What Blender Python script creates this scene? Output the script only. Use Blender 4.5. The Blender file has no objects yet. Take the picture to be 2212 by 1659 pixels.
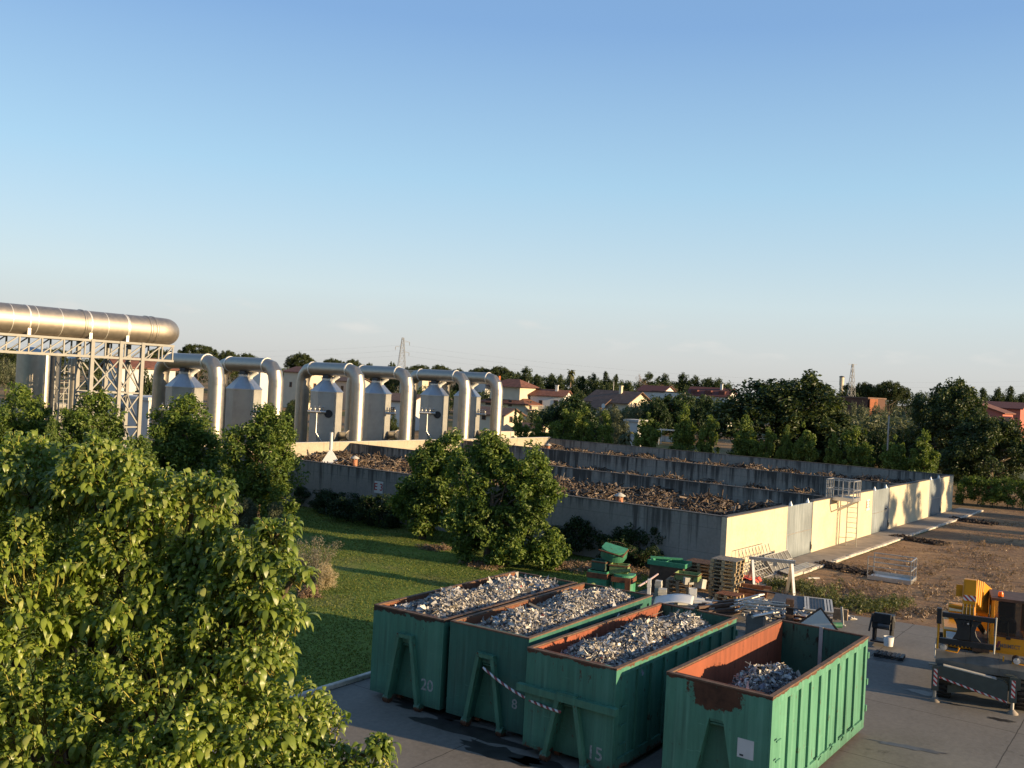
import bpy, math, random
import numpy as np
from mathutils import Vector, Matrix
from math import radians as R, sin, cos, pi, atan2, sqrt

# ------------------------------------------------------------------ camera, sky, sun, exposure
SC = bpy.context.scene
COL = SC.collection
CAM_H = 8.75
PITCH, ROLL = R(0.0208), R(2.958)
FPX, CX, CY = 2077.26, 1106.0, 829.5          # the photograph measured at 2212 x 1659
FW = Vector((0, cos(PITCH), sin(PITCH)))
_r0 = Vector((1, 0, 0)); _u0 = _r0.cross(FW)
RI = _r0 * cos(ROLL) + _u0 * sin(ROLL)
UP = -_r0 * sin(ROLL) + _u0 * cos(ROLL)
cam = bpy.data.cameras.new('camera')
cam.sensor_fit = 'HORIZONTAL'; cam.sensor_width = 36.0
cam.lens = 36.0 * FPX / 2212.0
cam.clip_start = 0.1; cam.clip_end = 9000
cob = bpy.data.objects.new('camera', cam); COL.objects.link(cob)
m = Matrix.Identity(4)
for i in range(3):
    m[i][0], m[i][1], m[i][2] = RI[i], UP[i], -FW[i]
m[2][3] = CAM_H
cob.matrix_world = m
SC.camera = cob

SUN_AZ, SUN_EL = R(-24.4), R(11.0)             # azimuth counted from +x
world = bpy.data.worlds.new('World'); SC.world = world; world.use_nodes = True
wn = world.node_tree
sky = wn.nodes.new('ShaderNodeTexSky'); sky.sky_type = 'NISHITA'; sky.sun_disc = False
sky.sun_elevation = SUN_EL; sky.sun_rotation = R(90) - SUN_AZ
sky.altitude = 50; sky.air_density = 1.0; sky.dust_density = 0.6; sky.ozone_density = 2.0
def _w(t, **kw):
    n = wn.nodes.new(t)
    for k, v in kw.items(): setattr(n, k, v)
    return n
tint = _w('ShaderNodeMix', data_type='RGBA', blend_type='MULTIPLY'); tint.inputs[0].default_value = 1.0
wn.links.new(sky.outputs[0], tint.inputs[6]); tint.inputs[7].default_value = (1.0, 1.0, 1.08, 1)
_tc = _w('ShaderNodeTexCoord'); _sp = _w('ShaderNodeSeparateXYZ'); wn.links.new(_tc.outputs['Generated'], _sp.inputs[0])
_mr = _w('ShaderNodeMapRange', interpolation_type='SMOOTHSTEP'); wn.links.new(_sp.outputs[2], _mr.inputs[0])
_mr.inputs[1].default_value = 0.0; _mr.inputs[2].default_value = 0.16; _mr.inputs[3].default_value = 0.92; _mr.inputs[4].default_value = 0.0
_nz = _w('ShaderNodeTexNoise'); _nz.inputs['Scale'].default_value = 5.0; _nz.inputs['Detail'].default_value = 6
_mp = _w('ShaderNodeMapping'); _mp.inputs['Scale'].default_value = (1, 1, 9); wn.links.new(_tc.outputs['Generated'], _mp.inputs[0]); wn.links.new(_mp.outputs[0], _nz.inputs['Vector'])
_cl = _w('ShaderNodeMapRange'); wn.links.new(_nz.outputs[0], _cl.inputs[0]); _cl.inputs[1].default_value = 0.55; _cl.inputs[2].default_value = 0.75; _cl.inputs[3].default_value = 1.0; _cl.inputs[4].default_value = 1.07
hz_ = _w('ShaderNodeMix', data_type='RGBA'); wn.links.new(_mr.outputs[0], hz_.inputs[0]); wn.links.new(tint.outputs[2], hz_.inputs[6])
_hc = _w('ShaderNodeMix', data_type='RGBA', blend_type='MULTIPLY'); _hc.inputs[0].default_value = 1.0; _hc.inputs[6].default_value = (2.95, 2.97, 2.86, 1); wn.links.new(_cl.outputs[0], _hc.inputs[7])
wn.links.new(_hc.outputs[2], hz_.inputs[7])
_cr = _w('ShaderNodeValToRGB'); wn.links.new(_sp.outputs[2], _cr.inputs[0]); _e = _cr.color_ramp.elements
for _i, (_p, _c) in enumerate([(0.0, (0.70, 0.69, 0.66)), (0.033, (0.765, 0.79, 0.785)), (0.09, (0.752, 0.895, 0.945)), (0.205, (0.50, 0.79, 1.01)), (0.35, (0.285, 0.516, 0.885)), (1.0, (0.13, 0.25, 0.50))]):
    if _i > 1: _e.new(_p)
    _e[_i].position = _p; _e[_i].color = (*_c, 1)
_s4 = _w('ShaderNodeVectorMath', operation='SCALE'); wn.links.new(_cr.outputs[0], _s4.inputs[0]); _s4.inputs[3].default_value = 4.0
_mx = _w('ShaderNodeMix', data_type='RGBA'); _mx.inputs[0].default_value = 0.82; wn.links.new(hz_.outputs[2], _mx.inputs[6]); wn.links.new(_s4.outputs[0], _mx.inputs[7])
_bd = _w('ShaderNodeValToRGB'); wn.links.new(_sp.outputs[2], _bd.inputs[0]); _b = _bd.color_ramp.elements
for _i, (_p, _v) in enumerate([(0.030, 0.0), (0.048, 1.0), (0.062, 1.0), (0.085, 0.0)]):
    if _i > 1: _b.new(_p)
    _b[_i].position = _p; _b[_i].color = (_v, _v, _v, 1)
_m2 = _w('ShaderNodeMapping'); _m2.inputs['Scale'].default_value = (1, 1, 3.5); wn.links.new(_tc.outputs['Generated'], _m2.inputs[0])
_n2 = _w('ShaderNodeTexNoise'); _n2.inputs['Scale'].default_value = 16.0; _n2.inputs['Detail'].default_value = 7; wn.links.new(_m2.outputs[0], _n2.inputs['Vector'])
_mc = _w('ShaderNodeMapRange'); wn.links.new(_n2.outputs[0], _mc.inputs[0]); _mc.inputs[1].default_value = 0.56; _mc.inputs[2].default_value = 0.75; _mc.inputs[3].default_value = 0.0; _mc.inputs[4].default_value = 0.55
_mm = _w('ShaderNodeMath', operation='MULTIPLY'); wn.links.new(_bd.outputs[0], _mm.inputs[0]); wn.links.new(_mc.outputs[0], _mm.inputs[1])
_wc = _w('ShaderNodeMix', data_type='RGBA'); wn.links.new(_mm.outputs[0], _wc.inputs[0]); wn.links.new(_mx.outputs[2], _wc.inputs[6]); _wc.inputs[7].default_value = (3.7, 3.65, 3.5, 1)
wn.links.new(_wc.outputs[2], wn.nodes['Background'].inputs[0])
wn.nodes['Background'].inputs[1].default_value = 0.11
sun = bpy.data.lights.new('sun', 'SUN'); sun.energy = 5.0; sun.angle = R(0.5)
sun.color = (1.0, 0.74, 0.43)
SUNV = Vector((cos(SUN_EL) * cos(SUN_AZ), cos(SUN_EL) * sin(SUN_AZ), sin(SUN_EL)))
sob = bpy.data.objects.new('sun', sun); COL.objects.link(sob)
sob.rotation_mode = 'QUATERNION'; sob.rotation_quaternion = (-SUNV).to_track_quat('-Z', 'Y')
SC.view_settings.view_transform = 'Standard'; SC.view_settings.look = 'None'
SC.view_settings.gamma = 1.0; SC.view_settings.exposure = 0.95
SC.cycles.max_bounces = 6; SC.cycles.transparent_max_bounces = 8
SC.cycles.use_denoising = True

# ------------------------------------------------------------------ survey helpers
def ray(px, py): return FW + RI * ((px - CX) / FPX) - UP * ((py - CY) / FPX)
def G(px, py, z=0.0):                          # point of the photograph on the level z
    d = ray(px, py); return Vector((0, 0, CAM_H)) + d * ((z - CAM_H) / d.z)
def W(px, py, y):                              # point of the photograph y metres in front of the camera
    d = ray(px, py); return Vector((0, 0, CAM_H)) + d * (y / d.y)
def ground_at(px, y):
    p = W(px, CY + 0.0517 * (px - CX), y); return Vector((p.x, y, 0))
LA = 0.92128                                   # bearing of the basin's gate front
LV = Vector((cos(LA), sin(LA), 0)); NV = Vector((sin(LA), -cos(LA), 0))
NB = Vector((10.46, 45.31, 0))                 # near corner of the basin
def B2W(x, y, z=0): return NB + LV * x - NV * y + Vector((0, 0, z))

# ------------------------------------------------------------------ object helpers
def prop(o, label=None, cat=None, group=None, kind=None):
    if label: o['label'] = label
    if cat: o['category'] = cat
    if group: o['group'] = group
    if kind: o['kind'] = kind
    return o
def thing(name, label, cat, loc=(0, 0, 0), rz=0.0, group=None):
    o = bpy.data.objects.new(name, None); COL.objects.link(o)
    o.empty_display_size = 0.3
    o.location = loc; o.rotation_euler = (0, 0, rz)
    return prop(o, label, cat, group)
def copy_tree(o, parent=None):
    c = o.copy(); COL.objects.link(c); c.parent = parent
    for ch in list(o.children): copy_tree(ch, c)
    return c
def link(name, me, mats, parent=None, loc=None, rz=None):
    for mm in (mats if isinstance(mats, (list, tuple)) else [mats]): me.materials.append(mm)
    o = bpy.data.objects.new(name, me); COL.objects.link(o)
    if parent is not None: o.parent = parent
    if loc is not None: o.location = loc
    if rz is not None: o.rotation_euler = (0, 0, rz)
    return o

class MB:
    """collects faces and builds ONE mesh object"""
    def __init__(s): s.v = []; s.f = []; s.m = []; s.sm = []
    def add(s, vs, fs, mi=0, smooth=False):
        b = len(s.v); s.v += [tuple(q) for q in vs]
        for k, f in enumerate(fs):
            s.f.append([b + i for i in f]); s.m.append(mi[k] if isinstance(mi, (list, tuple)) else mi); s.sm.append(smooth)
        return s
    def box(s, x0, x1, y0, y1, z0, z1, mi=0, fm=None, M=None):
        vs = [(x0, y0, z0), (x1, y0, z0), (x1, y1, z0), (x0, y1, z0), (x0, y0, z1), (x1, y0, z1), (x1, y1, z1), (x0, y1, z1)]
        fs = [(0, 3, 2, 1), (4, 5, 6, 7), (0, 1, 5, 4), (1, 2, 6, 5), (2, 3, 7, 6), (3, 0, 4, 7)]
        ks = ['-z', '+z', '-y', '+x', '+y', '-x']
        ms = [(fm or {}).get(k, mi) for k in ks]
        if M is not None: vs = [M @ Vector(q) for q in vs]
        return s.add(vs, fs, ms)
    def bar(s, p, q, w, h=None, mi=0, up=(0, 0, 1)):       # square bar from p to q
        p, q = Vector(p), Vector(q); h = h or w
        d = (q - p); L = d.length
        if L < 1e-6: return s
        d /= L; u = Vector(up)
        if abs(d.dot(u)) > 0.97: u = Vector((1, 0, 0)) if abs(d.x) < 0.9 else Vector((0, 1, 0))
        a = d.cross(u).normalized(); b = a.cross(d).normalized()
        M = Matrix(((d.x, a.x, b.x, p.x), (d.y, a.y, b.y, p.y), (d.z, a.z, b.z, p.z), (0, 0, 0, 1)))
        return s.box(0, L, -w / 2, w / 2, -h / 2, h / 2, mi, M=M)
    def tube(s, pts, r, n=10, mi=0, caps=True, smooth=True):
        pts = [Vector(p) for p in pts]; k = len(pts)
        rr = r if isinstance(r, (list, tuple)) else [r] * k
        ref = None; vs = []
        for i in range(k):
            d = (pts[min(i + 1, k - 1)] - pts[max(i - 1, 0)])
            if d.length < 1e-9: d = Vector((0, 0, 1))
            d.normalize()
            if ref is None:
                ref = Vector((0, 0, 1)) if abs(d.z) < 0.9 else Vector((1, 0, 0))
            a = (ref - d * ref.dot(d)).normalized(); b = d.cross(a); ref = a
            # mitre: widen where the path bends
            for j in range(n):
                t = 2 * pi * j / n
                vs.append(pts[i] + (a * cos(t) + b * sin(t)) * rr[i])
        fs = []
        for i in range(k - 1):
            for j in range(n):
                j2 = (j + 1) % n
                fs.append((i * n + j, i * n + j2, (i + 1) * n + j2, (i + 1) * n + j))
        s.add(vs, fs, mi, smooth)
        if caps:
            s.add(vs[:n], [tuple(range(n - 1, -1, -1))], mi); s.add(vs[-n:], [tuple(range(n))], mi)
        return s
    def lathe(s, prof, c=(0, 0, 0), axis='z', n=20, mi=0, smooth=True, M=None, a0=0.0):
        vs = []; c = Vector(c)
        for (r, h) in prof:
            for j in range(n):
                t = a0 + 2 * pi * j / n; x, y = r * cos(t), r * sin(t)
                q = {'z': (x, y, h), 'y': (x, h, y), 'x': (h, x, y)}[axis]
                q = Vector(q) + c
                vs.append(M @ q if M is not None else q)
        fs = []
        for i in range(len(prof) - 1):
            for j in range(n):
                j2 = (j + 1) % n
                fs.append((i * n + j, i * n + j2, (i + 1) * n + j2, (i + 1) * n + j))
        s.add(vs, fs, mi, smooth)
        if prof[0][0] > 1e-4: s.add(vs[:n], [tuple(range(n - 1, -1, -1))], mi)
        if prof[-1][0] > 1e-4: s.add(vs[-n:], [tuple(range(n))], mi)
        return s
    def prism(s, poly, a, b, plane='xz', mi=0, M=None):      # polygon extruded from a to b along the third axis
        def P(u, v, w): return {'xz': (u, w, v), 'xy': (u, v, w), 'yz': (w, u, v)}[plane]
        n = len(poly)
        vs = [P(u, v, a) for u, v in poly] + [P(u, v, b) for u, v in poly]
        if M is not None: vs = [M @ Vector(q) for q in vs]
        fs = [tuple(range(n)), tuple(range(2 * n - 1, n - 1, -1))]
        for i in range(n): fs.append((i, n + i, n + (i + 1) % n, (i + 1) % n))
        return s.add(vs, fs, mi)
    def mesh(s, name, fix=True):
        me = bpy.data.meshes.new(name); me.from_pydata(s.v, [], s.f)
        me.polygons.foreach_set('material_index', s.m); me.polygons.foreach_set('use_smooth', s.sm)
        if fix:
            import bmesh
            bm = bmesh.new(); bm.from_mesh(me); bmesh.ops.recalc_face_normals(bm, faces=bm.faces[:]); bm.to_mesh(me); bm.free()
        me.update(); return me
    def build(s, name, mats, parent=None, loc=None, rz=None, bevel=0):
        o = link(name, s.mesh(name), mats, parent, loc, rz)
        if bevel:
            b = o.modifiers.new('bevel', 'BEVEL'); b.width = bevel; b.segments = 1; b.limit_method = 'ANGLE'
        return o

def np_mesh(name, V, F, smooth=False):
    """V (n,3), F (m,4) integer quads"""
    V = np.ascontiguousarray(V, dtype=np.float32); F = np.ascontiguousarray(F, dtype=np.int32)
    me = bpy.data.meshes.new(name); me.vertices.add(len(V)); me.vertices.foreach_set('co', V.ravel())
    k = F.shape[1]
    me.loops.add(F.size); me.loops.foreach_set('vertex_index', F.ravel())
    me.polygons.add(len(F)); me.polygons.foreach_set('loop_start', np.arange(0, F.size, k, dtype=np.int32))
    me.polygons.foreach_set('loop_total', np.full(len(F), k, dtype=np.int32))
    me.polygons.foreach_set('use_smooth', np.full(len(F), smooth))
    me.update(calc_edges=True); me.validate(); return me
def unit(a): return a / np.maximum(np.linalg.norm(a, axis=-1, keepdims=True), 1e-9)
def boxes_np(C, A, B, h):
    """oriented boxes: centres C, unit axes A,B, half sizes h (n,3)"""
    Cx = np.cross(A, B); n = len(C); V = np.empty((n, 8, 3))
    sg = [(-1, -1, -1), (1, -1, -1), (1, 1, -1), (-1, 1, -1), (-1, -1, 1), (1, -1, 1), (1, 1, 1), (-1, 1, 1)]
    for i, (a, b, c) in enumerate(sg):
        V[:, i] = C + A * (a * h[:, :1]) + B * (b * h[:, 1:2]) + Cx * (c * h[:, 2:3])
    q = np.array([(0, 3, 2, 1), (4, 5, 6, 7), (0, 1, 5, 4), (1, 2, 6, 5), (2, 3, 7, 6), (3, 0, 4, 7)])
    F = (np.arange(n)[:, None, None] * 8 + q[None]).reshape(-1, 4)
    return V.reshape(-1, 3), F
def rand_dirs(rng, n): return unit(rng.normal(size=(n, 3)))
def perp(rng, D):
    a = rng.normal(size=D.shape); a -= D * (a * D).sum(-1, keepdims=True); return unit(a)

# ------------------------------------------------------------------ materials
def nodes(name):
    mt = bpy.data.materials.new(name); mt.use_nodes = True
    return mt, mt.node_tree, mt.node_tree.nodes['Principled BSDF']
def N(nt, t, **kw):
    n = nt.nodes.new(t)
    for k, v in kw.items():
        if k.startswith('_'): n.inputs[k[1:]].default_value = v
        else: setattr(n, k, v)
    return n
def c4(c): return (c[0], c[1], c[2], 1.0)
def ramp(nt, fac, stops, interp='LINEAR'):
    r = nt.nodes.new('ShaderNodeValToRGB'); r.color_ramp.interpolation = interp
    e = r.color_ramp.elements
    while len(e) < len(stops): e.new(0.5)
    for i, (p, c) in enumerate(stops): e[i].position = p; e[i].color = c4(c) if len(c) == 3 else c
    nt.links.new(fac, r.inputs[0]); return r.outputs[0]
def mix(nt, f, a, b, mode='MIX'):
    n = nt.nodes.new('ShaderNodeMix'); n.data_type = 'RGBA'; n.blend_type = mode
    for k, v in ((0, f), (6, a), (7, b)):
        if hasattr(v, 'is_output'): nt.links.new(v, n.inputs[k])
        else: n.inputs[k].default_value = v if k == 0 else c4(v)
    return n.outputs[2]
def math_(nt, op, a, b=None, c=None):
    n = nt.nodes.new('ShaderNodeMath'); n.operation = op
    for k, v in enumerate((a, b, c)):
        if v is None: continue
        if hasattr(v, 'is_output'): nt.links.new(v, n.inputs[k])
        else: n.inputs[k].default_value = v
    return n.outputs[0]
def coords(nt, kind='Object', scale=(1, 1, 1), rot=(0, 0, 0)):
    tc = nt.nodes.new('ShaderNodeTexCoord'); mp = nt.nodes.new('ShaderNodeMapping')
    mp.inputs['Scale'].default_value = scale; mp.inputs['Rotation'].default_value = rot
    if kind == 'Geometry':
        g = nt.nodes.new('ShaderNodeNewGeometry'); nt.links.new(g.outputs['Position'], mp.inputs[0])
    else: nt.links.new(tc.outputs[kind], mp.inputs[0])
    return mp.outputs[0]
def noise(nt, vec, scale=5, detail=4, rough=0.55, out='Fac', dist=0.0):
    n = N(nt, 'ShaderNodeTexNoise', _Scale=scale, _Detail=detail, _Roughness=rough, _Distortion=dist)
    nt.links.new(vec, n.inputs['Vector']); return n.outputs[out]
def bump(nt, bs, h, strength=0.3, dist=0.02):
    b = N(nt, 'ShaderNodeBump', _Strength=strength, _Distance=dist)
    nt.links.new(h, b.inputs['Height']); nt.links.new(b.outputs[0], bs.inputs['Normal'])
def setc(nt, bs, c, rough=0.6, metal=0.0, spec=0.5):
    if hasattr(c, 'is_output'): nt.links.new(c, bs.inputs['Base Color'])
    else: bs.inputs['Base Color'].default_value = c4(c)
    bs.inputs['Roughness'].default_value = rough; bs.inputs['Metallic'].default_value = metal
    bs.inputs['Specular IOR Level'].default_value = spec

def M_plain(name, c, rough=0.6, metal=0.0, var=0.18, scale=4.0, bmp=0.0, spec=0.4, dirt=None, dirt_amt=0.4):
    mt, nt, bs = nodes(name); v = coords(nt)
    n1 = noise(nt, v, scale, 5); lo = [x * (1 - var) for x in c]; hi = [min(1, x * (1 + var)) for x in c]
    col = ramp(nt, n1, [(0.3, lo), (0.7, hi)])
    if dirt:
        n2 = noise(nt, coords(nt, scale=(1, 1, 0.35)), scale * 0.8, 8, 0.7)
        col = mix(nt, ramp(nt, n2, [(0.62 - dirt_amt * 0.25, (0, 0, 0)), (0.72, (1, 1, 1))]), col, dirt)
    setc(nt, bs, col, rough, metal, spec)
    if bmp: bump(nt, bs, noise(nt, v, scale * 6, 4), bmp, 0.01)
    return mt
def M_island(name, stops, rough=0.6, metal=0.0, spec=0.4, soft=False, dark=0.25):
    """a colour of its own for every loose piece"""
    mt, nt, bs = nodes(name); g = nt.nodes.new('ShaderNodeNewGeometry')
    col = ramp(nt, g.outputs['Random Per Island'], stops, 'LINEAR' if soft else 'CONSTANT')
    n1 = noise(nt, coords(nt), 9, 4)
    col = mix(nt, 1.0, col, ramp(nt, n1, [(0.3, (1 - dark,) * 3), (0.7, (1, 1, 1))]), 'MULTIPLY')
    setc(nt, bs, col, rough, metal, spec); return mt
def M_leaf(name, stops, trans=0.35, rough=0.5, spec=0.35, tint=(1.25, 1.3, 0.6)):
    mt, nt, bs = nodes(name); g = nt.nodes.new('ShaderNodeNewGeometry')
    col = ramp(nt, g.outputs['Random Per Island'], stops)
    n1 = noise(nt, coords(nt), 0.55, 3)
    col = mix(nt, 1.0, col, ramp(nt, n1, [(0.3, (0.72, 0.75, 0.8)), (0.7, (1.2, 1.15, 1.0))]), 'MULTIPLY')
    setc(nt, bs, col, rough, 0, spec)
    tr = nt.nodes.new('ShaderNodeBsdfTranslucent')
    nt.links.new(mix(nt, 1.0, col, tint, 'MULTIPLY'), tr.inputs[0])
    ms = nt.nodes.new('ShaderNodeMixShader'); ms.inputs[0].default_value = trans
    nt.links.new(bs.outputs[0], ms.inputs[1]); nt.links.new(tr.outputs[0], ms.inputs[2])
    nt.links.new(ms.outputs[0], nt.nodes['Material Output'].inputs[0]); return mt
def M_steel(name, c=(0.55, 0.52, 0.48), rough=0.32, var=0.08, streak=(1, 1, 1), rv=0.08):
    mt, nt, bs = nodes(name); v = coords(nt, scale=streak)
    n1 = noise(nt, v, 3, 5)
    setc(nt, bs, ramp(nt, n1, [(0.3, [x * (1 - var) for x in c]), (0.7, [x * (1 + var) for x in c])]), rough, 1.0)
    nt.links.new(math_(nt, 'MULTIPLY_ADD', n1, rv * 2, rough - rv), bs.inputs['Roughness'])
    return mt
def M_concrete(name, c, streak=0.5, stain=(0.06, 0.055, 0.05), top=3.0, panel=0.0, rough=0.85, deep=1.2):
    """concrete with dark runs of dirt hanging from the top edge and blotches"""
    mt, nt, bs = nodes(name); v = coords(nt)
    n1 = noise(nt, v, 0.7, 6, 0.6); n2 = noise(nt, v, 7, 4)
    col = ramp(nt, n1, [(0.25, [x * 0.75 for x in c]), (0.75, [x * 1.15 for x in c])])
    col = mix(nt, 0.25, col, ramp(nt, n2, [(0.3, [x * 0.6 for x in c]), (0.7, [x * 1.3 for x in c])]))
    sp = nt.nodes.new('ShaderNodeSeparateXYZ'); nt.links.new(v, sp.inputs[0])
    st = noise(nt, coords(nt, scale=(3.2, 3.2, 0.12)), 1.0, 6, 0.65)
    bl = noise(nt, v, 0.35, 3)
    drop = math_(nt, 'MULTIPLY', math_(nt, 'SUBTRACT', top, sp.outputs[2]), 1.0 / deep)       # 0 at the top edge
    thr = math_(nt, 'ADD', math_(nt, 'MULTIPLY', drop, 0.20), 0.60 - 0.30 * streak)
    thr = math_(nt, 'ADD', thr, math_(nt, 'MULTIPLY', math_(nt, 'SUBTRACT', 0.5, bl), 0.55))
    fac = math_(nt, 'MULTIPLY', math_(nt, 'SUBTRACT', st, thr), 6.0)
    cl = nt.nodes.new('ShaderNodeClamp'); nt.links.new(fac, cl.inputs[0])
    col = mix(nt, math_(nt, 'MULTIPLY', cl.outputs[0], 0.85 if streak > 0 else 0), col, stain)
    if panel:
        px = math_(nt, 'PINGPONG', math_(nt, 'ADD', sp.outputs[0], sp.outputs[1]), panel / 2)
        pz = math_(nt, 'PINGPONG', sp.outputs[2], 0.6)
        ln = math_(nt, 'MINIMUM', math_(nt, 'LESS_THAN', px, 0.02), 1)
        lz = math_(nt, 'LESS_THAN', pz, 0.012)
        col = mix(nt, math_(nt, 'MULTIPLY', math_(nt, 'MAXIMUM', ln, lz), 0.45), col, [x * 0.35 for x in c])
    setc(nt, bs, col, rough, 0, 0.25); bump(nt, bs, n2, 0.25, 0.01); return mt
def M_paint(name, c, rust=(0.082, 0.034, 0.017), W_=2.43, top=2.55, rt=0.0, rb=0.0, patch=None, chips=0.25, rough=0.5, pale=0.0):
    """paint with rust creeping from the top and bottom edges, chips, and one rust patch (x, z, rx, rz)"""
    mt, nt, bs = nodes(name); v = coords(nt)
    n1 = noise(nt, v, 1.2, 5); n2 = noise(nt, coords(nt, scale=(1, 1, 0.45)), 5.5, 8, 0.68); n3 = noise(nt, v, 3.5, 6, 0.7)
    col = ramp(nt, n1, [(0.25, [x * 0.8 for x in c]), (0.75, [min(1, x * 1.18) for x in c])])
    if pale: col = mix(nt, math_(nt, 'MULTIPLY', ramp(nt, noise(nt, coords(nt, scale=(6, 6, 0.3)), 1, 5), [(0.5, (0, 0, 0)), (0.8, (1, 1, 1))]), pale), col, [min(1, x * 1.5 + 0.1) for x in c])
    sp = nt.nodes.new('ShaderNodeSeparateXYZ'); nt.links.new(v, sp.inputs[0]); x, y, z = sp.outputs
    thr = 0.70 - chips * 0.2
    f = math_(nt, 'MULTIPLY', math_(nt, 'SUBTRACT', n2, thr), 14.0)
    def grow(f, e): return math_(nt, 'MAXIMUM', f, math_(nt, 'MULTIPLY', math_(nt, 'ADD', e, math_(nt, 'MULTIPLY', math_(nt, 'SUBTRACT', n3, 0.5), 2.0)), 8.0))
    if rt: f = grow(f, math_(nt, 'SUBTRACT', 0.5, math_(nt, 'MULTIPLY', math_(nt, 'SUBTRACT', top, z), 1 / rt)))
    if rb: f = grow(f, math_(nt, 'SUBTRACT', 0.5, math_(nt, 'MULTIPLY', z, 1 / rb)))
    if patch:
        a = math_(nt, 'MULTIPLY', math_(nt, 'SUBTRACT', x, patch[0]), 1 / patch[2]); b = math_(nt, 'MULTIPLY', math_(nt, 'SUBTRACT', z, patch[1]), 1 / patch[3])
        rr = math_(nt, 'ADD', math_(nt, 'MULTIPLY', a, a), math_(nt, 'MULTIPLY', b, b))
        f = grow(f, math_(nt, 'ADD', math_(nt, 'MULTIPLY', math_(nt, 'SUBTRACT', 1.0, rr), 0.8), math_(nt, 'MULTIPLY', math_(nt, 'SUBTRACT', n2, 0.5), 2.2)))
    cl = nt.nodes.new('ShaderNodeClamp'); nt.links.new(f, cl.inputs[0])
    rc = ramp(nt, n3, [(0.3, [q * 0.5 for q in rust]), (0.7, [q * 1.5 for q in rust])])
    gr = noise(nt, coords(nt, scale=(7, 7, 0.35)), 1.0, 7, 0.7); big = noise(nt, v, 0.6, 3)
    gf = math_(nt, 'MULTIPLY', ramp(nt, math_(nt, 'MULTIPLY_ADD', big, 0.5, math_(nt, 'MULTIPLY', gr, 0.6)), [(0.52, (0, 0, 0)), (0.68, (1, 1, 1))]), 0.55)
    col = mix(nt, gf, col, [q * 0.33 + 0.004 for q in c])
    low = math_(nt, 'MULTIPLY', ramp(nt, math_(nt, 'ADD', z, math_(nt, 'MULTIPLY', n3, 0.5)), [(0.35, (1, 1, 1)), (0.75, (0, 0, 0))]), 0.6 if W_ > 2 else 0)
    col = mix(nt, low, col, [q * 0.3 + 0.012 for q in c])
    scr = noise(nt, coords(nt, scale=(1.2, 1.2, 9), rot=(0.5, 0.3, 0)), 2.2, 3, 0.5)
    col = mix(nt, math_(nt, 'MULTIPLY', ramp(nt, scr, [(0.70, (0, 0, 0)), (0.73, (1, 1, 1))]), 0.35), col, [min(1, q * 1.6 + 0.05) for q in c])
    setc(nt, bs, mix(nt, cl.outputs[0], col, rc), rough, 0, 0.4)
    nt.links.new(math_(nt, 'MULTIPLY_ADD', cl.outputs[0], 0.35, rough), bs.inputs['Roughness'])
    bump(nt, bs, math_(nt, 'MULTIPLY_ADD', noise(nt, v, 1.7, 2), 6.0, n3), 0.25, 0.012); return mt
def M_stripe(name, c1, c2, freq=6.0, ax=(1, 0, 1)):
    mt, nt, bs = nodes(name); sp = nt.nodes.new('ShaderNodeSeparateXYZ'); nt.links.new(coords(nt), sp.inputs[0])
    s = math_(nt, 'ADD', math_(nt, 'MULTIPLY', sp.outputs[0], ax[0]), math_(nt, 'ADD', math_(nt, 'MULTIPLY', sp.outputs[1], ax[1]), math_(nt, 'MULTIPLY', sp.outputs[2], ax[2])))
    f = math_(nt, 'GREATER_THAN', math_(nt, 'FRACT', math_(nt, 'MULTIPLY', s, freq)), 0.5)
    setc(nt, bs, mix(nt, f, c1, c2), 0.5); return mt

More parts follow.
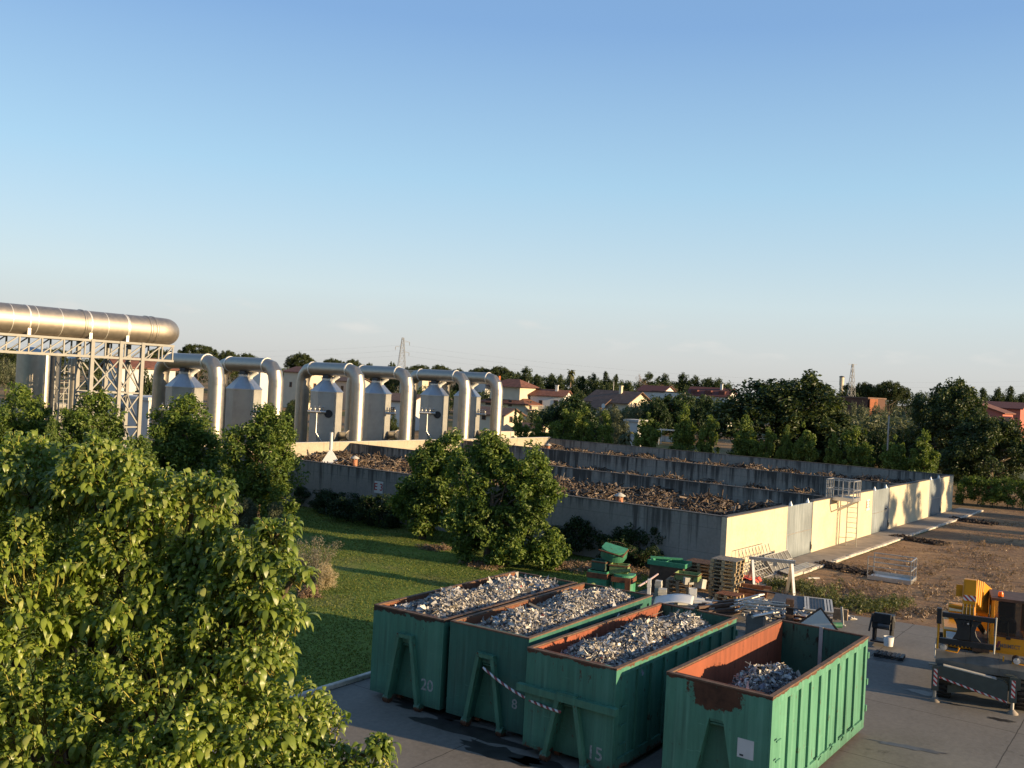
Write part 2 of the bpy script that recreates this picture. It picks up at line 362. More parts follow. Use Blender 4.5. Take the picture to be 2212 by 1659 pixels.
GRN = (0.058, 0.190, 0.130)
CONC = (0.27, 0.25, 0.22)
MT = dict(
    conc=M_concrete('basin concrete', CONC, 0.55, panel=5.0, deep=1.6), conc_dark=M_concrete('partition concrete', (0.28, 0.26, 0.225), 0.80, stain=(0.030, 0.028, 0.026), panel=5.0, deep=2.2),
    cream=M_concrete('cream painted front', (0.57, 0.49, 0.34), 0.12, stain=(0.36, 0.30, 0.21)),
    gate=M_paint('blue grey gate sheet', (0.235, 0.265, 0.275), chips=-0.6, pale=0.6, rough=0.4),
    cap=M_plain('dark wall top', (0.10, 0.09, 0.08), 0.9),
    slab=M_plain('path concrete', (0.24, 0.20, 0.16), 0.9, var=0.25, scale=1.2, bmp=0.2),
    kerb=M_plain('worn kerb', (0.48, 0.43, 0.36), 0.9, var=0.3, scale=2.5, bmp=0.3),
    white=M_plain('white paint', (0.60, 0.59, 0.56), 0.55, var=0.06), offwhite=M_plain('weathered white', (0.40, 0.385, 0.345), 0.6, var=0.15),
    red=M_plain('red sign paint', (0.32, 0.03, 0.03), 0.6), orange_sheet=M_plain('orange red sheet', (0.62, 0.08, 0.04), 0.6, var=0.2),
    galv=M_steel('galvanised steel', (0.52, 0.51, 0.49), 0.45), steel=M_steel('stainless cladding', (0.40, 0.36, 0.30), 0.47, streak=(1, 1, 1)),
    duct=M_steel('duct cladding', (0.46, 0.40, 0.325), 0.54, var=0.05), duct_edge=M_plain('bright cladding seam', (0.78, 0.74, 0.66), 0.45, metal=0.6),
    tank=M_plain('grey plastic coated tank', (0.36, 0.35, 0.32), 0.45, metal=0.35, var=0.1, scale=1.5, dirt=(0.30, 0.29, 0.27), dirt_amt=0.3),
    truss=M_plain('pale grey steelwork', (0.24, 0.232, 0.21), 0.55, metal=0.1, var=0.08),
    black=M_plain('black steel', (0.018, 0.018, 0.020), 0.5, var=0.3), dark=M_plain('dark grey', (0.05, 0.052, 0.056), 0.6, var=0.25),
    rubber=M_plain('tyre rubber', (0.030, 0.028, 0.025), 0.85, var=0.3, scale=12), rust=M_plain('rusty steel', (0.15, 0.055, 0.025), 0.85, var=0.45, scale=5, bmp=0.3),
    brown=M_plain('brown sheet metal', (0.085, 0.048, 0.030), 0.7, var=0.35), wood=M_plain('weathered pallet wood', (0.26, 0.18, 0.11), 0.85, var=0.3, scale=8),
    greypal=M_plain('grey plastic slat', (0.155, 0.14, 0.115), 0.7, var=0.25, scale=6), tanpal=M_plain('tan slat edge', (0.42, 0.30, 0.16), 0.8, var=0.25, scale=6),
    rim=M_plain('rust brown rim', (0.13, 0.075, 0.045), 0.8, var=0.4, scale=6),
    oxide=M_paint('red oxide lining', (0.27, 0.075, 0.034), rust=(0.09, 0.035, 0.02), chips=0.45, rough=0.75),
    rustlining=M_paint('brown rusty lining', (0.20, 0.075, 0.035), rust=(0.06, 0.03, 0.02), chips=0.5, rough=0.85),
    greenin=M_paint('green inside wall', (0.045, 0.13, 0.085), rust=(0.03, 0.02, 0.012), chips=0.6, rough=0.75),
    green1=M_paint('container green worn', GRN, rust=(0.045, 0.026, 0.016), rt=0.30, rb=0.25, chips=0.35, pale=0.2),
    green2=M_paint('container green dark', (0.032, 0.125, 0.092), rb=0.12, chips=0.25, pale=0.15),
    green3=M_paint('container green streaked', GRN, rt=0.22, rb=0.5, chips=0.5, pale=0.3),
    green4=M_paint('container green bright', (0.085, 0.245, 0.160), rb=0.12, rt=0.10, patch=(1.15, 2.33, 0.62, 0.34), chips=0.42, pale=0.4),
    greenbar=M_paint('container bar green', (0.07, 0.20, 0.13), rb=0.3, chips=0.4),
    stencil=M_plain('faded white stencil', (0.27, 0.29, 0.28), 0.8, var=0.45, scale=14),
    green=M_paint('scrap green paint', (0.05, 0.235, 0.125), chips=0.5, rough=0.5), palegreen=M_paint('faded green paint', (0.25, 0.34, 0.12), chips=0.7, rough=0.6),
    yellow=M_plain('machine yellow', (0.60, 0.255, 0.012), 0.42, var=0.1, scale=2, dirt=(0.30, 0.13, 0.02), dirt_amt=0.2), amber=M_plain('amber lens', (0.85, 0.16, 0.01), 0.25),
    mudgrey=M_plain('dark grey guard', (0.125, 0.120, 0.108), 0.6, var=0.25, scale=3), beam=M_plain('outrigger grey green', (0.060, 0.070, 0.062), 0.5, var=0.12),
    lamp=M_plain('lamp glass', (0.75, 0.76, 0.78), 0.12, metal=0.7), purple=M_plain('faded maroon mark', (0.16, 0.035, 0.055), 0.5), ltgrey=M_plain('faded grey mark', (0.13, 0.11, 0.10), 0.5),
    hazard=M_stripe('red white tape', (0.62, 0.60, 0.57), (0.42, 0.03, 0.03), 7.0, (1, 0, 1)), hazard2=M_stripe('red white tape thin', (0.62, 0.60, 0.57), (0.25, 0.05, 0.05), 5.0, (1, 1, 1)),
    terracotta=M_plain('terracotta pipe', (0.42, 0.17, 0.09), 0.8), bark=M_plain('bark', (0.10, 0.075, 0.050), 0.9, var=0.4, scale=7, bmp=0.5),
    stem=M_plain('young yellow green stem', (0.30, 0.27, 0.06), 0.6), palmbark=M_plain('palm trunk', (0.17, 0.12, 0.08), 0.9, var=0.35, scale=9),
    roof=M_plain('terracotta tiles', (0.155, 0.062, 0.038), 0.85, var=0.35, scale=1.5), roofbrown=M_plain('brown tiles', (0.13, 0.078, 0.055), 0.85, var=0.3, scale=1.5), roofred=M_plain('dark red tiles', (0.115, 0.040, 0.032), 0.85, var=0.3),
    wall=M_plain('cream render', (0.54, 0.47, 0.35), 0.9, var=0.07, scale=0.6), wallwhite=M_plain('white render', (0.55, 0.54, 0.51), 0.9, var=0.05, scale=0.6), wallgrey=M_plain('grey render', (0.42, 0.40, 0.37), 0.9, var=0.1, scale=0.6),
    pink=M_plain('pink render', (0.40, 0.125, 0.090), 0.9, var=0.07, scale=0.6), orangewall=M_plain('orange render', (0.45, 0.12, 0.04), 0.9, var=0.1), rustwall=M_plain('rusty orange render', (0.26, 0.085, 0.035), 0.9), darkbrick=M_plain('dark brown wall', (0.10, 0.05, 0.035), 0.9),
    pane=M_plain('dark window', (0.02, 0.022, 0.025), 0.15), shutter=M_plain('brown shutter', (0.17, 0.085, 0.045), 0.7), pylon=M_plain('dull galvanised lattice', (0.20, 0.20, 0.20), 0.6), fieldwall=M_plain('boundary wall render', (0.40, 0.33, 0.23), 0.9, var=0.2, scale=0.7),
)
gm, gnt, gbs = nodes('cab glass'); setc(gnt, gbs, (0.012, 0.016, 0.018), 0.04, 0, 0.6); gbs.inputs['Alpha'].default_value = 0.62; MT['glass'] = gm
MT['chips'] = M_island('wood waste', [(0, (0.055, 0.038, 0.027)), (0.2, (0.12, 0.080, 0.053)), (0.38, (0.20, 0.140, 0.092)), (0.58, (0.09, 0.065, 0.048)), (0.74, (0.29, 0.215, 0.150)), (0.88, (0.18, 0.155, 0.130))], 0.9, dark=0.45)
MT['chipbed'] = M_plain('wood waste bed', (0.070, 0.046, 0.030), 0.95, var=0.5, scale=2.5, bmp=0.6)
MT['scrap'] = M_island('shredded metal', [(0, (0.46, 0.43, 0.39)), (0.30, (0.62, 0.57, 0.48)), (0.46, (0.22, 0.22, 0.23)), (0.60, (0.70, 0.66, 0.60)), (0.72, (0.10, 0.10, 0.11)), (0.84, (0.42, 0.36, 0.29)), (0.945, (0.30, 0.33, 0.40)), (0.985, (0.42, 0.07, 0.04)), (0.991, (0.55, 0.42, 0.30))], 0.5, 0.15, dark=0.35)
MT['scrapbed'] = M_plain('scrap bed', (0.09, 0.09, 0.095), 0.6, metal=0.4, var=0.5, scale=9)
LEAF = dict(
    fore=M_leaf('large glossy leaves', [(0, (0.125, 0.19, 0.03)), (0.45, (0.22, 0.295, 0.048)), (0.8, (0.31, 0.375, 0.075)), (1, (0.41, 0.45, 0.14))], 0.48, 0.38, 0.5),
    mid=M_leaf('camphor leaves', [(0, (0.046, 0.086, 0.017)), (0.5, (0.100, 0.158, 0.028)), (1, (0.19, 0.24, 0.05))], 0.32),
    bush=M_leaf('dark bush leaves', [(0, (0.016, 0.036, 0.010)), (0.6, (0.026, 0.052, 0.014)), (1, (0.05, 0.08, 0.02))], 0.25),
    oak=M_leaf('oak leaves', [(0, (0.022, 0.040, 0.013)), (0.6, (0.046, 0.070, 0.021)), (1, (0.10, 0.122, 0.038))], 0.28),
    row=M_leaf('alder leaves', [(0, (0.066, 0.108, 0.020)), (0.6, (0.135, 0.185, 0.036)), (1, (0.22, 0.265, 0.065))], 0.34),
    pine=M_leaf('pine needles', [(0, (0.028, 0.044, 0.012)), (0.6, (0.048, 0.066, 0.016)), (1, (0.075, 0.088, 0.022))], 0.2),
    olive=M_leaf('olive leaves', [(0, (0.070, 0.085, 0.045)), (0.6, (0.105, 0.120, 0.066)), (1, (0.16, 0.165, 0.095))], 0.25),
    cyp=M_leaf('cypress scales', [(0, (0.016, 0.032, 0.012)), (1, (0.035, 0.055, 0.018))], 0.15),
    palm=M_leaf('palm fronds', [(0, (0.060, 0.070, 0.020)), (1, (0.12, 0.11, 0.035))], 0.2),
    dry=M_leaf('bare twigs', [(0, (0.17, 0.115, 0.080)), (1, (0.28, 0.19, 0.13))], 0.2), hay=M_leaf('dry grass tuft', [(0, (0.34, 0.27, 0.17)), (1, (0.56, 0.47, 0.33))], 0.3),
    grey=M_leaf('grey twigs', [(0, (0.13, 0.12, 0.09)), (1, (0.24, 0.22, 0.16))], 0.2), weed=M_leaf('weeds', [(0, (0.060, 0.080, 0.020)), (0.7, (0.11, 0.125, 0.035)), (1, (0.20, 0.17, 0.07))], 0.3),
)

# ------------------------------------------------------------------ ground, lawn, yard, path
def sheet(name, pts, z, mt, parent_rz=0.0, origin=(0, 0, 0)):
    me = bpy.data.meshes.new(name)
    Rm = Matrix.Rotation(-parent_rz, 4, 'Z'); O = Vector(origin)
    vs = [Rm @ (Vector((p[0], p[1], 0)) - Vector((O.x, O.y, 0))) for p in pts]
    me.from_pydata([(v.x, v.y, 0) for v in vs], [], [tuple(range(len(vs)))]); me.update()
    if me.polygons[0].normal.z < 0: me.flip_normals()
    me.materials.append(mt)
    o = bpy.data.objects.new(name, me); COL.objects.link(o); o.location = (O.x, O.y, z); o.rotation_euler = (0, 0, parent_rz)
    return o
def M_ground():
    mt, nt, bs = nodes('dry country ground'); v = coords(nt, 'Geometry')
    big = noise(nt, v, 0.018, 5, 0.6); medn = noise(nt, v, 0.22, 6, 0.65); fine = noise(nt, v, 3.0, 6, 0.7)
    dry = ramp(nt, fine, [(0.25, (0.15, 0.088, 0.042)), (0.6, (0.30, 0.19, 0.095)), (0.85, (0.42, 0.30, 0.17))])
    grn = ramp(nt, fine, [(0.3, (0.045, 0.058, 0.018)), (0.8, (0.13, 0.125, 0.045))])
    col = mix(nt, ramp(nt, big, [(0.46, (0, 0, 0)), (0.56, (1, 1, 1))]), dry, grn)
    col = mix(nt, math_(nt, 'MULTIPLY', ramp(nt, medn, [(0.55, (0, 0, 0)), (0.68, (1, 1, 1))]), 0.6), col, (0.12, 0.075, 0.042))
    setc(nt, bs, col, 0.95, 0, 0.15); bump(nt, bs, fine, 0.5, 0.08); return mt
def M_dirt():
    mt, nt, bs = nodes('scraped dirt with dry grass'); v = coords(nt, 'Geometry'); vl = coords(nt, 'Geometry', scale=(0.35, 1.3, 1), rot=(0, 0, R(25)))
    a = noise(nt, v, 0.30, 6, 0.65); s = noise(nt, vl, 1.6, 7, 0.72); f = noise(nt, v, 6, 6, 0.75)
    soil = ramp(nt, f, [(0.25, (0.12, 0.074, 0.046)), (0.55, (0.225, 0.140, 0.083)), (0.82, (0.33, 0.22, 0.135))])
    straw = ramp(nt, f, [(0.25, (0.21, 0.125, 0.062)), (0.6, (0.38, 0.245, 0.13)), (0.85, (0.52, 0.37, 0.21))])
    col = mix(nt, ramp(nt, math_(nt, 'MULTIPLY_ADD', s, 0.6, math_(nt, 'MULTIPLY', a, 0.5)), [(0.50, (0, 0, 0)), (0.66, (1, 1, 1))]), soil, straw)
    b = noise(nt, v, 0.9, 8, 0.7)
    col = mix(nt, ramp(nt, b, [(0.60, (0, 0, 0)), (0.68, (0.8, 0.8, 0.8))]), col, (0.085, 0.052, 0.033))
    setc(nt, bs, col, 0.97, 0, 0.1); bump(nt, bs, math_(nt, 'ADD', f, math_(nt, 'MULTIPLY', b, 1.5)), 0.7, 0.08); return mt
def M_lawn():
    mt, nt, bs = nodes('mown lawn'); v = coords(nt, 'Geometry'); a = noise(nt, v, 0.22, 5, 0.6); f = noise(nt, v, 9, 6, 0.75); b = noise(nt, v, 1.4, 5, 0.65)
    g = ramp(nt, f, [(0.2, (0.055, 0.085, 0.014)), (0.55, (0.14, 0.19, 0.032)), (0.85, (0.24, 0.28, 0.06))])
    dry = ramp(nt, f, [(0.3, (0.16, 0.12, 0.05)), (0.8, (0.34, 0.25, 0.12))])
    col = mix(nt, math_(nt, 'MULTIPLY', ramp(nt, a, [(0.54, (0, 0, 0)), (0.72, (1, 1, 1))]), 0.65), g, dry)
    col = mix(nt, math_(nt, 'MULTIPLY', ramp(nt, b, [(0.56, (0, 0, 0)), (0.70, (1, 1, 1))]), 0.45), col, (0.045, 0.062, 0.015))
    setc(nt, bs, col, 0.9, 0, 0.15); bump(nt, bs, f, 0.8, 0.05); return mt
def M_yard():
    mt, nt, bs = nodes('yard concrete'); v = coords(nt); sp = nt.nodes.new('ShaderNodeSeparateXYZ'); nt.links.new(v, sp.inputs[0])
    a = noise(nt, v, 0.35, 6, 0.65); f = noise(nt, v, 7, 6, 0.7); w = noise(nt, v, 1.5, 4)
    col = ramp(nt, a, [(0.25, (0.115, 0.105, 0.088)), (0.5, (0.175, 0.160, 0.135)), (0.8, (0.235, 0.212, 0.178))])
    col = mix(nt, 0.35, col, ramp(nt, f, [(0.3, (0.09, 0.078, 0.064)), (0.7, (0.25, 0.215, 0.175))]))
    jx = math_(nt, 'PINGPONG', math_(nt, 'ADD', sp.outputs[0], math_(nt, 'MULTIPLY', w, 0.06)), 2.4); jy = math_(nt, 'PINGPONG', math_(nt, 'ADD', sp.outputs[1], math_(nt, 'MULTIPLY', w, 0.06)), 2.6)
    j = math_(nt, 'LESS_THAN', math_(nt, 'MINIMUM', jx, jy), 0.014)
    col = mix(nt, math_(nt, 'MULTIPLY', j, 0.8), col, (0.035, 0.030, 0.025))
    st = noise(nt, v, 0.8, 7, 0.7); col = mix(nt, ramp(nt, st, [(0.62, (0, 0, 0)), (0.70, (0.75, 0.75, 0.75))]), col, (0.05, 0.043, 0.036))
    setc(nt, bs, col, 0.85, 0, 0.3); bump(nt, bs, f, 0.25, 0.01); return mt
gr = sheet('ground', [(-6000, -300), (6000, -300), (6000, 7000), (-6000, 7000)], 0.0, M_ground()); prop(gr, kind='structure')
EDGE_A, EDGE_B = Vector((13.6, 39.9, 0)), Vector((17.2, 38.05, 0))      # rear edge of the concrete yard
ed = (EDGE_B - EDGE_A).normalized(); yn = Vector((sin(R(54.5)), -cos(R(54.5)), 0)); yl = Vector((cos(R(54.5)), sin(R(54.5)), 0))
K0 = Vector((-4.0, 27.3, 0)) - yn * 0.15
yard = [K0 - yl * 40, K0 + yl * 11.0, EDGE_A - ed * 7.5, EDGE_A + ed * 60, Vector((60, -20, 0)), Vector((-10, -20, 0))]
dirt = [EDGE_A - ed * 7.6, B2W(-1.0, -2.05), B2W(58, -2.05), Vector((110, 60, 0)), EDGE_A + ed * 90]
o = sheet('dirt_ground', dirt, 0.004, M_dirt()); prop(o, kind='structure')
lawn = [K0 - yl * 40, K0 + yl * 11.0, EDGE_A - ed * 7.6, B2W(-1.0, -2.05), B2W(0, 0), B2W(0, 45), Vector((-60, 80, 0)), Vector((-60, 10, 0))]
o = sheet('lawn', lawn, 0.008, M_lawn()); prop(o, kind='structure')
o = sheet('yard_pavement', yard, 0.012, M_yard(), R(54.5), K0); prop(o, kind='structure')
b = MB(); b.box(-42, 11, -0.0, 0.16, 0, 0.14); o = b.build('yard_kerb', MT['kerb'], None, K0, R(54.5), 0.02); prop(o, kind='structure')
b = MB(); b.box(-0.6, 47.5, -1.75, -0.02, 0, 0.13); o = b.build('path', MT['slab'], None, NB, LA, 0.02); prop(o, kind='structure')
b = MB(); rng = random.Random(4); x = -0.6
while x < 47:
    w = rng.uniform(0.6, 1.4); dy = rng.uniform(-0.04, 0.03); b.box(x, min(x + w - 0.02, 47.4), -1.93 + dy, -1.76, 0, 0.13 + rng.uniform(-0.03, 0.02)); x += w
o = b.build('path_kerb', MT['kerb'], None, NB, LA, 0.015); prop(o, kind='structure')

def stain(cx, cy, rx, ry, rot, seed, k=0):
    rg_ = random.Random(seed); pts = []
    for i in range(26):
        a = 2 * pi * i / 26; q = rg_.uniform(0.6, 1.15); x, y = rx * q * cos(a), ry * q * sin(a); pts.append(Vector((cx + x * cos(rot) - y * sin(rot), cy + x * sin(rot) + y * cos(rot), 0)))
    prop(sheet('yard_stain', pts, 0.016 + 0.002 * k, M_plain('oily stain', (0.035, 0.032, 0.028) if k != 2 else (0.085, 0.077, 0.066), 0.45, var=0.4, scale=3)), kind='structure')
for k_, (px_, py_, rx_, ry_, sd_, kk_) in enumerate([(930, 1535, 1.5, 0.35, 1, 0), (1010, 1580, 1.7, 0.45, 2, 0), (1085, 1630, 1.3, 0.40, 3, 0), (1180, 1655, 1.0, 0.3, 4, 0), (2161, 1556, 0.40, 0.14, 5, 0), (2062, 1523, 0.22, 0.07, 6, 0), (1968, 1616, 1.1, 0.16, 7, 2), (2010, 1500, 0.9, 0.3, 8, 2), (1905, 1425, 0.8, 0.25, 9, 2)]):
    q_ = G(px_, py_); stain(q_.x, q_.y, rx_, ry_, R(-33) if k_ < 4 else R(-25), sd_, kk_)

# ------------------------------------------------------------------ the concrete basin with three bays of wood waste
BX = [0.0, 14.9, 29.8, 44.73]; BD = 41.4; TH = 0.25; WH = 3.0
basin = thing('biofilter_basin', 'long roofless concrete basin with three bays and a cream front with blue grey gates', 'concrete basin', NB, LA)
b = MB(); b.box(0, TH, 0.28, BD, 0, WH); b.box(-0.02, TH + 0.02, 0.28, BD, WH, WH + 0.04, 1); b.build('outer_wall', [MT['conc'], MT['cap']], basin)['label'] = 'grey concrete side wall facing the lawn'
b = MB(); b.box(BX[3] - TH, BX[3], 0.28, BD, 0, WH); b.box(BX[3] - TH - 0.02, BX[3] + 0.02, 0.28, BD, WH, WH + 0.04, 1); b.build('outer_wall', [MT['conc'], MT['cap']], basin)
for k in (1, 2):
    b = MB(); b.box(BX[k] - 0.1, BX[k] + 0.15, 0.28, BD - 0.003, 0, WH - 0.006); b.box(BX[k] - 0.12, BX[k] + 0.17, 0.28, BD - 0.003, WH - 0.006, WH + 0.03, 1)
    b.build('partition_wall', [MT['conc_dark'], MT['cap']], basin)
b = MB(); b.box(-0.05, BX[3] + 0.05, BD, BD + 0.3, 0, WH + 0.12); b.box(-0.08, BX[3] + 0.08, BD - 0.05, BD + 0.34, WH + 0.12, WH + 0.17, 1); b.build('end_wall', [M_concrete('end wall concrete', (0.40, 0.34, 0.25), 0.3, stain=(0.2, 0.17, 0.13), panel=5.0), MT['offwhite']], basin)
GATES = [(7.6, 11.45), (22.5, 26.35), (36.95, 40.8)]
b = MB(); xs = [0.0] + [v for g in GATES for v in g] + [44.73]
for i in range(0, 8, 2):
    b.box(xs[i], xs[i + 1], 0, 0.28, 0, WH); b.box(xs[i] - 0.0, xs[i + 1], -0.03, 0.30, WH, WH + 0.05, 1)
b.build('front_wall', [MT['cream'], MT['cap']], basin)
for (g0, g1) in GATES:
    b = MB(); b.box(g0 + 0.02, g1 - 0.02, 0.03, 0.12, 0.05, WH - 0.02)
    for zz in (1.45,): b.box(g0 + 0.02, g1 - 0.02, 0.005, 0.03, zz - 0.02, zz + 0.03, 1)
    for xx in (g0 + 0.05, g1 - 0.05): b.box(xx - 0.03, xx + 0.03, 0.004, 0.03, 0.06, WH - 0.05, 1)
    for xx in (g0 + 0.6, g1 - 0.7): b.lathe([(0.10, WH - 0.01), (0.09, WH + 0.05), (0.03, WH + 0.22)], (xx, 0.08, 0), n=8, mi=1)
    g = b.build('gate', [MT['gate'], MT['galv']], basin)
    b = MB(); b.box(g1 - 0.16, g1 - 0.10, -0.03, 0.004, 0.25, 0.75); b.tube([(g1 - 0.13, -0.06, 0.35), (g1 - 0.13, -0.06, 0.6)], 0.02, 6); b.build('gate_latch', MT['dark'], g)
def text(name, s, size, mt, parent, loc, rot, ext=0.004, align='CENTER', sx=1.0):
    cu = bpy.data.curves.new(name, 'FONT'); cu.body = s; cu.size = size; cu.extrude = ext; cu.align_x = align; cu.align_y = 'CENTER'; cu.offset = size * 0.012
    tmp = bpy.data.objects.new(name, cu); COL.objects.link(tmp); bpy.context.view_layer.update()
    me = bpy.data.meshes.new_from_object(tmp.evaluated_get(bpy.context.evaluated_depsgraph_get())); bpy.data.objects.remove(tmp)
    o = link(name, me, mt, parent, loc); o.rotation_euler = rot; o.scale = (sx, 1, 1); return o
sg = thing('wall_sign', 'square white sign reading E 3 in red on the shaded concrete wall above the bushes', 'sign', B2W(-0.006, 23.0, 2.0), LA - R(90))
b = MB(); b.box(-0.36, 0.36, -0.03, 0, -0.36, 0.36); b.build('sign_board', MT['white'], sg)
text('sign_lettering', 'E 3', 0.62, MT['red'], sg, (0, -0.034, -0.0), (R(90), 0, 0))
sg = thing('wall_sign', 'small white sign with faint red E 3 on the cream front right of the ladder', 'sign', B2W(21.5, -0.006, 2.13), LA)
b = MB(); b.box(-0.36, 0.36, -0.03, 0, -0.36, 0.36); b.build('sign_board', MT['white'], sg)
text('sign_lettering', 'E 3', 0.62, M_plain('faded red paint', (0.70, 0.25, 0.15), 0.6), sg, (0, -0.034, 0.0), (R(90), 0, 0))

def heap(name, label, x0, x1, y0, y1, zf, seed, n, size, mats, cell=0.35, bent=False, parent=None, flat=0.5):
    """heightfield bed plus thousands of loose pieces: nobody could count them"""
    rng = np.random.default_rng(seed)
    nx, ny = max(3, int((x1 - x0) / cell)), max(3, int((y1 - y0) / cell))
    xs = np.linspace(x0, x1, nx); ys = np.linspace(y0, y1, ny); X, Y = np.meshgrid(xs, ys, indexing='ij')
    Z = zf(X, Y) + rng.normal(0, size[0] * 0.12, X.shape)
    V = np.stack([X, Y, Z], -1).reshape(-1, 3); idx = np.arange(nx * ny).reshape(nx, ny)
    F = np.stack([idx[:-1, :-1], idx[1:, :-1], idx[1:, 1:], idx[:-1, 1:]], -1).reshape(-1, 4)
    px = rng.uniform(x0 + 0.05, x1 - 0.05, n); py = rng.uniform(y0 + 0.05, y1 - 0.05, n)
    L = size[0] * rng.lognormal(-0.05, 0.38, n)
    C = np.stack([px, py, zf(px, py) + rng.uniform(-0.1, 0.9, n) * np.minimum(L, size[0] * 1.4) * 0.5], -1)
    A = rand_dirs(rng, n); A[:, 2] *= flat; A = unit(A); B = perp(rng, A)
    if bent:
        Cn = np.cross(A, B); w = L * rng.uniform(0.2, 0.6, n) * 0.5; k = rng.uniform(0.1, 0.9, n)[:, None]; lg = rng.uniform(size=n); L = np.where(lg < .035, L * 2.8, np.where(lg < .045, L * 1.9, L)); w = np.where(lg < .035, w * .45, np.where(lg < .045, w * 2.0, w)); L2 = (L * 0.5)[:, None]; w = w[:, None]
        tw = rng.normal(0, 0.5, (n, 1))
        P = [C - A * L2 - B * w, C - A * L2 + B * w * 0.8, C + Cn * L2 * k - B * w, C + Cn * L2 * k + B * w, C + A * L2 - B * w * 0.7 + Cn * L2 * tw, C + A * L2 + B * w]
        V2 = np.stack(P, 1).reshape(-1, 3); q = np.array([(0, 1, 3, 2), (2, 3, 5, 4)]); F2 = (np.arange(n)[:, None, None] * 6 + q[None]).reshape(-1, 4)
    else:
        h = np.stack([L * 0.5, size[1] * rng.uniform(0.4, 1.2, n), size[2] * rng.uniform(0.5, 1.2, n)], -1)
        V2, F2 = boxes_np(C, A, B, h)
    me = np_mesh(name, np.concatenate([V, V2]), np.concatenate([F, F2 + len(V)]))
    mi = np.ones(len(me.polygons), dtype=np.int32); mi[:len(F)] = 0; me.polygons.foreach_set('material_index', mi)
    o = link(name, me, mats, parent); return prop(o, label, 'heap', None, 'stuff')
def wood_z(base, k):
    def f(x, y): return base + 0.15 * np.sin(x * 0.9 + k) * np.sin(y * 0.55 + 2 * k) + 0.16 * np.sin(x * 2.1 + 1.3 * y + k) + 0.12 * np.sin(y * 1.7 - x * 0.8)
    return f
for k, (zb, lab) in enumerate([(1.95, 'broken brown wood filling the basin bay nearest the lawn'), (1.45, 'low broken wood in the middle basin bay between stained walls'), (1.85, 'broken wood in the farthest basin bay below the tree row')]):
    o = heap('wood_waste', lab, BX[k] + 0.3, BX[k + 1] - 0.3, 0.35, BD - 0.1, wood_z(zb, k * 1.7 + 0.4), 11 + k, 20000, (0.48, 0.045, 0.022), [MT['chipbed'], MT['chips']], 0.5, flat=0.42)
    o.location = NB; o.rotation_euler = (0, 0, LA)

# vents standing in the wood waste
def vent(px, py, k, label, s=0.66):
    # meet the ray with the wood level of bay k
    zb = [2.30, 1.8, 2.20][k]; p = G(px, py, zb)
    t = thing('vent_chimney', label, 'vent', p, 0, 'terracotta vents in the wood waste'); b = MB(); b.lathe([(0.30 * s, -0.3), (0.30 * s, 0.55 * s)], n=14); b.build('pipe', MT['terracotta'], t)
    b = MB(); b.lathe([(0.50 * s, 0.66 * s), (0.50 * s, 0.72 * s), (0.06, 0.95 * s)], n=14)
    for a in range(4): b.bar((0.27 * s * cos(a * pi / 2), 0.27 * s * sin(a * pi / 2), 0.5 * s), (0.3 * s * cos(a * pi / 2), 0.3 * s * sin(a * pi / 2), 0.7 * s), 0.05)
    b.build('cap', MT['offwhite'], t)
vent(1338, 1088, 0, 'terracotta vent with pale cap amid the nearest wood, right of the lawn tree')
vent(766, 1003, 0, 'small terracotta vent with pale cap right of the white pyramid hood')
vent(1184, 971, 2, 'small terracotta vent in the farthest wood bay')
hp = G(713, 1001, 2.2); t = thing('suction_hood', 'white pyramid hood with a tall thin pipe standing in the wood waste', 'hood', hp, LA, None)
b = MB(); b.lathe([(0.95, -0.2), (0.95, 0.0), (0.12, 1.0)], n=4, smooth=False); b.build('hood', MT['white'], t); b = MB(); b.tube([(0, 0, 0.9), (0, 0, 2.3)], 0.12, 10); b.build('pipe', MT['white'], t)

# access ladder and platform on the gate front (x along the front, -y outwards)
lad = thing('access_ladder', 'grey steel platform with railings and a ladder on the cream wall', 'ladder', B2W(14.5, 0, 0), LA)
b = MB(); b.box(0, 1.25, -1.25, -0.01, 2.92, 2.97); b.box(0, 1.25, -1.29, -1.25, 2.90, 3.12); b.box(-0.04, 0, -1.29, -0.01, 2.90, 3.12); b.box(1.25, 1.29, -1.29, -0.01, 2.90, 3.12)
b.bar((0.0, -0.02, 2.2), (0.0, -1.2, 2.88), 0.08); b.bar((1.25, -0.02, 2.2), (1.25, -1.2, 2.88), 0.08); b.build('platform', MT['galv'], lad)
b = MB()
for (x, y) in ((0, -1.25), (0, -0.62), (0, 0.05), (0.62, -1.25), (1.25, -1.25), (1.25, -0.62), (1.25, 0.05), (0.62, 0.35), (0.3, 0.35), (1.25, 0.35), (0, 0.35)): b.bar((x, y, 2.97), (x, y, 4.1), 0.05)
for z in (3.55, 4.1):
    for p, q in (((0, -1.25), (1.25, -1.25)), ((0, -1.25), (0, 0.35)), ((1.25, -1.25), (1.25, 0.35)), ((0, 0.35), (1.25, 0.35))): b.bar((p[0], p[1], z), (q[0], q[1], z), 0.05)
b.build('railing', MT['galv'], lad)
b = MB()
for y in (-1.12, -0.52): b.bar((1.34, y, 0.1), (1.34, y, 4.0), 0.055)
for k in range(10): b.tube([(1.34, -1.12, 0.35 + 0.3 * k), (1.34, -0.52, 0.35 + 0.3 * k)], 0.016, 6)
b.build('ladder', MT['galv'], lad)
b = MB(); b.bar((1.34, -0.1, 0.1), (1.34, -0.1, 2.9), 0.05); b.bar((1.34, -0.1, 0.6), (1.34, -0.52, 0.6), 0.04); b.bar((1.34, -0.1, 2.5), (1.34, -0.52, 2.5), 0.04); b.build('post', MT['galv'], lad)

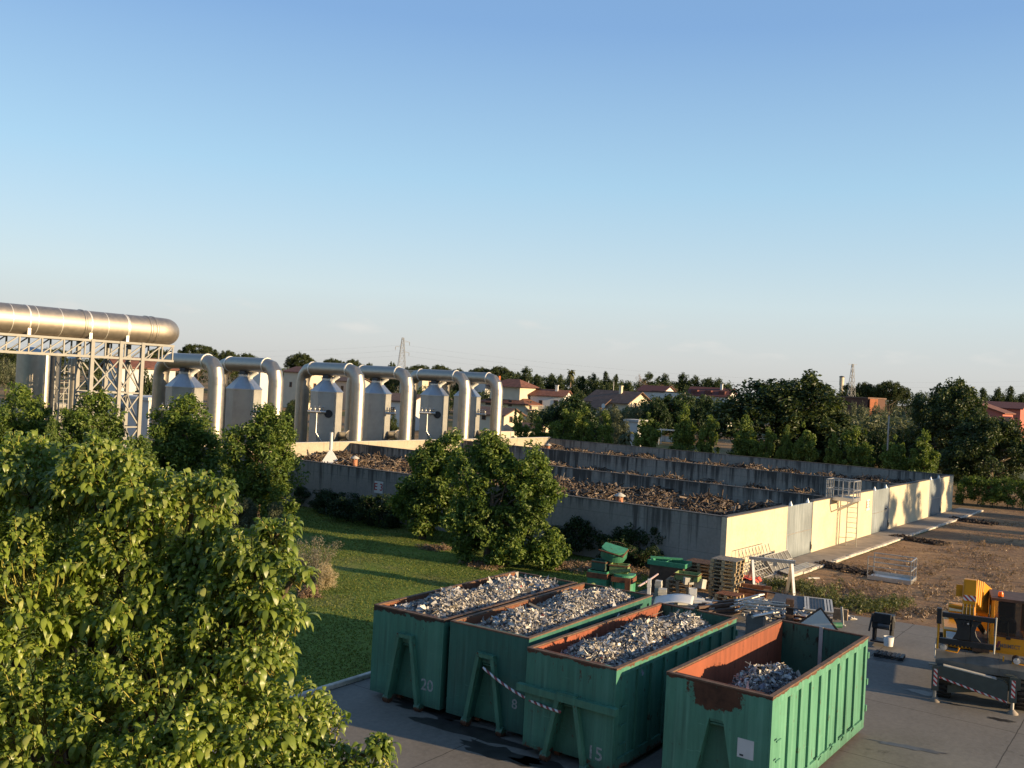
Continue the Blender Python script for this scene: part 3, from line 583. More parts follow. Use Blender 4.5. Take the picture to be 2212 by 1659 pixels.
# assumed, unseen building at the viewpoint, added and sized to shade the yard
hb = thing('unseen_shade_building', 'plain rendered building behind the viewpoint, unseen and added to shade the yard', 'building', (-30, -14, 0))
b = MB(); b.box(-36, 36, -11, 11.0, 0, 12.0); b.build('wall', M_plain('dull building render', (0.22, 0.20, 0.17), 0.9), hb); b = MB(); b.box(-36.4, 36.4, -11.4, 11.4, 12.003, 12.4); b.build('roof', MT['cap'], hb)
for k in range(16):
    for z in (1.2, 4.8, 8.4): b = MB(); b.box(-34 + 4.4 * k, -32 + 4.4 * k, 11.003, 11.06, z, z + 1.6); b.build('window', MT['pane'], hb)

# ------------------------------------------------------------------ scrubber towers behind the basin
def elbow(c, r, ang0, ang1, n, plane='yz'):
    return [Vector((0, c[0] + r * cos(ang0 + (ang1 - ang0) * i / n), c[1] + r * sin(ang0 + (ang1 - ang0) * i / n))) for i in range(n + 1)]
def scrubber(x, side, label):
    t = thing('scrubber_tower', label, 'scrubber tower', B2W(x, BD + 5.0), LA, 'scrubber towers behind the basin')
    RT = 1.42; a0 = R(-44)
    b = MB(); b.lathe([(RT, 0), (RT, 7.2)], n=6, smooth=False, a0=a0); b.lathe([(RT + 0.02, 3.55), (RT + 0.02, 3.62)], n=6, smooth=False, a0=a0); b.build('tank_body', MT['tank'], t)
    b = MB(); b.lathe([(RT + 0.06, 7.203), (RT + 0.06, 7.25), (0.5, 8.25), (0.5, 8.42)], n=6, smooth=False, a0=a0); b.build('cone_roof', MT['galv'], t)
    # transfer duct: up on the far side, across, down on the basin side
    r = 0.6; zt = 9.25; y0, y1 = -4.0, 3.3; e = 1.25
    b = MB()
    pts = [Vector((0, y1, 0)), Vector((0, y1, zt - e))] + elbow((y1 - e, zt - e), e, 0, pi / 2, 3)[1:] + elbow((y0 + e, zt - e), e, pi / 2, pi, 3) + [Vector((0, y0, 0))]
    b.tube(pts, r, 20)
    for z in (2.0, 3.4, 4.8, 6.2, 7.6): b.lathe([(r + 0.012, z - 0.02), (r + 0.012, z + 0.02)], (0, y0, 0), n=20)
    d = b.build('transfer_duct', MT['steel'], t); me = d.data; me.set_sharp_from_angle(angle=R(22))
    for yy in (y0 + e, y1 - e): b = MB(); b.lathe([(r + 0.015, -0.07), (r + 0.05, -0.05), (r + 0.05, 0.05), (r + 0.015, 0.07)], (0, yy, zt), 'y', 20); b.build('joint_band', MT['duct_edge'], d)
    b = MB(); b.box(-0.38, 0.38, -0.4, 0.4, 8.42, 8.5); b.box(-0.3, 0.3, -0.34, 0.34, 8.5, zt - r + 0.06); b.build('outlet_box', MT['dark'], t)
    b = MB(); b.tube([(0.25, -0.30, 8.0), (0.30, -0.42, 8.35), (0.52, -0.85, 8.72)], [0.2, 0.2, 0.22], 8); b.build('vent_spout', MT['white'], t)
    # feed duct at the foot, over the end wall
    b = MB(); b.tube([(0.9, -0.6, 3.2), (0.9, -2.2, 3.45), (0.5, y0 + 0.5, 2.7)], 0.42, 14); b.lathe([(0.47, -0.05), (0.47, 0.05)], (0.9, -2.2, 3.45), 'y', 14); b.build('feed_duct', MT['steel'], t)
    va = R(-134)
    n = Vector((cos(va), sin(va), 0)); s = Vector((-sin(va), cos(va), 0)); ap = RT * cos(R(30))
    if side < 0:
        M = Matrix(((s.x, 0, n.x, n.x * ap), (s.y, 0, n.y, n.y * ap), (0, 1, 0, 5.3), (0, 0, 0, 1)))
        b = MB(); b.lathe([(0.36, -0.02), (0.36, 0.10)], (0.28, 0, 0), n=20, M=M); b.build('manhole', MT['black'], t)
    q = n * (ap + 0.18) + s * (-1.55 if side < 0 else 0.9); q2 = n * (ap + 0.18) + s * (0.05 if side < 0 else 1.9)
    b = MB(); b.tube([(q.x, q.y, 5.45), (q2.x, q2.y, 5.45)], 0.13, 8)
    for k in range(4):
        p = q.lerp(q2, 0.15 + 0.24 * k); b.tube([(p.x, p.y, 5.45), (p.x, p.y, 5.85), (p.x + n.x * 0.18, p.y + n.y * 0.18, 5.95)], 0.055, 6)
        b.lathe([(0.12, 5.68), (0.12, 5.75)], (p.x, p.y, 0), n=8)
    p = q.lerp(q2, 0.5); w = n * (ap + 0.18) + s * -0.25
    if side < 0: b.tube([(p.x, p.y, 5.4), (p.x, p.y, 3.6), (w.x, w.y, 2.9), (w.x, w.y, 0.2)], 0.07, 8)
    b.build('pipework', MT['galv'], t); return t
for x, sd, lab in [(1.8, -1, 'scrubber tower with arched duct, first of the row beside the pale steel gantry'), (7.4, 1, 'scrubber tower and arched duct second from the gantry, behind the lone lawn-side tree'),
                   (16.4, -1, 'scrubber tower with dark round manhole left of the brown roofed house'), (22.6, 1, 'scrubber tower with arched duct, its tank showing just left of the brown roofed house'),
                   (30.9, -1, 'smaller looking scrubber tower with dark round manhole, nearer the terracotta villa'), (36.1, 1, 'last scrubber tower of the row, its duct in front of the terracotta villa')]:
    scrubber(x, sd, lab)

# ------------------------------------------------------------------ the large overhead duct on its gantry
DO = Vector((-24.6, 68.0, 0))
dz = 11.2; dr = 0.95
t = thing('overhead_duct', 'huge shiny metal duct with rounded end lying on the pale steel gantry', 'duct', DO, LA)
pts = [Vector((-26, 0, dz)), Vector((-0.75, 0, dz))] + [Vector((-0.75 + 1.25 * sin(a), 1.25 - 1.25 * cos(a), dz)) for a in np.linspace(0, pi / 2, 7)[1:]] + [Vector((0.5, 3.2, dz))]
b = MB(); b.tube(pts, dr, 36); d = b.build('duct_shell', MT['duct'], t)
b = MB()
for k, x in enumerate(np.arange(-25, -1.0, 1.55)): b.lathe([(dr + 0.004, -0.02), (dr + 0.010, 0), (dr + 0.004, 0.02)], (x, 0, dz), 'x', 36)
b.build('seam', MT['duct_edge'], d)
for x in (-15.2, -6.4, -1.7, -1.25): b = MB(); b.lathe([(dr + 0.005, -0.09), (dr + 0.045, -0.07), (dr + 0.045, 0.07), (dr + 0.005, 0.09)], (x, 0, dz), 'x', 36); b.build('flange_band', MT['duct'], d)
b = MB()
for x in (-19, -14.5, -10.0, -6.0, -3.4):
    for y in (-0.75, 0.75): b.box(x - 0.09, x + 0.09, y - 0.05, y + 0.05, 10.28, 10.85)
    b.box(x - 0.05, x + 0.05, -0.7, 0.7, 10.28, 10.34)
    b.lathe([(dr + 0.012, -0.05), (dr + 0.022, 0), (dr + 0.012, 0.05)], (x, 0, dz), 'x', 36)
b.build('saddle', MT['duct_edge'], t)
gt = thing('steel_gantry', 'pale grey lattice steel gantry carrying the big duct on braced legs', 'gantry', DO, LA)
b = MB(); zc0, zc1 = 9.15, 10.2
for y in (-0.85, 0.85):
    for z in (zc0, zc1): b.bar((-26, y, z), (0.1, y, z), 0.15, 0.15)
    xs = list(np.arange(-26, -0.2, 1.4)) + [0.02]
    for k in range(len(xs)):
        b.bar((xs[k], y, zc0), (xs[k], y, zc1), 0.09)
        if k + 1 < len(xs): b.bar((xs[k], y, zc0), (xs[k + 1], y, zc1), 0.075)
for x in np.arange(-26, 0.2, 1.4): b.bar((x, -0.85, zc1 - 0.003), (x, 0.85, zc1 - 0.003), 0.09); b.bar((x, -0.85, zc0 - 0.003), (x, 0.85, zc0 - 0.003), 0.08)
b.box(-26, 0.1, -0.55, 0.55, 10.21, 10.24); b.build('girder', MT['truss'], gt)
LX = [-5.9, -3.9, -2.3]
for x in LX:
    for y in (-0.85, 0.85):
        b = MB(); b.bar((x, y, 0), (x, y, zc1 + 0.09), 0.24); b.build('leg', MT['truss'], gt)
b = MB()
for y in (-0.85, 0.85):
    for (xa, xb) in ((LX[0], LX[1]), (LX[1], LX[2])):
        for z0, z1 in ((6.9, 9.1), (4.6, 6.8), (2.3, 4.5), (0.2, 2.2)):
            b.bar((xa, y, z0), (xb, y, z1), 0.085); b.bar((xa, y, z1), (xb, y, z0), 0.085); b.bar((xa, y, z1 + 0.03), (xb, y, z1 + 0.03), 0.1)
for x in LX:
    for z0, z1 in ((6.9, 9.1), (4.6, 6.8), (2.3, 4.5)): b.bar((x, -0.85, z0), (x, 0.85, z1), 0.08); b.bar((x, -0.85, z1), (x, 0.85, z1), 0.09)
b.build('bracing', MT['truss'], gt)
def silo(px, d, r, top, mt, name, label, cat, flat=True):
    t = thing(name, label, cat, ground_at(px, d)); b = MB(); b.lathe([(r, 0), (r, top)], n=20)
    for z in np.arange(1.5, top, 1.6): b.lathe([(r + 0.012, z - 0.03), (r + 0.012, z + 0.03)], n=20)
    b.build('shell', mt, t); b = MB(); b.lathe([(r + 0.06, top - 0.05), (r + 0.06, top + 0.1), (0.1, top + 0.4)], n=20); b.build('cap', MT['galv'], t); return t
silo(68, 73, 1.02, 9.3, MT['steel'], 'storage_tank', 'wide dark steel cylinder standing behind the gantry girder at far left', 'tank')
silo(96, 78, 0.55, 9.2, MT['steel'], 'vertical_duct', 'tall brownish metal pipe right of the wide cylinder behind the gantry', 'pipe')
silo(161, 71, 0.42, 9.0, MT['steel'], 'vertical_duct', 'sunlit shiny vertical pipe seen through the gantry bracing', 'pipe')
silo(121, 76, 0.40, 9.2, MT['dark'], 'vertical_duct', 'dark vertical pipe between the steel cylinder and the caged ladder', 'pipe')
t = thing('caged_ladder', 'rusty caged ladder rising behind the gantry left of the sunlit pipe', 'ladder', ground_at(136, 70), LA); b = MB()
for x in (-0.35, 0.35):
    for y in (-0.35, 0.35): b.bar((x, y, 0), (x, y, 9.0), 0.07)
for k in range(20): b.bar((-0.35, -0.35, 0.4 * k + 0.4), (0.35, -0.35, 0.4 * k + 0.4), 0.035)
for k in range(5):
    for q in ((-1, -1, 1, -1), (1, -1, 1, 1), (1, 1, -1, 1), (-1, 1, -1, -1)): b.bar((q[0] * 0.35, q[1] * 0.35, 1.8 * k + 0.6), (q[2] * 0.35, q[3] * 0.35, 1.8 * k + 1.6), 0.045)
b.build('ladder_frame', MT['truss'], t)
t = thing('pipe_bridge', 'pale horizontal pipe on posts behind the gantry legs', 'pipe', ground_at(215, 76), LA); b = MB(); b.tube([(-3.4, 0, 5.3), (2.6, 0, 5.3)], 0.28, 12); b.build('pipe', MT['truss'], t)
b = MB()
for x in (-3.0, -0.4, 2.2): b.bar((x, 0, 0), (x, 0, 5.0), 0.18)
b.build('post', MT['truss'], t)

# ------------------------------------------------------------------ four hook lift containers of shredded metal
CL, CW = 6.926, 2.43
def container(fr, ang, h, label, paint, lining, number=None, npos=None, bar=False, sheet_=False, inner_left=None, hookz=1.75, numsize=0.42):
    a = R(ang); n = Vector((sin(a), -cos(a), 0)); fl = Vector((fr[0], fr[1], 0)) - n * CW
    t = thing('hooklift_container', label, 'container', fl, a - pi / 2, 'green containers of shredded metal')
    zf = 0.26; th = 0.055; top = h - 0.035
    b = MB(); b.box(0.06, CW - 0.06, 0.3, CL - 0.06, zf - 0.05, zf)
    for x in (0.75, CW - 0.75): b.box(x - 0.07, x + 0.07, 0.35, CL - 0.1, 0.05, zf - 0.05)
    for y in np.arange(0.8, CL - 0.3, 0.9): b.box(0.06, CW - 0.06, y - 0.05, y + 0.05, zf - 0.15, zf - 0.052)
    b.build('floor', MT['rust'], t)
    for sx in (0, 1):
        b = MB(); x0, x1 = (0.055, 0.055 + th) if sx == 0 else (CW - 0.055 - th, CW - 0.055)
        xi0, xi1 = (x1, x1 + 0.012) if sx == 0 else (x0 - 0.012, x0)
        b.box(x0, x1, 0.25, CL - 0.05, zf - 0.05, top); b.box(xi0, xi1, 0.262, CL - 0.062, zf, top, 1)
        xo = 0.0 if sx == 0 else CW - 0.055
        nr = 9; step = (CL - 0.5) / (nr - 0.0)
        for k in range(nr + 1):
            y = 0.45 + (CL - 0.75) * k / nr
            if k == 0: b.box(xo, xo + 0.055, 0.003, 0.20, zf - 0.08, top)
            elif k == nr: b.box(xo, xo + 0.055, CL - 0.22, CL - 0.05, zf - 0.08, top)
            else: b.box(xo, xo + 0.055, y - 0.07, y + 0.07, zf + 0.16, top - 0.18)
        b.box(xo, xo + 0.054, 0.20, CL - 0.22, zf - 0.08, zf + 0.16); b.box(xo, xo + 0.054, 0.20, CL - 0.22, top - 0.18, top)
        b.build('side_wall', [paint, lining], t)
    # front wall with the A shaped hook recess
    xc = CW / 2; ht = hookz; w0, w1 = 0.16, 0.50
    b = MB()
    b.prism([(0.058, zf - 0.08), (xc - w1, zf - 0.08), (xc - w0, ht), (xc - w0, top), (0.058, top)], 0.0, 0.25)
    b.prism([(xc + w1, zf - 0.08), (CW - 0.058, zf - 0.08), (CW - 0.058, top), (xc + w0, top), (xc + w0, ht)], 0.0, 0.25)
    b.box(xc - w0, xc + w0, 0.001, 0.249, ht, top)
    b.box(0.12, CW - 0.12, 0.251, 0.262, zf, top, 1); b.prism([(xc - w1, zf - 0.08), (xc + w1, zf - 0.08), (xc + w0, ht), (xc - w0, ht)], 0.236, 0.2495, mi=2)
    fw = b.build('front_wall', [paint, lining, MT['greenbar']], t)
    b = MB(); yb = 0.0 if sheet_ else -0.13
    for s in (-1, 1):
        if not sheet_: b.bar((xc + s * (w1 + 0.05), -0.065, 0.04), (xc + s * (w0 + 0.06), -0.065, ht + 0.12), 0.11, 0.13, up=(0, 1, 0))
        b.tube([(xc + s * (w1 + 0.04) - 0.09, -0.03, 0.12), (xc + s * (w1 + 0.04) + 0.09, -0.03, 0.12)], 0.12, 12)
    b.tube([(xc - w0, 0.1, ht - 0.12), (xc + w0, 0.1, ht - 0.12)], 0.035, 8); b.box(xc - w0, xc + w0, 0.02, 0.235, ht - 0.06, ht - 0.003)
    if not sheet_: b.box(xc - w0 - 0.1, xc + w0 + 0.1, -0.13, -0.002, ht + 0.1, ht + 0.2)
    b.build('hook_frame', MT['greenbar'], t)
    # rear door: green inside
    b = MB(); b.box(0.058, CW - 0.058, CL - 0.0495, CL, zf - 0.08, top); b.box(0.125, CW - 0.125, CL - 0.0615, CL - 0.05, zf, top, 1)
    b.box(CW / 2 - 0.07, CW / 2 + 0.03, CL - 0.09, CL - 0.062, zf, h + 0.02, 2)
    for z in (0.6, 1.3, 2.0): b.box(-0.03, 0.05, CL - 0.045, CL + 0.05, z, z + 0.16); b.box(CW - 0.05, CW + 0.03, CL - 0.045, CL + 0.05, z, z + 0.16)
    b.build('rear_door', [paint, MT['greenin'], MT['offwhite'] if sheet_ else MT['greenin']], t)
    b = MB()
    for x0, x1 in ((-0.008, 0.10), (CW - 0.10, CW + 0.008)): b.box(x0, x1, 0.0, CL + 0.01, top, h)
    b.box(0.101, CW - 0.101, -0.01, 0.08, top, h); b.box(0.101, CW - 0.101, CL - 0.07, CL + 0.012, top, h)
    b.build('top_rim', [MT['rim']], t)
    for s in (0.28, CW - 0.28):
        b = MB(); b.tube([(s - 0.1, CL - 0.2, 0.12), (s + 0.1, CL - 0.2, 0.12)], 0.118, 16); b.box(s - 0.15, s - 0.11, CL - 0.32, CL - 0.08, 0.08, zf - 0.05); b.box(s + 0.11, s + 0.15, CL - 0.32, CL - 0.08, 0.08, zf - 0.05); b.build('roller', MT['rust'], t)
    b = MB()
    for k in range(3): b.bar((CW + 0.03, 0.27, 0.75 + 0.42 * k), (CW + 0.03, 0.52, 0.75 + 0.42 * k), 0.03)
    for k in range(4): b.bar((CW + 0.01, 3.2 + k * 0.85, zf + 0.10), (CW + 0.05, 3.25 + k * 0.85, zf + 0.20), 0.03); b.bar((CW + 0.004, 3.0 + k * 0.85, zf + 0.19), (CW + 0.004, 3.45 + k * 0.85, zf + 0.19), 0.03)
    b.build('step_rung', paint, t)
    if bar:
        b = MB(); b.box(-0.16, CW + 0.10, -0.15, -0.003, 1.50, 1.66); b.build('cross_bar', MT['greenbar'], t)
    if number:
        text('painted_number', number, numsize, MT['stencil'], t, (npos[0], -0.004, npos[1]), (R(90), 0, 0), 0.002)
    if sheet_:
        b = MB(); b.box(1.72, 2.08, -0.006, -0.001, 1.17, 1.57); s_ = b.build('paper_label', MT['white'], t); b = MB(); b.box(1.775, 1.86, -0.008, -0.0062, 1.205, 1.245); b.build('printed_mark', MT['dark'], s_)
    return t
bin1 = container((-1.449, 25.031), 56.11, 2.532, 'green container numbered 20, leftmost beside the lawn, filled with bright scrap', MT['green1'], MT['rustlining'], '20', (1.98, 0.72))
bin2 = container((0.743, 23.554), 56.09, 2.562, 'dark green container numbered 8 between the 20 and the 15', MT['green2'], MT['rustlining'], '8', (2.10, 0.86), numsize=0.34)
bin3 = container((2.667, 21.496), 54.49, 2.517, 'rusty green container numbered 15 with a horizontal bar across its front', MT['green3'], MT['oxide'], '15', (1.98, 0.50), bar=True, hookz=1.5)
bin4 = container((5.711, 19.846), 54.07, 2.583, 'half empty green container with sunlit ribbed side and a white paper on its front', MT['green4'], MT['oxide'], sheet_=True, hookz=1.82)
def scrapheap(c, label, zf, n, seed):
    o = heap('metal_scrap', label, 0.14, CW - 0.14, 0.28, CL - 0.08, zf, seed, n, (0.08, 0, 0), [MT['scrapbed'], MT['scrap']], 0.14, bent=True, flat=0.7)
    o.location = c.location; o.rotation_euler = c.rotation_euler
def ridge(base, up, k, y0=0.0, y1=1.0):
    def f(x, y):
        u = (x - CW / 2) / (CW / 2); v = y / CL
        end = np.clip((v - y0) / 0.12, 0, 1) * np.clip((1.0 - v) / 0.16, 0, 1)
        return base + up * (1 - np.abs(u) ** 1.8) * (0.35 + 0.65 * end) + 0.06 * np.sin(3.1 * x + 2.3 * y + k) + 0.05 * np.sin(1.3 * y - 2 * x + 2 * k)
    return f
scrapheap(bin1, 'heap of shredded silver metal in the container numbered 20', ridge(2.17, 0.42, 0.3), 30000, 31)
scrapheap(bin2, 'heap of shredded metal with coloured bits in the container numbered 8', ridge(2.16, 0.45, 1.3), 30000, 32)
scrapheap(bin3, 'heap of grey shredded metal lying low in the container numbered 15', ridge(1.95, 0.55, 2.3), 30000, 33)
scrapheap(bin4, 'mound of shredded metal in the front of the half empty container', lambda x, y: 0.7 + 1.75 * np.exp(-((x - 1.40) / 1.35) ** 2 - ((y - 2.5) / 2.15) ** 2) + 0.04 * np.sin(5 * x + 4 * y), 18000, 34)
# striped tape between the hook frames of 8 and 15
def local(c, x, y, z): return c.location + Matrix.Rotation(c.rotation_euler.z, 3, 'Z') @ Vector((x, y, z))
def tape(pa, pb, sag, label, w=0.035):
    L = (pb - pa).length; o = thing('barrier_chain', label, 'barrier', pa, atan2(pb.y - pa.y, pb.x - pa.x)); dxy = sqrt((pb.x - pa.x) ** 2 + (pb.y - pa.y) ** 2)
    b = MB(); b.tube([(dxy * k / 16, 0, (pb.z - pa.z) * k / 16 - sag * 4 * (k / 16) * (1 - k / 16)) for k in range(17)], w, 6); b.build('striped_tape', MT['hazard2'], o)
tape(local(bin2, CW / 2, -0.16, 1.62), local(bin3, CW / 2 - 0.1, -0.17, 1.28), 0.14, 'red and white striped barrier between containers 8 and 15')

# ------------------------------------------------------------------ rotating telehandler (x to the right, y to the rear)
TO = Vector((14.07, 28.35, 0.012)); TR = R(-23.7)
tl = thing('telehandler', 'yellow telescopic handler with raised boom and black fork carriage at the yard edge', 'telehandler', TO, TR)
Y, BK = MT['yellow'], MT['black']
b = MB(); b.box(-0.62, 0.98, 0.25, 4.9, 0.62, 1.10); b.box(-0.85, 1.2, 1.55, 3.2, 0.75, 1.35); b.build('chassis', MT['mudgrey'], tl)
b = MB()
prof = [(-0.06, 0.98), (-0.06, 1.20), (0.08, 1.42), (0.30, 1.50), (1.35, 1.52), (1.50, 1.36), (1.50, 1.18), (-0.005, 1.18), (-0.02, 0.98)]
for x0, x1 in ((-1.08, -0.28), (-0.276, 0.62), (0.624, 1.36)): b.prism(prof, x0, x1, 'yz')
b.box(0.02, 0.52, -0.058, -0.051, 1.06, 1.17, 1); b.tube([(-1.10, -0.02, 1.22), (-1.10, 0.10, 1.46), (-1.10, 0.4, 1.56)], 0.02, 6, 1); b.tube([(1.38, -0.02, 1.1), (1.40, 0.10, 1.40), (1.40, 0.35, 1.55)], 0.025, 6, 1)
b.build('front_guard', [MT['mudgrey'], MT['offwhite']], tl, bevel=0.02)
def wheel(x, y, w=0.38, r=0.57):
    b = MB(); b.lathe([(0.30, -w / 2), (r - 0.06, -w / 2), (r - 0.02, -w / 2 + 0.06), (r - 0.02, w / 2 - 0.06), (r - 0.06, w / 2), (0.30, w / 2)], (x, y, r), 'x', 32)
    for k in range(22):
        a = 2 * pi * k / 22
        for s in (-1, 1):
            aa = a + (0.07 if s > 0 else 0); c = Vector((x + s * w * 0.24, y + (r - 0.005) * cos(aa), r + (r - 0.005) * sin(aa)))
            M = Matrix.Translation(c) @ Matrix.Rotation(aa, 4, 'X'); b.box(-w * 0.24, w * 0.24, -0.028, 0.028, -0.035, 0.035, M=M)
    o = b.build('wheel', MT['rubber'], tl); b = MB(); b.lathe([(0.30, -w / 2 + 0.05), (0.12, -w / 2 + 0.09), (0.12, w / 2 - 0.05), (0.30, w / 2 - 0.02)], (x, y, r), 'x', 20); b.build('rim', Y, o)
for x in (-0.80, 1.31):
    for y in (0.48, 3.9): wheel(x, y)
# outriggers
b = MB(); b.prism([(-1.0, 0.72), (0.86, 0.28), (0.86, 0.80), (0.76, 0.90), (-0.80, 1.10), (-1.0, 1.06)], -0.32, -0.14)
b.prism([(-0.86, 1.085), (0.55, 0.925), (0.55, 0.955), (-0.86, 1.115)], -0.335, -0.15, mi=1); b.build('outrigger_beam', [MT['beam'], MT['offwhite']], tl)
b = MB(); b.prism([(-0.98, 0.725), (0.85, 0.295), (0.85, 0.345), (-0.98, 0.775)], -0.328, -0.321); b.build('hazard_tape', MT['hazard'], tl)
b = MB(); b.prism([(1.20, 0.66), (-0.72, 0.26), (-0.72, 0.74), (1.20, 1.0)], -0.10, 0.04); b.build('outrigger_beam', MT['beam'], tl)
for x, s in ((-1.06, -1), (0.99, 1)):
    b = MB(); b.box(x - 0.10, x + 0.10, -0.36, -0.16, 0.34, 1.06); b.tube([(x, -0.26, 0.08), (x, -0.26, 0.40)], 0.05, 10, 1); b.box(x - 0.2, x + 0.02, -0.30, -0.14, 1.06, 1.09)
    o = b.build('outrigger_leg', [MT['beam'], MT['galv']], tl)
    b = MB(); b.lathe([(0.15, 0.0), (0.15, 0.03), (0.07, 0.10), (0.05, 0.13)], (x + 0.02, -0.26, 0.0), n=14); b.build('foot_pad', MT['slab'], o)
    b = MB(); b.box(x - 0.05, x + 0.05, -0.366, -0.361, 0.48, 0.98); b.build('hazard_tape', MT['hazard'], o)
for x, z in ((-0.88, 1.60), (1.06, 1.50)):
    b = MB(); b.lathe([(0.10, -0.14), (0.12, -0.02), (0.115, 0.12)], (x, 0, z), 'y', 18); h = b.build('headlight', BK, tl); b = MB(); b.lathe([(0.095, -0.15), (0.03, -0.158)], (x, 0, z), 'y', 18); b.build('lens', MT['lamp'], h)
b = MB()
for x, z, s in ((-0.60, 1.53, 1), (1.22, 1.44, 1)): b.tube([(x - 0.28, -0.08, z - 0.02), (x + 0.10, -0.08, z - 0.03), (x + 0.14, -0.08, z + 0.10)], 0.028, 8)
b.box(0.70, 0.74, -0.07, -0.04, 1.42, 1.56); b.build('lamp_guard', Y, tl)
# body panels under boom
b = MB(); b.box(-0.80, 0.02, 0.35, 1.5, 1.53, 1.72); b.box(-0.80, 0.0, 0.36, 1.5, 1.723, 1.75, 1); b.box(-0.86, -0.10, 1.6, 4.6, 1.36, 1.78); b.box(-0.7, 1.1, 3.3, 4.9, 1.2, 2.05); b.build('engine_cover', [Y, MT['offwhite']], tl, bevel=0.03)
b = MB(); b.lathe([(0.62, 1.38), (0.62, 1.6)], (0.15, 2.2, 0), n=24); b.box(-0.1, 0.36, 0.2, 1.4, 1.53, 1.70, 1); b.build('turntable', [BK, MT['brown']], tl)
# cab
cb = MB(); cb.box(0.38, 1.36, 0.55, 1.95, 1.38, 1.98); cb.box(0.38, 0.46, 0.55, 0.63, 1.983, 3.05); cb.box(1.28, 1.36, 0.55, 0.63, 1.983, 3.05); cb.box(0.38, 0.46, 1.87, 1.95, 1.983, 3.05); cb.box(1.28, 1.36, 1.87, 1.95, 1.983, 3.05)
cb.box(0.36, 1.38, 0.52, 1.98, 3.05, 3.13, 1); cb.box(0.47, 1.27, 0.56, 0.60, 1.983, 2.03, 1); cb.box(0.36, 1.38, 0.546, 0.549, 1.40, 1.42, 1); cab = cb.build('cab', [Y, MT['brown']], tl, bevel=0.012)
b = MB(); b.box(0.465, 1.275, 0.575, 0.585, 2.035, 3.045); b.build('windscreen', MT['glass'], cab)
b = MB(); b.box(1.335, 1.345, 0.635, 1.865, 1.99, 3.045); b.box(0.395, 0.405, 0.635, 1.865, 1.99, 3.045); b.build('side_window', MT['glass'], cab)
b = MB(); b.box(0.62, 1.12, 1.25, 1.75, 1.99, 2.35); b.box(0.64, 1.10, 1.65, 1.80, 2.35, 2.85); b.box(0.74, 1.0, 1.66, 1.78, 2.86, 3.02); b.build('seat', BK, cab, bevel=0.03)
b = MB(); b.lathe([(0.16, -0.015), (0.185, 0), (0.16, 0.015)], n=20, M=Matrix.Translation((0.86, 0.95, 2.42)) @ Matrix.Rotation(R(-35), 4, 'X')); b.tube([(0.86, 0.8, 2.0), (0.86, 0.95, 2.42)], 0.03, 8); b.build('steering_wheel', MT['dark'], cab)
b = MB(); b.box(0.52, 0.66, 0.40, 0.549, 1.62, 1.68); b.build('door_hinge', BK, cab); b = MB(); b.box(0.80, 0.92, 0.48, 0.549, 1.95, 2.02); b.build('wiper_motor', BK, cab)
ly = 0.542
b = MB(); b.prism([(0.50, 1.66), (0.60, 1.66), (0.67, 1.86), (0.60, 1.86), (0.56, 1.74), (0.45, 1.69)], ly - 0.001, ly + 0.006); b.build('emblem', MT['purple'], cab)
text('lettering', 'MBIMECT', 0.17, MT['ltgrey'], cab, (0.92, ly, 1.735), (R(90), 0, 0), 0.002, sx=0.78)
b = MB(); b.lathe([(0.075, 3.16), (0.075, 3.24), (0.05, 3.30)], (0.62, 0.75, 0), n=14); bc = b.build('beacon', MT['amber'], tl); b = MB(); b.lathe([(0.08, 3.12), (0.08, 3.16)], (0.62, 0.75, 0), n=14); b.build('beacon_base', BK, bc)
# boom: head end raised towards the viewer
bd = Vector((0.18, 0.95, -0.255)).normalized(); bs_ = Vector((0.95, -0.18, 0)).normalized(); bu = bs_.cross(bd).normalized()
BM = Matrix(((bd.x, bs_.x, bu.x, -0.24), (bd.y, bs_.y, bu.y, -0.12), (bd.z, bs_.z, bu.z, 3.36), (0, 0, 0, 1)))
b = MB(); b.box(0.16, 4.3, -0.16, 0.16, -0.30, 0.33, M=BM)
for k, x in enumerate((0.02, 0.34, 0.62, 0.92)): b.box(x, x + 0.17, -0.19 - 0.012 * k, 0.19 + 0.012 * k, -0.32 - 0.03 * k, 0.36 + 0.015 * k, M=BM)
b.box(1.06, 4.4, -0.22, 0.22, -0.42, 0.40, M=BM); bm_ = b.build('boom', Y, tl, bevel=0.012)
b = MB(); b.box(-0.43, -0.08, -0.34, -0.125, 2.62, 3.72); b.box(-0.40, -0.11, -0.42, -0.34, 2.5, 2.95); b.tube([(-0.25, -0.36, 2.45), (-0.25, -0.36, 2.8)], 0.05, 8, 1); b.build('boom_head', [Y, BK], bm_, bevel=0.015)
b = MB(); b.box(-0.425, -0.085, -0.346, -0.341, 3.10, 3.26); b.build('hazard_tape', MT['hazard'], bm_)
b = MB(); b.tube([(-0.78, 0.1, 2.82), (-0.42, 0.05, 2.80)], 0.07, 10); b.box(-0.62, -0.44, -0.1, -0.06, 3.15, 3.50); b.build('side_bracket', MT['yellow'], bm_)
b = MB(); b.tube([(-0.12, -0.1, 2.6), (0.3, 2.3, 1.7)], 0.08, 10); b.build('lift_cylinder', MT['dark'], bm_)
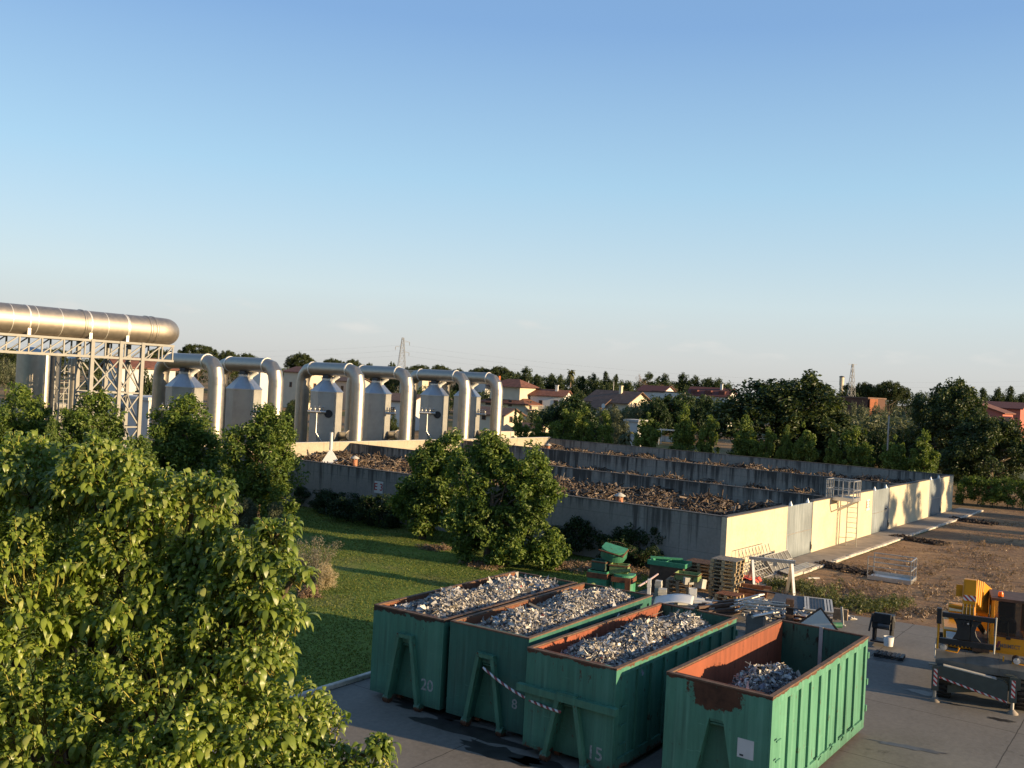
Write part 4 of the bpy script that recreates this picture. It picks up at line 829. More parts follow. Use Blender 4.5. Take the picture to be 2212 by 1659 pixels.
# fork carriage
b = MB(); y0, y1 = -0.62, -0.50
b.box(-0.92, 0.62, y0, y1, 2.66, 2.80); b.box(-0.92, 0.62, y0, y1, 1.88, 2.04); b.box(-0.92, -0.86, y0, y1, 2.04, 2.66); b.box(-0.40, 0.02, -0.50, -0.42, 1.95, 2.75)
b.prism([(-0.52, 2.055), (-0.06, 2.055), (-0.06, 2.645), (-0.52, 2.645), (-0.44, 2.52), (-0.40, 2.35), (-0.44, 2.2)], y0 + 0.03, y1 - 0.03)
b.prism([(-0.05, 2.055), (0.24, 2.055), (0.12, 2.2), (0.08, 2.35), (0.12, 2.52), (0.24, 2.645), (-0.05, 2.645)], y0 + 0.03, y1 - 0.03)
b.box(-0.96, -0.82, -0.66, -0.49, 2.45, 2.90); fc = b.build('fork_carriage', BK, tl, loc=(-0.15, 0, -0.07), bevel=0.01)
b = MB(); b.tube([(0.58, -0.65, 1.80), (0.60, -0.65, 2.84)], 0.022, 8); b.build('rod', MT['offwhite'], fc)
b = MB(); b.tube([(-0.90, -0.62, 1.72), (-0.90, -0.62, 2.45)], 0.03, 8); b.build('rod', MT['yellow'], fc)
b = MB(); b.tube([(-0.12, -0.60, 2.55), (-0.12, -0.54, 2.55)], 0.03, 8); b.build('pin', MT['lamp'], fc)

b = MB()
for k in range(4): b.tube([(-0.42 + 0.09 * k, -0.36, 3.0), (-0.44 + 0.1 * k, -0.52, 2.75), (-0.40 + 0.08 * k, -0.60, 2.45), (-0.36 + 0.06 * k, -0.46, 2.2)], 0.018, 6)
for k in range(3): b.tube([(-0.02, 0.1 + 0.02 * k, 3.62 - .05 * k), (0.10, 0.9, 3.2 - .06 * k), (0.30, 2.0, 2.95 - .06 * k)], 0.02, 6)
b.build('hose', BK, tl)
b = MB(); b.tube([(0.34, 0.52, 1.5), (0.30, 0.50, 2.2), (0.33, 0.52, 2.9)], 0.018, 6); b.build('grab_handle', BK, cab)
b = MB(); b.tube([(1.38, 0.55, 2.75), (1.55, 0.40, 2.80)], 0.015, 6); b.box(1.50, 1.70, 0.37, 0.41, 2.45, 2.85); b.build('mirror', BK, cab)
b = MB()
for k in range(7): b.box(-0.74 + 0.10 * k, -0.69 + 0.10 * k, 0.343, 0.349, 1.56, 1.69)
b.build('grille', BK, tl)

# ------------------------------------------------------------------ loose things on the dirt and the yard
def cage(loc, rz, label):
    t = thing('work_platform', label, 'platform cage', loc, rz); wx, wy = 2.0, 1.5
    b = MB(); b.box(0, wx, 0, wy, 0.05, 0.11); b.box(0, wx, -0.03, 0, 0.03, 0.24); b.box(0, wx, wy, wy + 0.03, 0.03, 0.24); b.box(wx, wx + 0.03, -0.03, wy + 0.03, 0.03, 0.24); b.build('base', MT['galv'], t)
    b = MB()
    for p in ((0, 0), (wx, 0), (wx, wy / 2), (wx, wy), (0, wy)): b.bar((p[0], p[1], 0.2), (p[0], p[1], 1.15), 0.045)
    for z in (0.68, 1.15): b.bar((wx, 0, z), (wx, wy, z), 0.045); b.bar((0, wy, z), (wx, wy, z), 0.045); b.bar((0, 0, z), (wx, 0, z), 0.035)
    b.bar((0, wy, 0.95), (wx, wy, 0.95), 0.03); b.build('railing', MT['galv'], t)
cage(G(1873, 1252), R(-32), 'grey steel platform cage with railings standing on the dry dirt')
p = G(1904, 1402, 0.012); t = thing('forklift_attachment', 'black boxy machine attachment standing on a pallet beside the container', 'attachment', p, R(-30))
b = MB(); b.box(-0.45, 0.32, 0.3, 0.9, 0.13, 0.2); b.box(-0.42, 0.30, 0.35, 0.85, 0.62, 1.12); b.box(-0.36, 0.24, 0.25, 0.35, 0.85, 1.2); b.box(-0.4, -0.3, 0.4, 0.5, 0.2, 0.62); b.box(0.18, 0.28, 0.4, 0.5, 0.2, 0.62); b.box(-0.4, -0.3, 0.7, 0.8, 0.2, 0.62); b.box(0.18, 0.28, 0.7, 0.8, 0.2, 0.62)
b.tube([(0.30, 0.35, 1.15), (0.36, 0.28, 0.95)], 0.04, 6); b.tube([(-0.42, 0.4, 1.1), (-0.5, 0.3, 0.5)], 0.04, 6); b.build('frame', MT['black'], t, bevel=0.02); b = MB(); b.tube([(-0.2, 0.3, 0.75), (0.2, 0.3, 0.75)], 0.1, 10); b.build('cylinder', MT['dark'], t)
def pallet(loc, rz, label, mats, sx=1.2, sy=1.0, h=0.145, group=None, tilt=0.0, name='pallet', slat=0.10, gap=0.04):
    t = thing(name, label, 'pallet', loc, rz, group); t.rotation_euler.x = tilt
    b = MB(); x = 0
    while x < sx - 0.01: b.box(x, min(x + slat, sx), 0, sy, h - 0.022, h); x += slat + gap
    b.build('deck', mats[0], t)
    b = MB()
    for y in (0, sy / 2 - 0.05, sy - 0.1):
        for xx in (0.002, sx / 2 - 0.07, sx - 0.142): b.box(xx, xx + 0.14, y + 0.001, y + 0.099, 0.022, h - 0.024)
        b.box(0.001, sx - 0.001, y + 0.001, y + 0.099, 0.0, 0.02)
    b.build('runner', mats[1], t); return t
pallet(G(1887, 1418, 0.012), R(-30), 'small dark pallet under the white bucket near the black attachment', [MT['black'], MT['black']], 0.95, 0.6, 0.12)
p = G(1919, 1395, 0.13); t = thing('bucket', 'white bucket on a dark pallet beside the black attachment', 'bucket', p); b = MB(); b.lathe([(0.15, 0), (0.18, 0.33), (0.165, 0.33), (0.14, 0.05)], n=18); b.build('body', MT['white'], t); b = MB(); b.tube([(0.18 * cos(a), 0.19 * sin(a), 0.30 - 0.10 * sin(a)) for a in np.linspace(0, pi, 9)], 0.008, 5); b.build('handle', MT['galv'], t)

# stacks of slatted gratings: every grating is a thing
def stack(px, py, d, n, rz, where, mats, sx, sy, h, seed, name='grating_slab', z0=0.0):
    rng = random.Random(seed); base = ground_at(px, d); ords = ['topmost', 'second', 'third', 'fourth', 'fifth', 'sixth', 'seventh', 'eighth', 'ninth', 'tenth', 'eleventh', 'twelfth']
    for k in range(n):
        i = n - 1 - k; wd = 'topmost slatted slab ' if i == 0 else ('lowest slatted slab ' if k == 0 else ords[i] + ' slatted slab from the top ')
        o = pallet(base + Vector((rng.uniform(-.05, .05), rng.uniform(-.05, .05), z0 + k * (h + 0.004))), rz + rng.uniform(-.05, .05), wd + where, mats, sx, sy, h, 'slatted slabs ' + where, name=name, slat=0.13, gap=0.03)
stack(1553, 1298, 41.2, 11, R(-33), 'of the tall leaning grey stack by the A frame', [MT['greypal'], MT['tanpal']], 1.15, 1.1, 0.155, 3)
stack(1498, 1270, 43.2, 8, R(-30), 'of the broad dark stack against the shaded wall corner', [MT['brown'], MT['tanpal']], 1.35, 1.1, 0.15, 5)
stack(1566, 1305, 39.6, 4, R(-33), 'of the low rusty brown stack before the tall grey stack', [MT['rust'], MT['tanpal']], 0.95, 0.8, 0.15, 7)
stack(1458, 1285, 40.6, 5, R(-24), 'of the pale wooden pile under the green box', [MT['wood'], MT['wood']], 1.0, 0.9, 0.17, 9, 'pallet')

# green hopper parts piled behind container 8
def hopper(px, py, d, w, dp, h, rz, label, mat, z0, tilt=(0, 0), cat='scrap box', cyl=False, name='hopper_box'):
    p = W(px, py, d); p.z = z0; t = thing(name, label, cat, p, rz); t.rotation_euler = (tilt[0], tilt[1], rz)
    b = MB(); th = 0.03
    if cyl:
        a = [(w / 2 * sin(q), dp / 2 - dp / 2 * cos(q)) for q in np.linspace(-0.9, 0.9, 9)]; pl = [(-w / 2, dp * 0.35), (-w / 2, dp), (w / 2, dp), (w / 2, dp * 0.35)] + [(x, y) for x, y in reversed(a)]
        b.prism(pl, 0, h, 'xy')
    else:
        b.box(-w / 2, w / 2, 0, dp, 0, th); b.box(-w / 2, -w / 2 + th, 0, dp, th, h); b.box(w / 2 - th, w / 2, 0, dp, th, h); b.box(-w / 2 + th, w / 2 - th, 0, th, th, h); b.box(-w / 2 + th, w / 2 - th, dp - th, dp, th, h)
    b.build('shell', mat, t); b = MB(); b.box(-w / 2 - 0.03, w / 2 + 0.03, -0.035, -0.002, h * 0.82, h * 0.95); b.box(w / 2 + 0.002, w / 2 + 0.035, -0.002, dp, h * 0.82, h * 0.95); b.build('edge_rib', MT['rust'], t); return t
hopper(1288, 1275, 38, 0.80, 0.75, 1.55, R(-25), 'dark green square box at the left foot of the scrap pile behind the containers', MT['green'], 0)
hopper(1342, 1275, 37.6, 0.78, 0.75, 1.50, R(-20), 'green box with rust curved edge at the right foot of the scrap pile', MT['green'], 0, cyl=True)
hopper(1291, 1245, 38.2, 0.60, 0.6, 0.36, R(-30), 'small dark box on top of the green box in the scrap pile', MT['greenin'], 1.56)
hopper(1335, 1240, 38.0, 0.72, 0.5, 0.32, R(-18), 'faded yellow green box between the lower and the tilted box', MT['palegreen'], 1.52)
hopper(1316, 1222, 38.1, 0.95, 0.75, 0.42, R(-22), 'tilted pale green hopper with rusty rounded end crowning the scrap pile', MT['green'], 1.93, (R(14), R(10)), cyl=True)
for (a, c, lab) in (((1362, 1232), (1308, 1241), 'yellow green pipe sticking out right of the scrap pile'), ((1263, 1268), (1295, 1258), 'yellow green pipe lying before the left green box')):
    pa = W(a[0], a[1], 37.8); pb = W(c[0], c[1], 38.2); t = thing('scrap_pipe', lab, 'pipe', pa); q = pb - pa; b = MB(); b.tube([(0, 0, 0), q], 0.07, 12); b.lathe([(0.09, -0.02), (0.09, 0.02)], (0, 0, 0), 'x', 12); b.build('pipe', MT['palegreen'], t)
p = ground_at(1377, 36); t = thing('rusty_plate', 'narrow rusty plate standing upright behind the container numbered 8', 'plate', p, R(-20)); b = MB(); b.box(-0.10, 0.10, 0, 0.04, 0, 1.72); b.build('plate', MT['rust'], t); b = MB(); b.box(-0.16, 0.2, -0.02, 0.12, 0, 0.6); b.build('foot', MT['palegreen'], t)
tape(W(1380, 1266, 36), W(1421, 1240, 40.5), 0.02, 'pale striped rod leaning from the rusty plate to the green frame', 0.04)
# green frame and box on the pale pile
p = ground_at(1465, 42.0); t = thing('green_frame', 'bright green steel frame lying on the pile left of the dark stack', 'steel frame', p, R(-28)); b = MB()
b.box(-0.75, 0.75, -0.4, 0.5, 0, 1.2, 1); b.build('crate', MT['brown'], t); b = MB()
for y in (-0.45, 0.5): b.box(-0.85, 0.85, y, y + 0.05, 1.22, 1.42)
for x in (-0.85, -0.1, 0.8): b.box(x, x + 0.05, -0.40, 0.5, 1.22, 1.40)
b.box(-0.80, 0.80, -0.3, 0.4, 1.22, 1.26); b.bar((-0.8, -0.2, 1.5), (0.5, 0.3, 1.5), 0.09); b.build('frame', MT['green'], t)
hopper(1481, 1256, 40.3, 1.0, 0.7, 0.28, R(-24), 'shallow dark box with yellow green face on the pale wooden pile', MT['palegreen'], 0.90)

def board(a, c, e, d1, d2, d3, label, mat, name='sheet', cat='sheet', th=0.02, frame=None):
    """flat sheet through three photographed corners (a origin, c along, e across)"""
    A, B_, C_ = W(*a, d1), W(*c, d2), W(*e, d3); u = B_ - A; v = C_ - A; L1, L2 = u.length, v.length; un = u.normalized(); wn_ = un.cross(v).normalized(); vn = wn_.cross(un)
    t = thing(name, label, cat, A); M = Matrix((un, vn, wn_)).transposed().to_4x4(); t.rotation_euler = M.to_euler(); b = MB(); b.box(0, L1, 0, L2, -th / 2, th / 2); b.build('panel', mat, t)
    if frame:
        b = MB(); w = 0.04
        for y in (0, L2 - w): b.box(0, L1, y, y + w, th / 2 + 0.001, th / 2 + 0.03)
        for x in (0, L1 - w): b.box(x, x + w, w, L2 - w, th / 2 + 0.001, th / 2 + 0.03)
        k = frame[1]
        for i in range(1, k): x = L1 * i / k; b.box(x, x + 0.03, w, L2 - w, th / 2 + 0.001, th / 2 + 0.03)
        b.build('frame', frame[0], t)
    return t
def board3(A, B_, C_, label, mat, name, cat, th=0.03, frame=None):
    u = B_ - A; v = C_ - A; L1 = u.length; un = u.normalized(); wn_ = un.cross(v).normalized(); vn = wn_.cross(un); L2 = v.dot(vn)
    t = thing(name, label, cat, A); t.rotation_euler = Matrix((un, vn, wn_)).transposed().to_euler(); b = MB(); b.box(0, L1, 0, L2, -th / 2, th / 2); b.build('panel', mat, t)
    if frame:
        b = MB(); w = 0.07
        for y in (0, L2 - w): b.box(0, L1, y, y + w, th / 2 + 0.001, th / 2 + 0.03)
        for x in frame[1]: b.box(L1 * x, L1 * x + w, w, L2 - w, th / 2 + 0.001, th / 2 + 0.035)
        b.build('frame', frame[0], t); b = MB(); x = L1 * frame[2]
        while x < L1 - .1: b.box(x, x + .05, w, L2 - w, th / 2 + 0.001, th / 2 + 0.018); x += .11
        b.build('slats', MT['dark'], t)
    return t
board3(G(1738, 1318, 0.95), G(1800, 1326, 0.93), G(1757, 1293, 1.05), 'large dark slatted panel with pale cross bars lying tilted on supports', MT['mudgrey'], 'slatted_panel', 'panel', 0.05, (MT['offwhite'], (0.0, 0.10, 0.72, 0.83, 0.945), 0.16))
board3(G(1664, 1308, 0.95), G(1735, 1317, 0.95), G(1690, 1284, 1.05), 'plain dark grey sheet lying left of the slatted panel', MT['dark'], 'metal_sheet', 'sheet')
for (px, py, d, lab) in ((1818, 1312, 37.6, 'white slanted leg under the right end of the slatted panel'), (1779, 1322, 37.2, 'short pale leg under the middle of the slatted panel')):
    p = W(px, py, d); t = thing('support_leg', lab, 'leg', (p.x, p.y, 0.012), R(-30)); b = MB(); b.bar((0.08, 0, 0), (0, 0, p.z), 0.08); b.box(-0.02, 0.18, -0.1, 0.1, 0, 0.03); b.build('post', MT['offwhite'], t)
# white board, corner up
t = thing('white_board', 'white board leaning corner up behind the half empty container', 'board', W(1767, 1360, 33.0) - Vector((0, 0, 0)), R(-22)); b = MB(); b.prism([(-0.62, -0.75), (0.72, -0.85), (0.75, -0.15), (0.05, 0.70), (-0.62, 0.10)], 0, 0.03); b.build('board', MT['white'], t); b = MB(); b.bar((0.05, 0.05, 0.74), (-0.66, 0.05, 0.12), 0.06); b.bar((0.05, 0.05, 0.74), (0.78, 0.05, -0.13), 0.06); b.build('edge', MT['brown'], t)
# grey A frame
af = thing('a_frame', 'grey steel A frame trestle with a thick top beam standing on the dirt', 'trestle', G(1664, 1284), atan2(-0.62, 1.9)); b = MB()
b.box(-1.0, 1.0, -0.07, 0.07, 1.46, 1.60); b.build('top_beam', MT['galv'], af)
for x in (-0.85, 0.85):
    for s in (-1, 1): b = MB(); b.bar((x - s * 0.18, s * 0.42, 0), (x, s * 0.04, 1.458), 0.11); b.build('leg', MT['galv'], af)
b = MB(); b.box(0.05, 0.22, -0.09, -0.072, 1.28, 1.5); b.tube([(0.13, -0.08, 1.3), (0.13, -0.08, 1.15)], 0.03, 6); b.build('hook_plate', MT['galv'], af)
# red sheet on concrete block
p = ground_at(1618, 43.6); t = thing('concrete_block', 'grey concrete block under the red sheet', 'block', p, R(-35)); b = MB(); b.box(-0.55, 0.75, -0.3, 0.5, 0, 0.52); b.build('block', MT['slab'], t, bevel=0.03); 
o = thing('red_sheet', 'crumpled orange red plastic sheet lying over the concrete block', 'sheet', p + Vector((0, 0, 0.54)), R(-35)); rg = np.random.default_rng(5); nx, ny = 14, 9; X, YY = np.meshgrid(np.linspace(-0.62, 0.85, nx), np.linspace(-0.38, 0.55, ny), indexing='ij'); Z = rg.uniform(0, 0.09, X.shape); Z[0] -= 0.15; Z[-1] -= 0.15; idx = np.arange(nx * ny).reshape(nx, ny)
link('sheet', np_mesh('sheet', np.stack([X, YY, Z], -1).reshape(-1, 3), np.stack([idx[:-1, :-1], idx[1:, :-1], idx[1:, 1:], idx[:-1, 1:]], -1).reshape(-1, 4)), MT['orange_sheet'], o)
# panels leaning on the cream front, posts on the path
def lean_frame(x, y, w, h, nx, nz, mat, panel, label, lean=0.35):
    t = thing('lattice_panel', label, 'panel', B2W(x, y, 0.13), LA); t.rotation_euler = (-lean, 0, LA); b = MB()
    for k in range(nx + 1): b.bar((w * k / nx, 0, 0), (w * k / nx, 0, h), 0.035)
    for k in range(nz + 1): b.bar((0, -0.004, h * k / nz), (w, -0.004, h * k / nz), 0.03)
    b.build('frame', mat, t)
    if panel: b = MB(); b.box(0.02, w - 0.02, 0.02, 0.03, 0.02, h - 0.02); b.build('infill', panel, t)
lean_frame(0.8, -0.75, 3.6, 1.35, 9, 3, MT['offwhite'], None, 'pale rail lattice leaning against the cream wall left of the A frame')
lean_frame(3.2, -1.15, 3.0, 0.95, 6, 2, MT['offwhite'], MT['mudgrey'], 'grey green framed panel leaning before the pale lattice', 0.6)
lean_frame(1.0, -1.2, 2.6, 0.9, 8, 2, MT['offwhite'], None, 'second pale rail lattice lying lower beside the framed panel', 0.9)
for k in range(4):
    t = thing('steel_post', ['long galvanised post lying outermost on the path kerb behind the A frame', 'second galvanised post on the path, next to the outermost', 'third galvanised post on the path, under the lattice', 'innermost galvanised post on the path near the panels'][k], 'post', B2W(3.0 + 0.12 * k, -1.85 + 0.17 * k, 0.2), LA, 'galvanised posts lying on the path'); b = MB(); b.box(0, 3.9, -0.06, 0.06, -0.06, 0.06); b.build('post', MT['galv'], t); b = MB(); b.box(-0.012, 0, -0.09, 0.09, -0.065, 0.09); b.build('foot_plate', MT['dark'], t)
# beams, profiles, racks, boxes
rg = random.Random(12)
def bars(px, py, d, n, L, w, rz, mat, labels, name, cat, z0=0.0, spread=0.5, slope=0.0, group=None, rise=0.0):
    base = ground_at(px, d)
    for k in range(n):
        t = thing(name, labels[k % len(labels)] if len(labels) == n else labels[0], cat, base + Vector((rg.uniform(-.2, .2), spread * (k / n), z0 + w / 2 + (k % 3) * w * 1.05 * rise)), rz + rg.uniform(-.10, .10), group); t.rotation_euler.y = slope + rg.uniform(-.03, .03)
        b = MB(); b.box(0, L * rg.uniform(.8, 1.1), -w * .5, w * .5, -w * .35, w * .35); b.build('bar', mat, t)
        b = MB(); b.box(-0.006, 0, -w * .5, w * .5, -w * .35, w * .35); b.build('end_plate', mat, t)
bars(1621, 1290, 41.0, 5, 1.3, 0.16, R(-20), MT['rust'], ['rusty beam of the short pile left of the A frame foot'], 'rusty_beam', 'beam', 0.25, 0.9, 0, 'rusty beams left of the A frame', 1)
bars(1612, 1275, 40.2, 1, 4.2, 0.07, R(-26), MT['black'], ['long thin dark bar lying across the pile before the A frame'], 'dark_bar', 'bar', 0.75)
bars(1478, 1310, 37.5, 9, 1.5, 0.11, R(-8), MT['white'], ['white profile of the bundle behind the container numbered 15'], 'white_profile', 'profile', 0.35, 1.0, 0, 'white profiles behind container 15', 1)
bars(1545, 1320, 36.6, 6, 2.2, 0.14, R(28), MT['brown'], ['brown sheet metal strip lying between the white bundle and the silver racks'], 'brown_strip', 'strip', 0.2, 1.0, 0, 'brown strips behind container 15', 1)
bars(1620, 1335, 36.6, 8, 1.4, 0.07, R(30), MT['galv'], ['silver rack bar lying crosswise behind the gap between containers'], 'rack_bar', 'bar', 0.55, 1.6, -0.12, 'silver rack bars behind the gap', 1)
bars(1640, 1330, 36.2, 7, 1.5, 0.06, R(-35), MT['galv'], ['silver rack rung lying crossed over the silver rack bars'], 'rack_rung', 'bar', 0.75, 1.5, -0.08, 'silver rack rungs behind the gap', 1)
bars(1738, 1330, 36.4, 6, 1.5, 0.10, R(-28), MT['rust'], ['rust brown beam under the slatted panel'], 'rusty_beam', 'beam', 0.05, 1.4, 0, 'rusty beams under the slatted panel', 1)
bars(1560, 1310, 38.4, 4, 1.7, 0.12, R(-30), MT['offwhite'], ['pale steel profile lying beside the rusty stack'], 'pale_profile', 'profile', 0.1, 1.0, 0, 'pale profiles beside the rusty stack', 1)
def crate(px, py, d, w, dp, h, rz, mat, label, name='box', cat='box', z0=0.0, tilt=0.0, open_=False):
    p = ground_at(px, d); t = thing(name, label, cat, p + Vector((0, 0, z0)), rz); t.rotation_euler.x = tilt; b = MB(); th = 0.025
    if open_: b.box(0, w, 0, dp, 0, th); b.box(0, th, 0, dp, th, h); b.box(w - th, w, 0, dp, th, h); b.box(th, w - th, 0, th, th, h); b.box(th, w - th, dp - th, dp, th, h)
    else: b.box(0, w, 0, dp, 0, h)
    b.build('body', mat, t, bevel=0.01); b = MB(); b.box(-0.008, w + 0.008, -0.008, dp + 0.008, h * 0.8, h * 0.88) if not open_ else b.box(0.06, w - 0.06, -0.012, -0.001, h * 0.35, h * 0.5); b.build('band', mat, t)
crate(1636, 1346, 35.2, 0.62, 0.45, 0.75, R(-25), MT['mudgrey'], 'grey sheet metal box among the silver racks', open_=True)
crate(1436, 1275, 39.0, 0.26, 0.26, 1.1, R(-20), MT['offwhite'], 'slim pale carton standing behind the container numbered 15')
crate(1444, 1280, 38.6, 0.34, 0.34, 0.85, R(-10), MT['offwhite'], 'wider pale carton beside the slim pale carton')
crate(1500, 1282, 40.2, 0.42, 0.36, 0.30, R(15), MT['offwhite'], 'white carton with lit top beside the wooden pile', z0=0.75, tilt=0.15)
crate(1518, 1282, 40.6, 0.42, 0.36, 0.40, R(-40), MT['offwhite'], 'crushed pale carton left of the tall grey stack', z0=0.6, tilt=-0.2)
crate(1510, 1300, 38.6, 0.32, 0.26, 0.38, R(-10), MT['white'], 'white hollow frame box on the white profiles', z0=0.55, open_=True)
crate(1721, 1330, 36.0, 0.28, 0.28, 1.25, R(-15), MT['brown'], 'dark brown upright box between racks and white board')
crate(1823, 1336, 38.0, 0.55, 0.2, 0.42, R(-25), MT['wood'], 'pale wood block at the right end of the slatted panel', 'wood_block', 'block', 0.15)
crate(1800, 1362, 34.6, 0.62, 0.45, 0.32, R(-25), MT['rust'], 'brown open crate behind the half empty container corner', 'crate', 'crate', open_=True)
crate(1838, 1366, 34.4, 0.36, 0.36, 0.28, R(-25), MT['brown'], 'small dark box right of the brown crate', 'crate', 'crate')
crate(1420, 1300, 37.2, 0.14, 0.14, 1.5, R(-12), MT['white'], 'white post leaning behind the container numbered 15', 'post', 'post', tilt=0.05)
for (px, py, d, L, rz, lab) in ((1795, 1345, 36.4, 0.9, R(10), 'green pipe end under the slatted panel'), (1650, 1350, 34.8, 1.6, R(40), 'silver tube lying behind the gap between the containers')):
    t = thing('scrap_pipe', lab, 'pipe', ground_at(px, d) + Vector((0, 0, 0.25 if L < 1 else 0.8)), rz); b = MB(); b.tube([(0, 0, 0), (L, 0, 0)], 0.11 if L < 1 else 0.06, 12); b.build('pipe', MT['green'] if L < 1 else MT['galv'], t)
t = thing('curved_sheet', 'large white curved sheet behind the container numbered 15', 'sheet', ground_at(1434, 37.2) + Vector((0, 0, 0.3)), R(-14)); X, YY = np.meshgrid(np.linspace(0, 1.5, 14), np.linspace(0, 1.1, 6), indexing='ij'); Z = 0.22 * np.sin(X / 1.5 * 2.2) + 0.2 + 0.1 * YY; idx = np.arange(84).reshape(14, 6)
o = link('sheet', np_mesh('sheet', np.stack([X, YY, Z], -1).reshape(-1, 3), np.stack([idx[:-1, :-1], idx[1:, :-1], idx[1:, 1:], idx[:-1, 1:]], -1).reshape(-1, 4), True), MT['white'], t); o.modifiers.new('solid', 'SOLIDIFY').thickness = 0.012
# debris strips and low kerb of dug soil on the dirt
def debris(a, c, n, w, label, mat, size=(0.22, 0.05, 0.04), seed=0):
    rng = np.random.default_rng(seed); A, B_ = G(*a), G(*c); u = rng.uniform(0, 1, n); dv = B_ - A; nn = Vector((-dv.y, dv.x, 0)).normalized(); off = rng.normal(0, w, n)
    C = np.stack([A.x + dv.x * u + nn.x * off, A.y + dv.y * u + nn.y * off, rng.uniform(0.0, 0.14, n)], -1); ax = rand_dirs(rng, n); ax[:, 2] *= .3; ax = unit(ax)
    V, F = boxes_np(C, ax, perp(rng, ax), np.stack([size[0] * rng.lognormal(-.2, .5, n) * .5, np.full(n, size[1]), np.full(n, size[2])], -1)); prop(link('debris', np_mesh('debris', V, F), mat), label, 'debris', None, 'stuff')
DB = M_island('dark debris', [(0, (0.025, 0.018, 0.014)), (0.4, (0.06, 0.04, 0.027)), (0.7, (0.035, 0.025, 0.02)), (0.9, (0.13, 0.09, 0.06))], 0.95)
debris((1832, 1233), (1884, 1243), 420, 0.22, 'dark wood debris strip left of the platform cage', DB, seed=1); debris((1770, 1219), (1824, 1232), 220, 0.25, 'thin dark debris strip by the path kerb', DB, seed=2)
debris((1930, 1160), (2039, 1178), 600, 0.28, 'dark debris strip on the dirt below the second gate', DB, seed=3); debris((2052, 1121), (2150, 1134), 450, 0.3, 'far dark debris strip near the hedge', DB, seed=4)
debris((1480, 1245), (1530, 1262), 100, 0.5, 'rubbish between the stacks at the wall corner', MT['chips'], (0.4, 0.06, 0.04), 6); debris((1640, 1300), (1760, 1345), 500, 0.8, 'metal rubbish scattered under the racks and panels', MT['scrap'], (0.35, 0.05, 0.03), 7); debris((1440, 1300), (1560, 1318), 300, 0.7, 'rubbish scattered behind container 15', MT['scrap'], (0.35, 0.05, 0.03), 8)
bars(1770, 1268, 47, 1, 0.8, 0.10, R(20), MT['offwhite'], ['short pale plank lying in the weeds right of the A frame'], 'plank', 'plank')

# ------------------------------------------------------------------ vegetation
def clumps_in(rng, lobes, n, shell=(0.55, 1.0)):
    w = np.array([l[3] * l[4] * l[5] for l in lobes]) ** 0.67; w /= w.sum(); pick = rng.choice(len(lobes), n, p=w); Lb = np.array(lobes)[pick]
    d = rand_dirs(rng, n); return Lb[:, :3] + d * Lb[:, 3:] * rng.uniform(shell[0], shell[1], (n, 1)), d
def foliage(rng, C, rad, per, ln, asp=0.5, up=0.35, out=0.6, droop=0.0, squash=1.0, fold=0.18):
    n = len(C) * per; c = np.repeat(C, per, 0); r = np.repeat(rad, per)[:, None]
    u = rand_dirs(rng, n); u[:, 2] *= squash
    p = c + u * r * (rng.uniform(0.15, 1.0, (n, 1)) ** 0.6)
    nm = unit(u * out + rng.normal(0, 0.55, (n, 3)) + np.array([0, 0, up])); a = perp(rng, nm); a[:, 2] -= droop; a = unit(a - nm * (a * nm).sum(-1, keepdims=True)); b = np.cross(nm, a)
    L = ln * rng.lognormal(0, 0.25, (n, 1)); Wd = L * asp
    V = np.stack([p - a * L * .5, p + b * Wd * .5 + nm * L * fold, p + a * L * .5, p - b * Wd * .5 + nm * L * fold], 1).reshape(-1, 3)
    return V, np.arange(n * 4).reshape(n, 4)
def limbs(b, rng, base, top, r0, targets, n=8, mi=0):
    base, top = Vector(base), Vector(top); mid = base.lerp(top, 0.5) + Vector((rng.uniform(-.1, .1) * r0 * 4, rng.uniform(-.1, .1) * r0 * 4, 0))
    b.tube([base, base.lerp(mid, 0.5), mid, top], [r0 * 1.25, r0, r0 * .85, r0 * .55], n, mi)
    for tg in targets:
        tg = Vector(tg); k = rng.uniform(0.35, 0.95); s = base.lerp(top, k); q = s.lerp(tg, 0.55) + Vector((0, 0, -0.06 * (tg - s).length)); b.tube([s, q, tg], [r0 * .42, r0 * .26, r0 * .08], 6, mi)
PROTO = {}
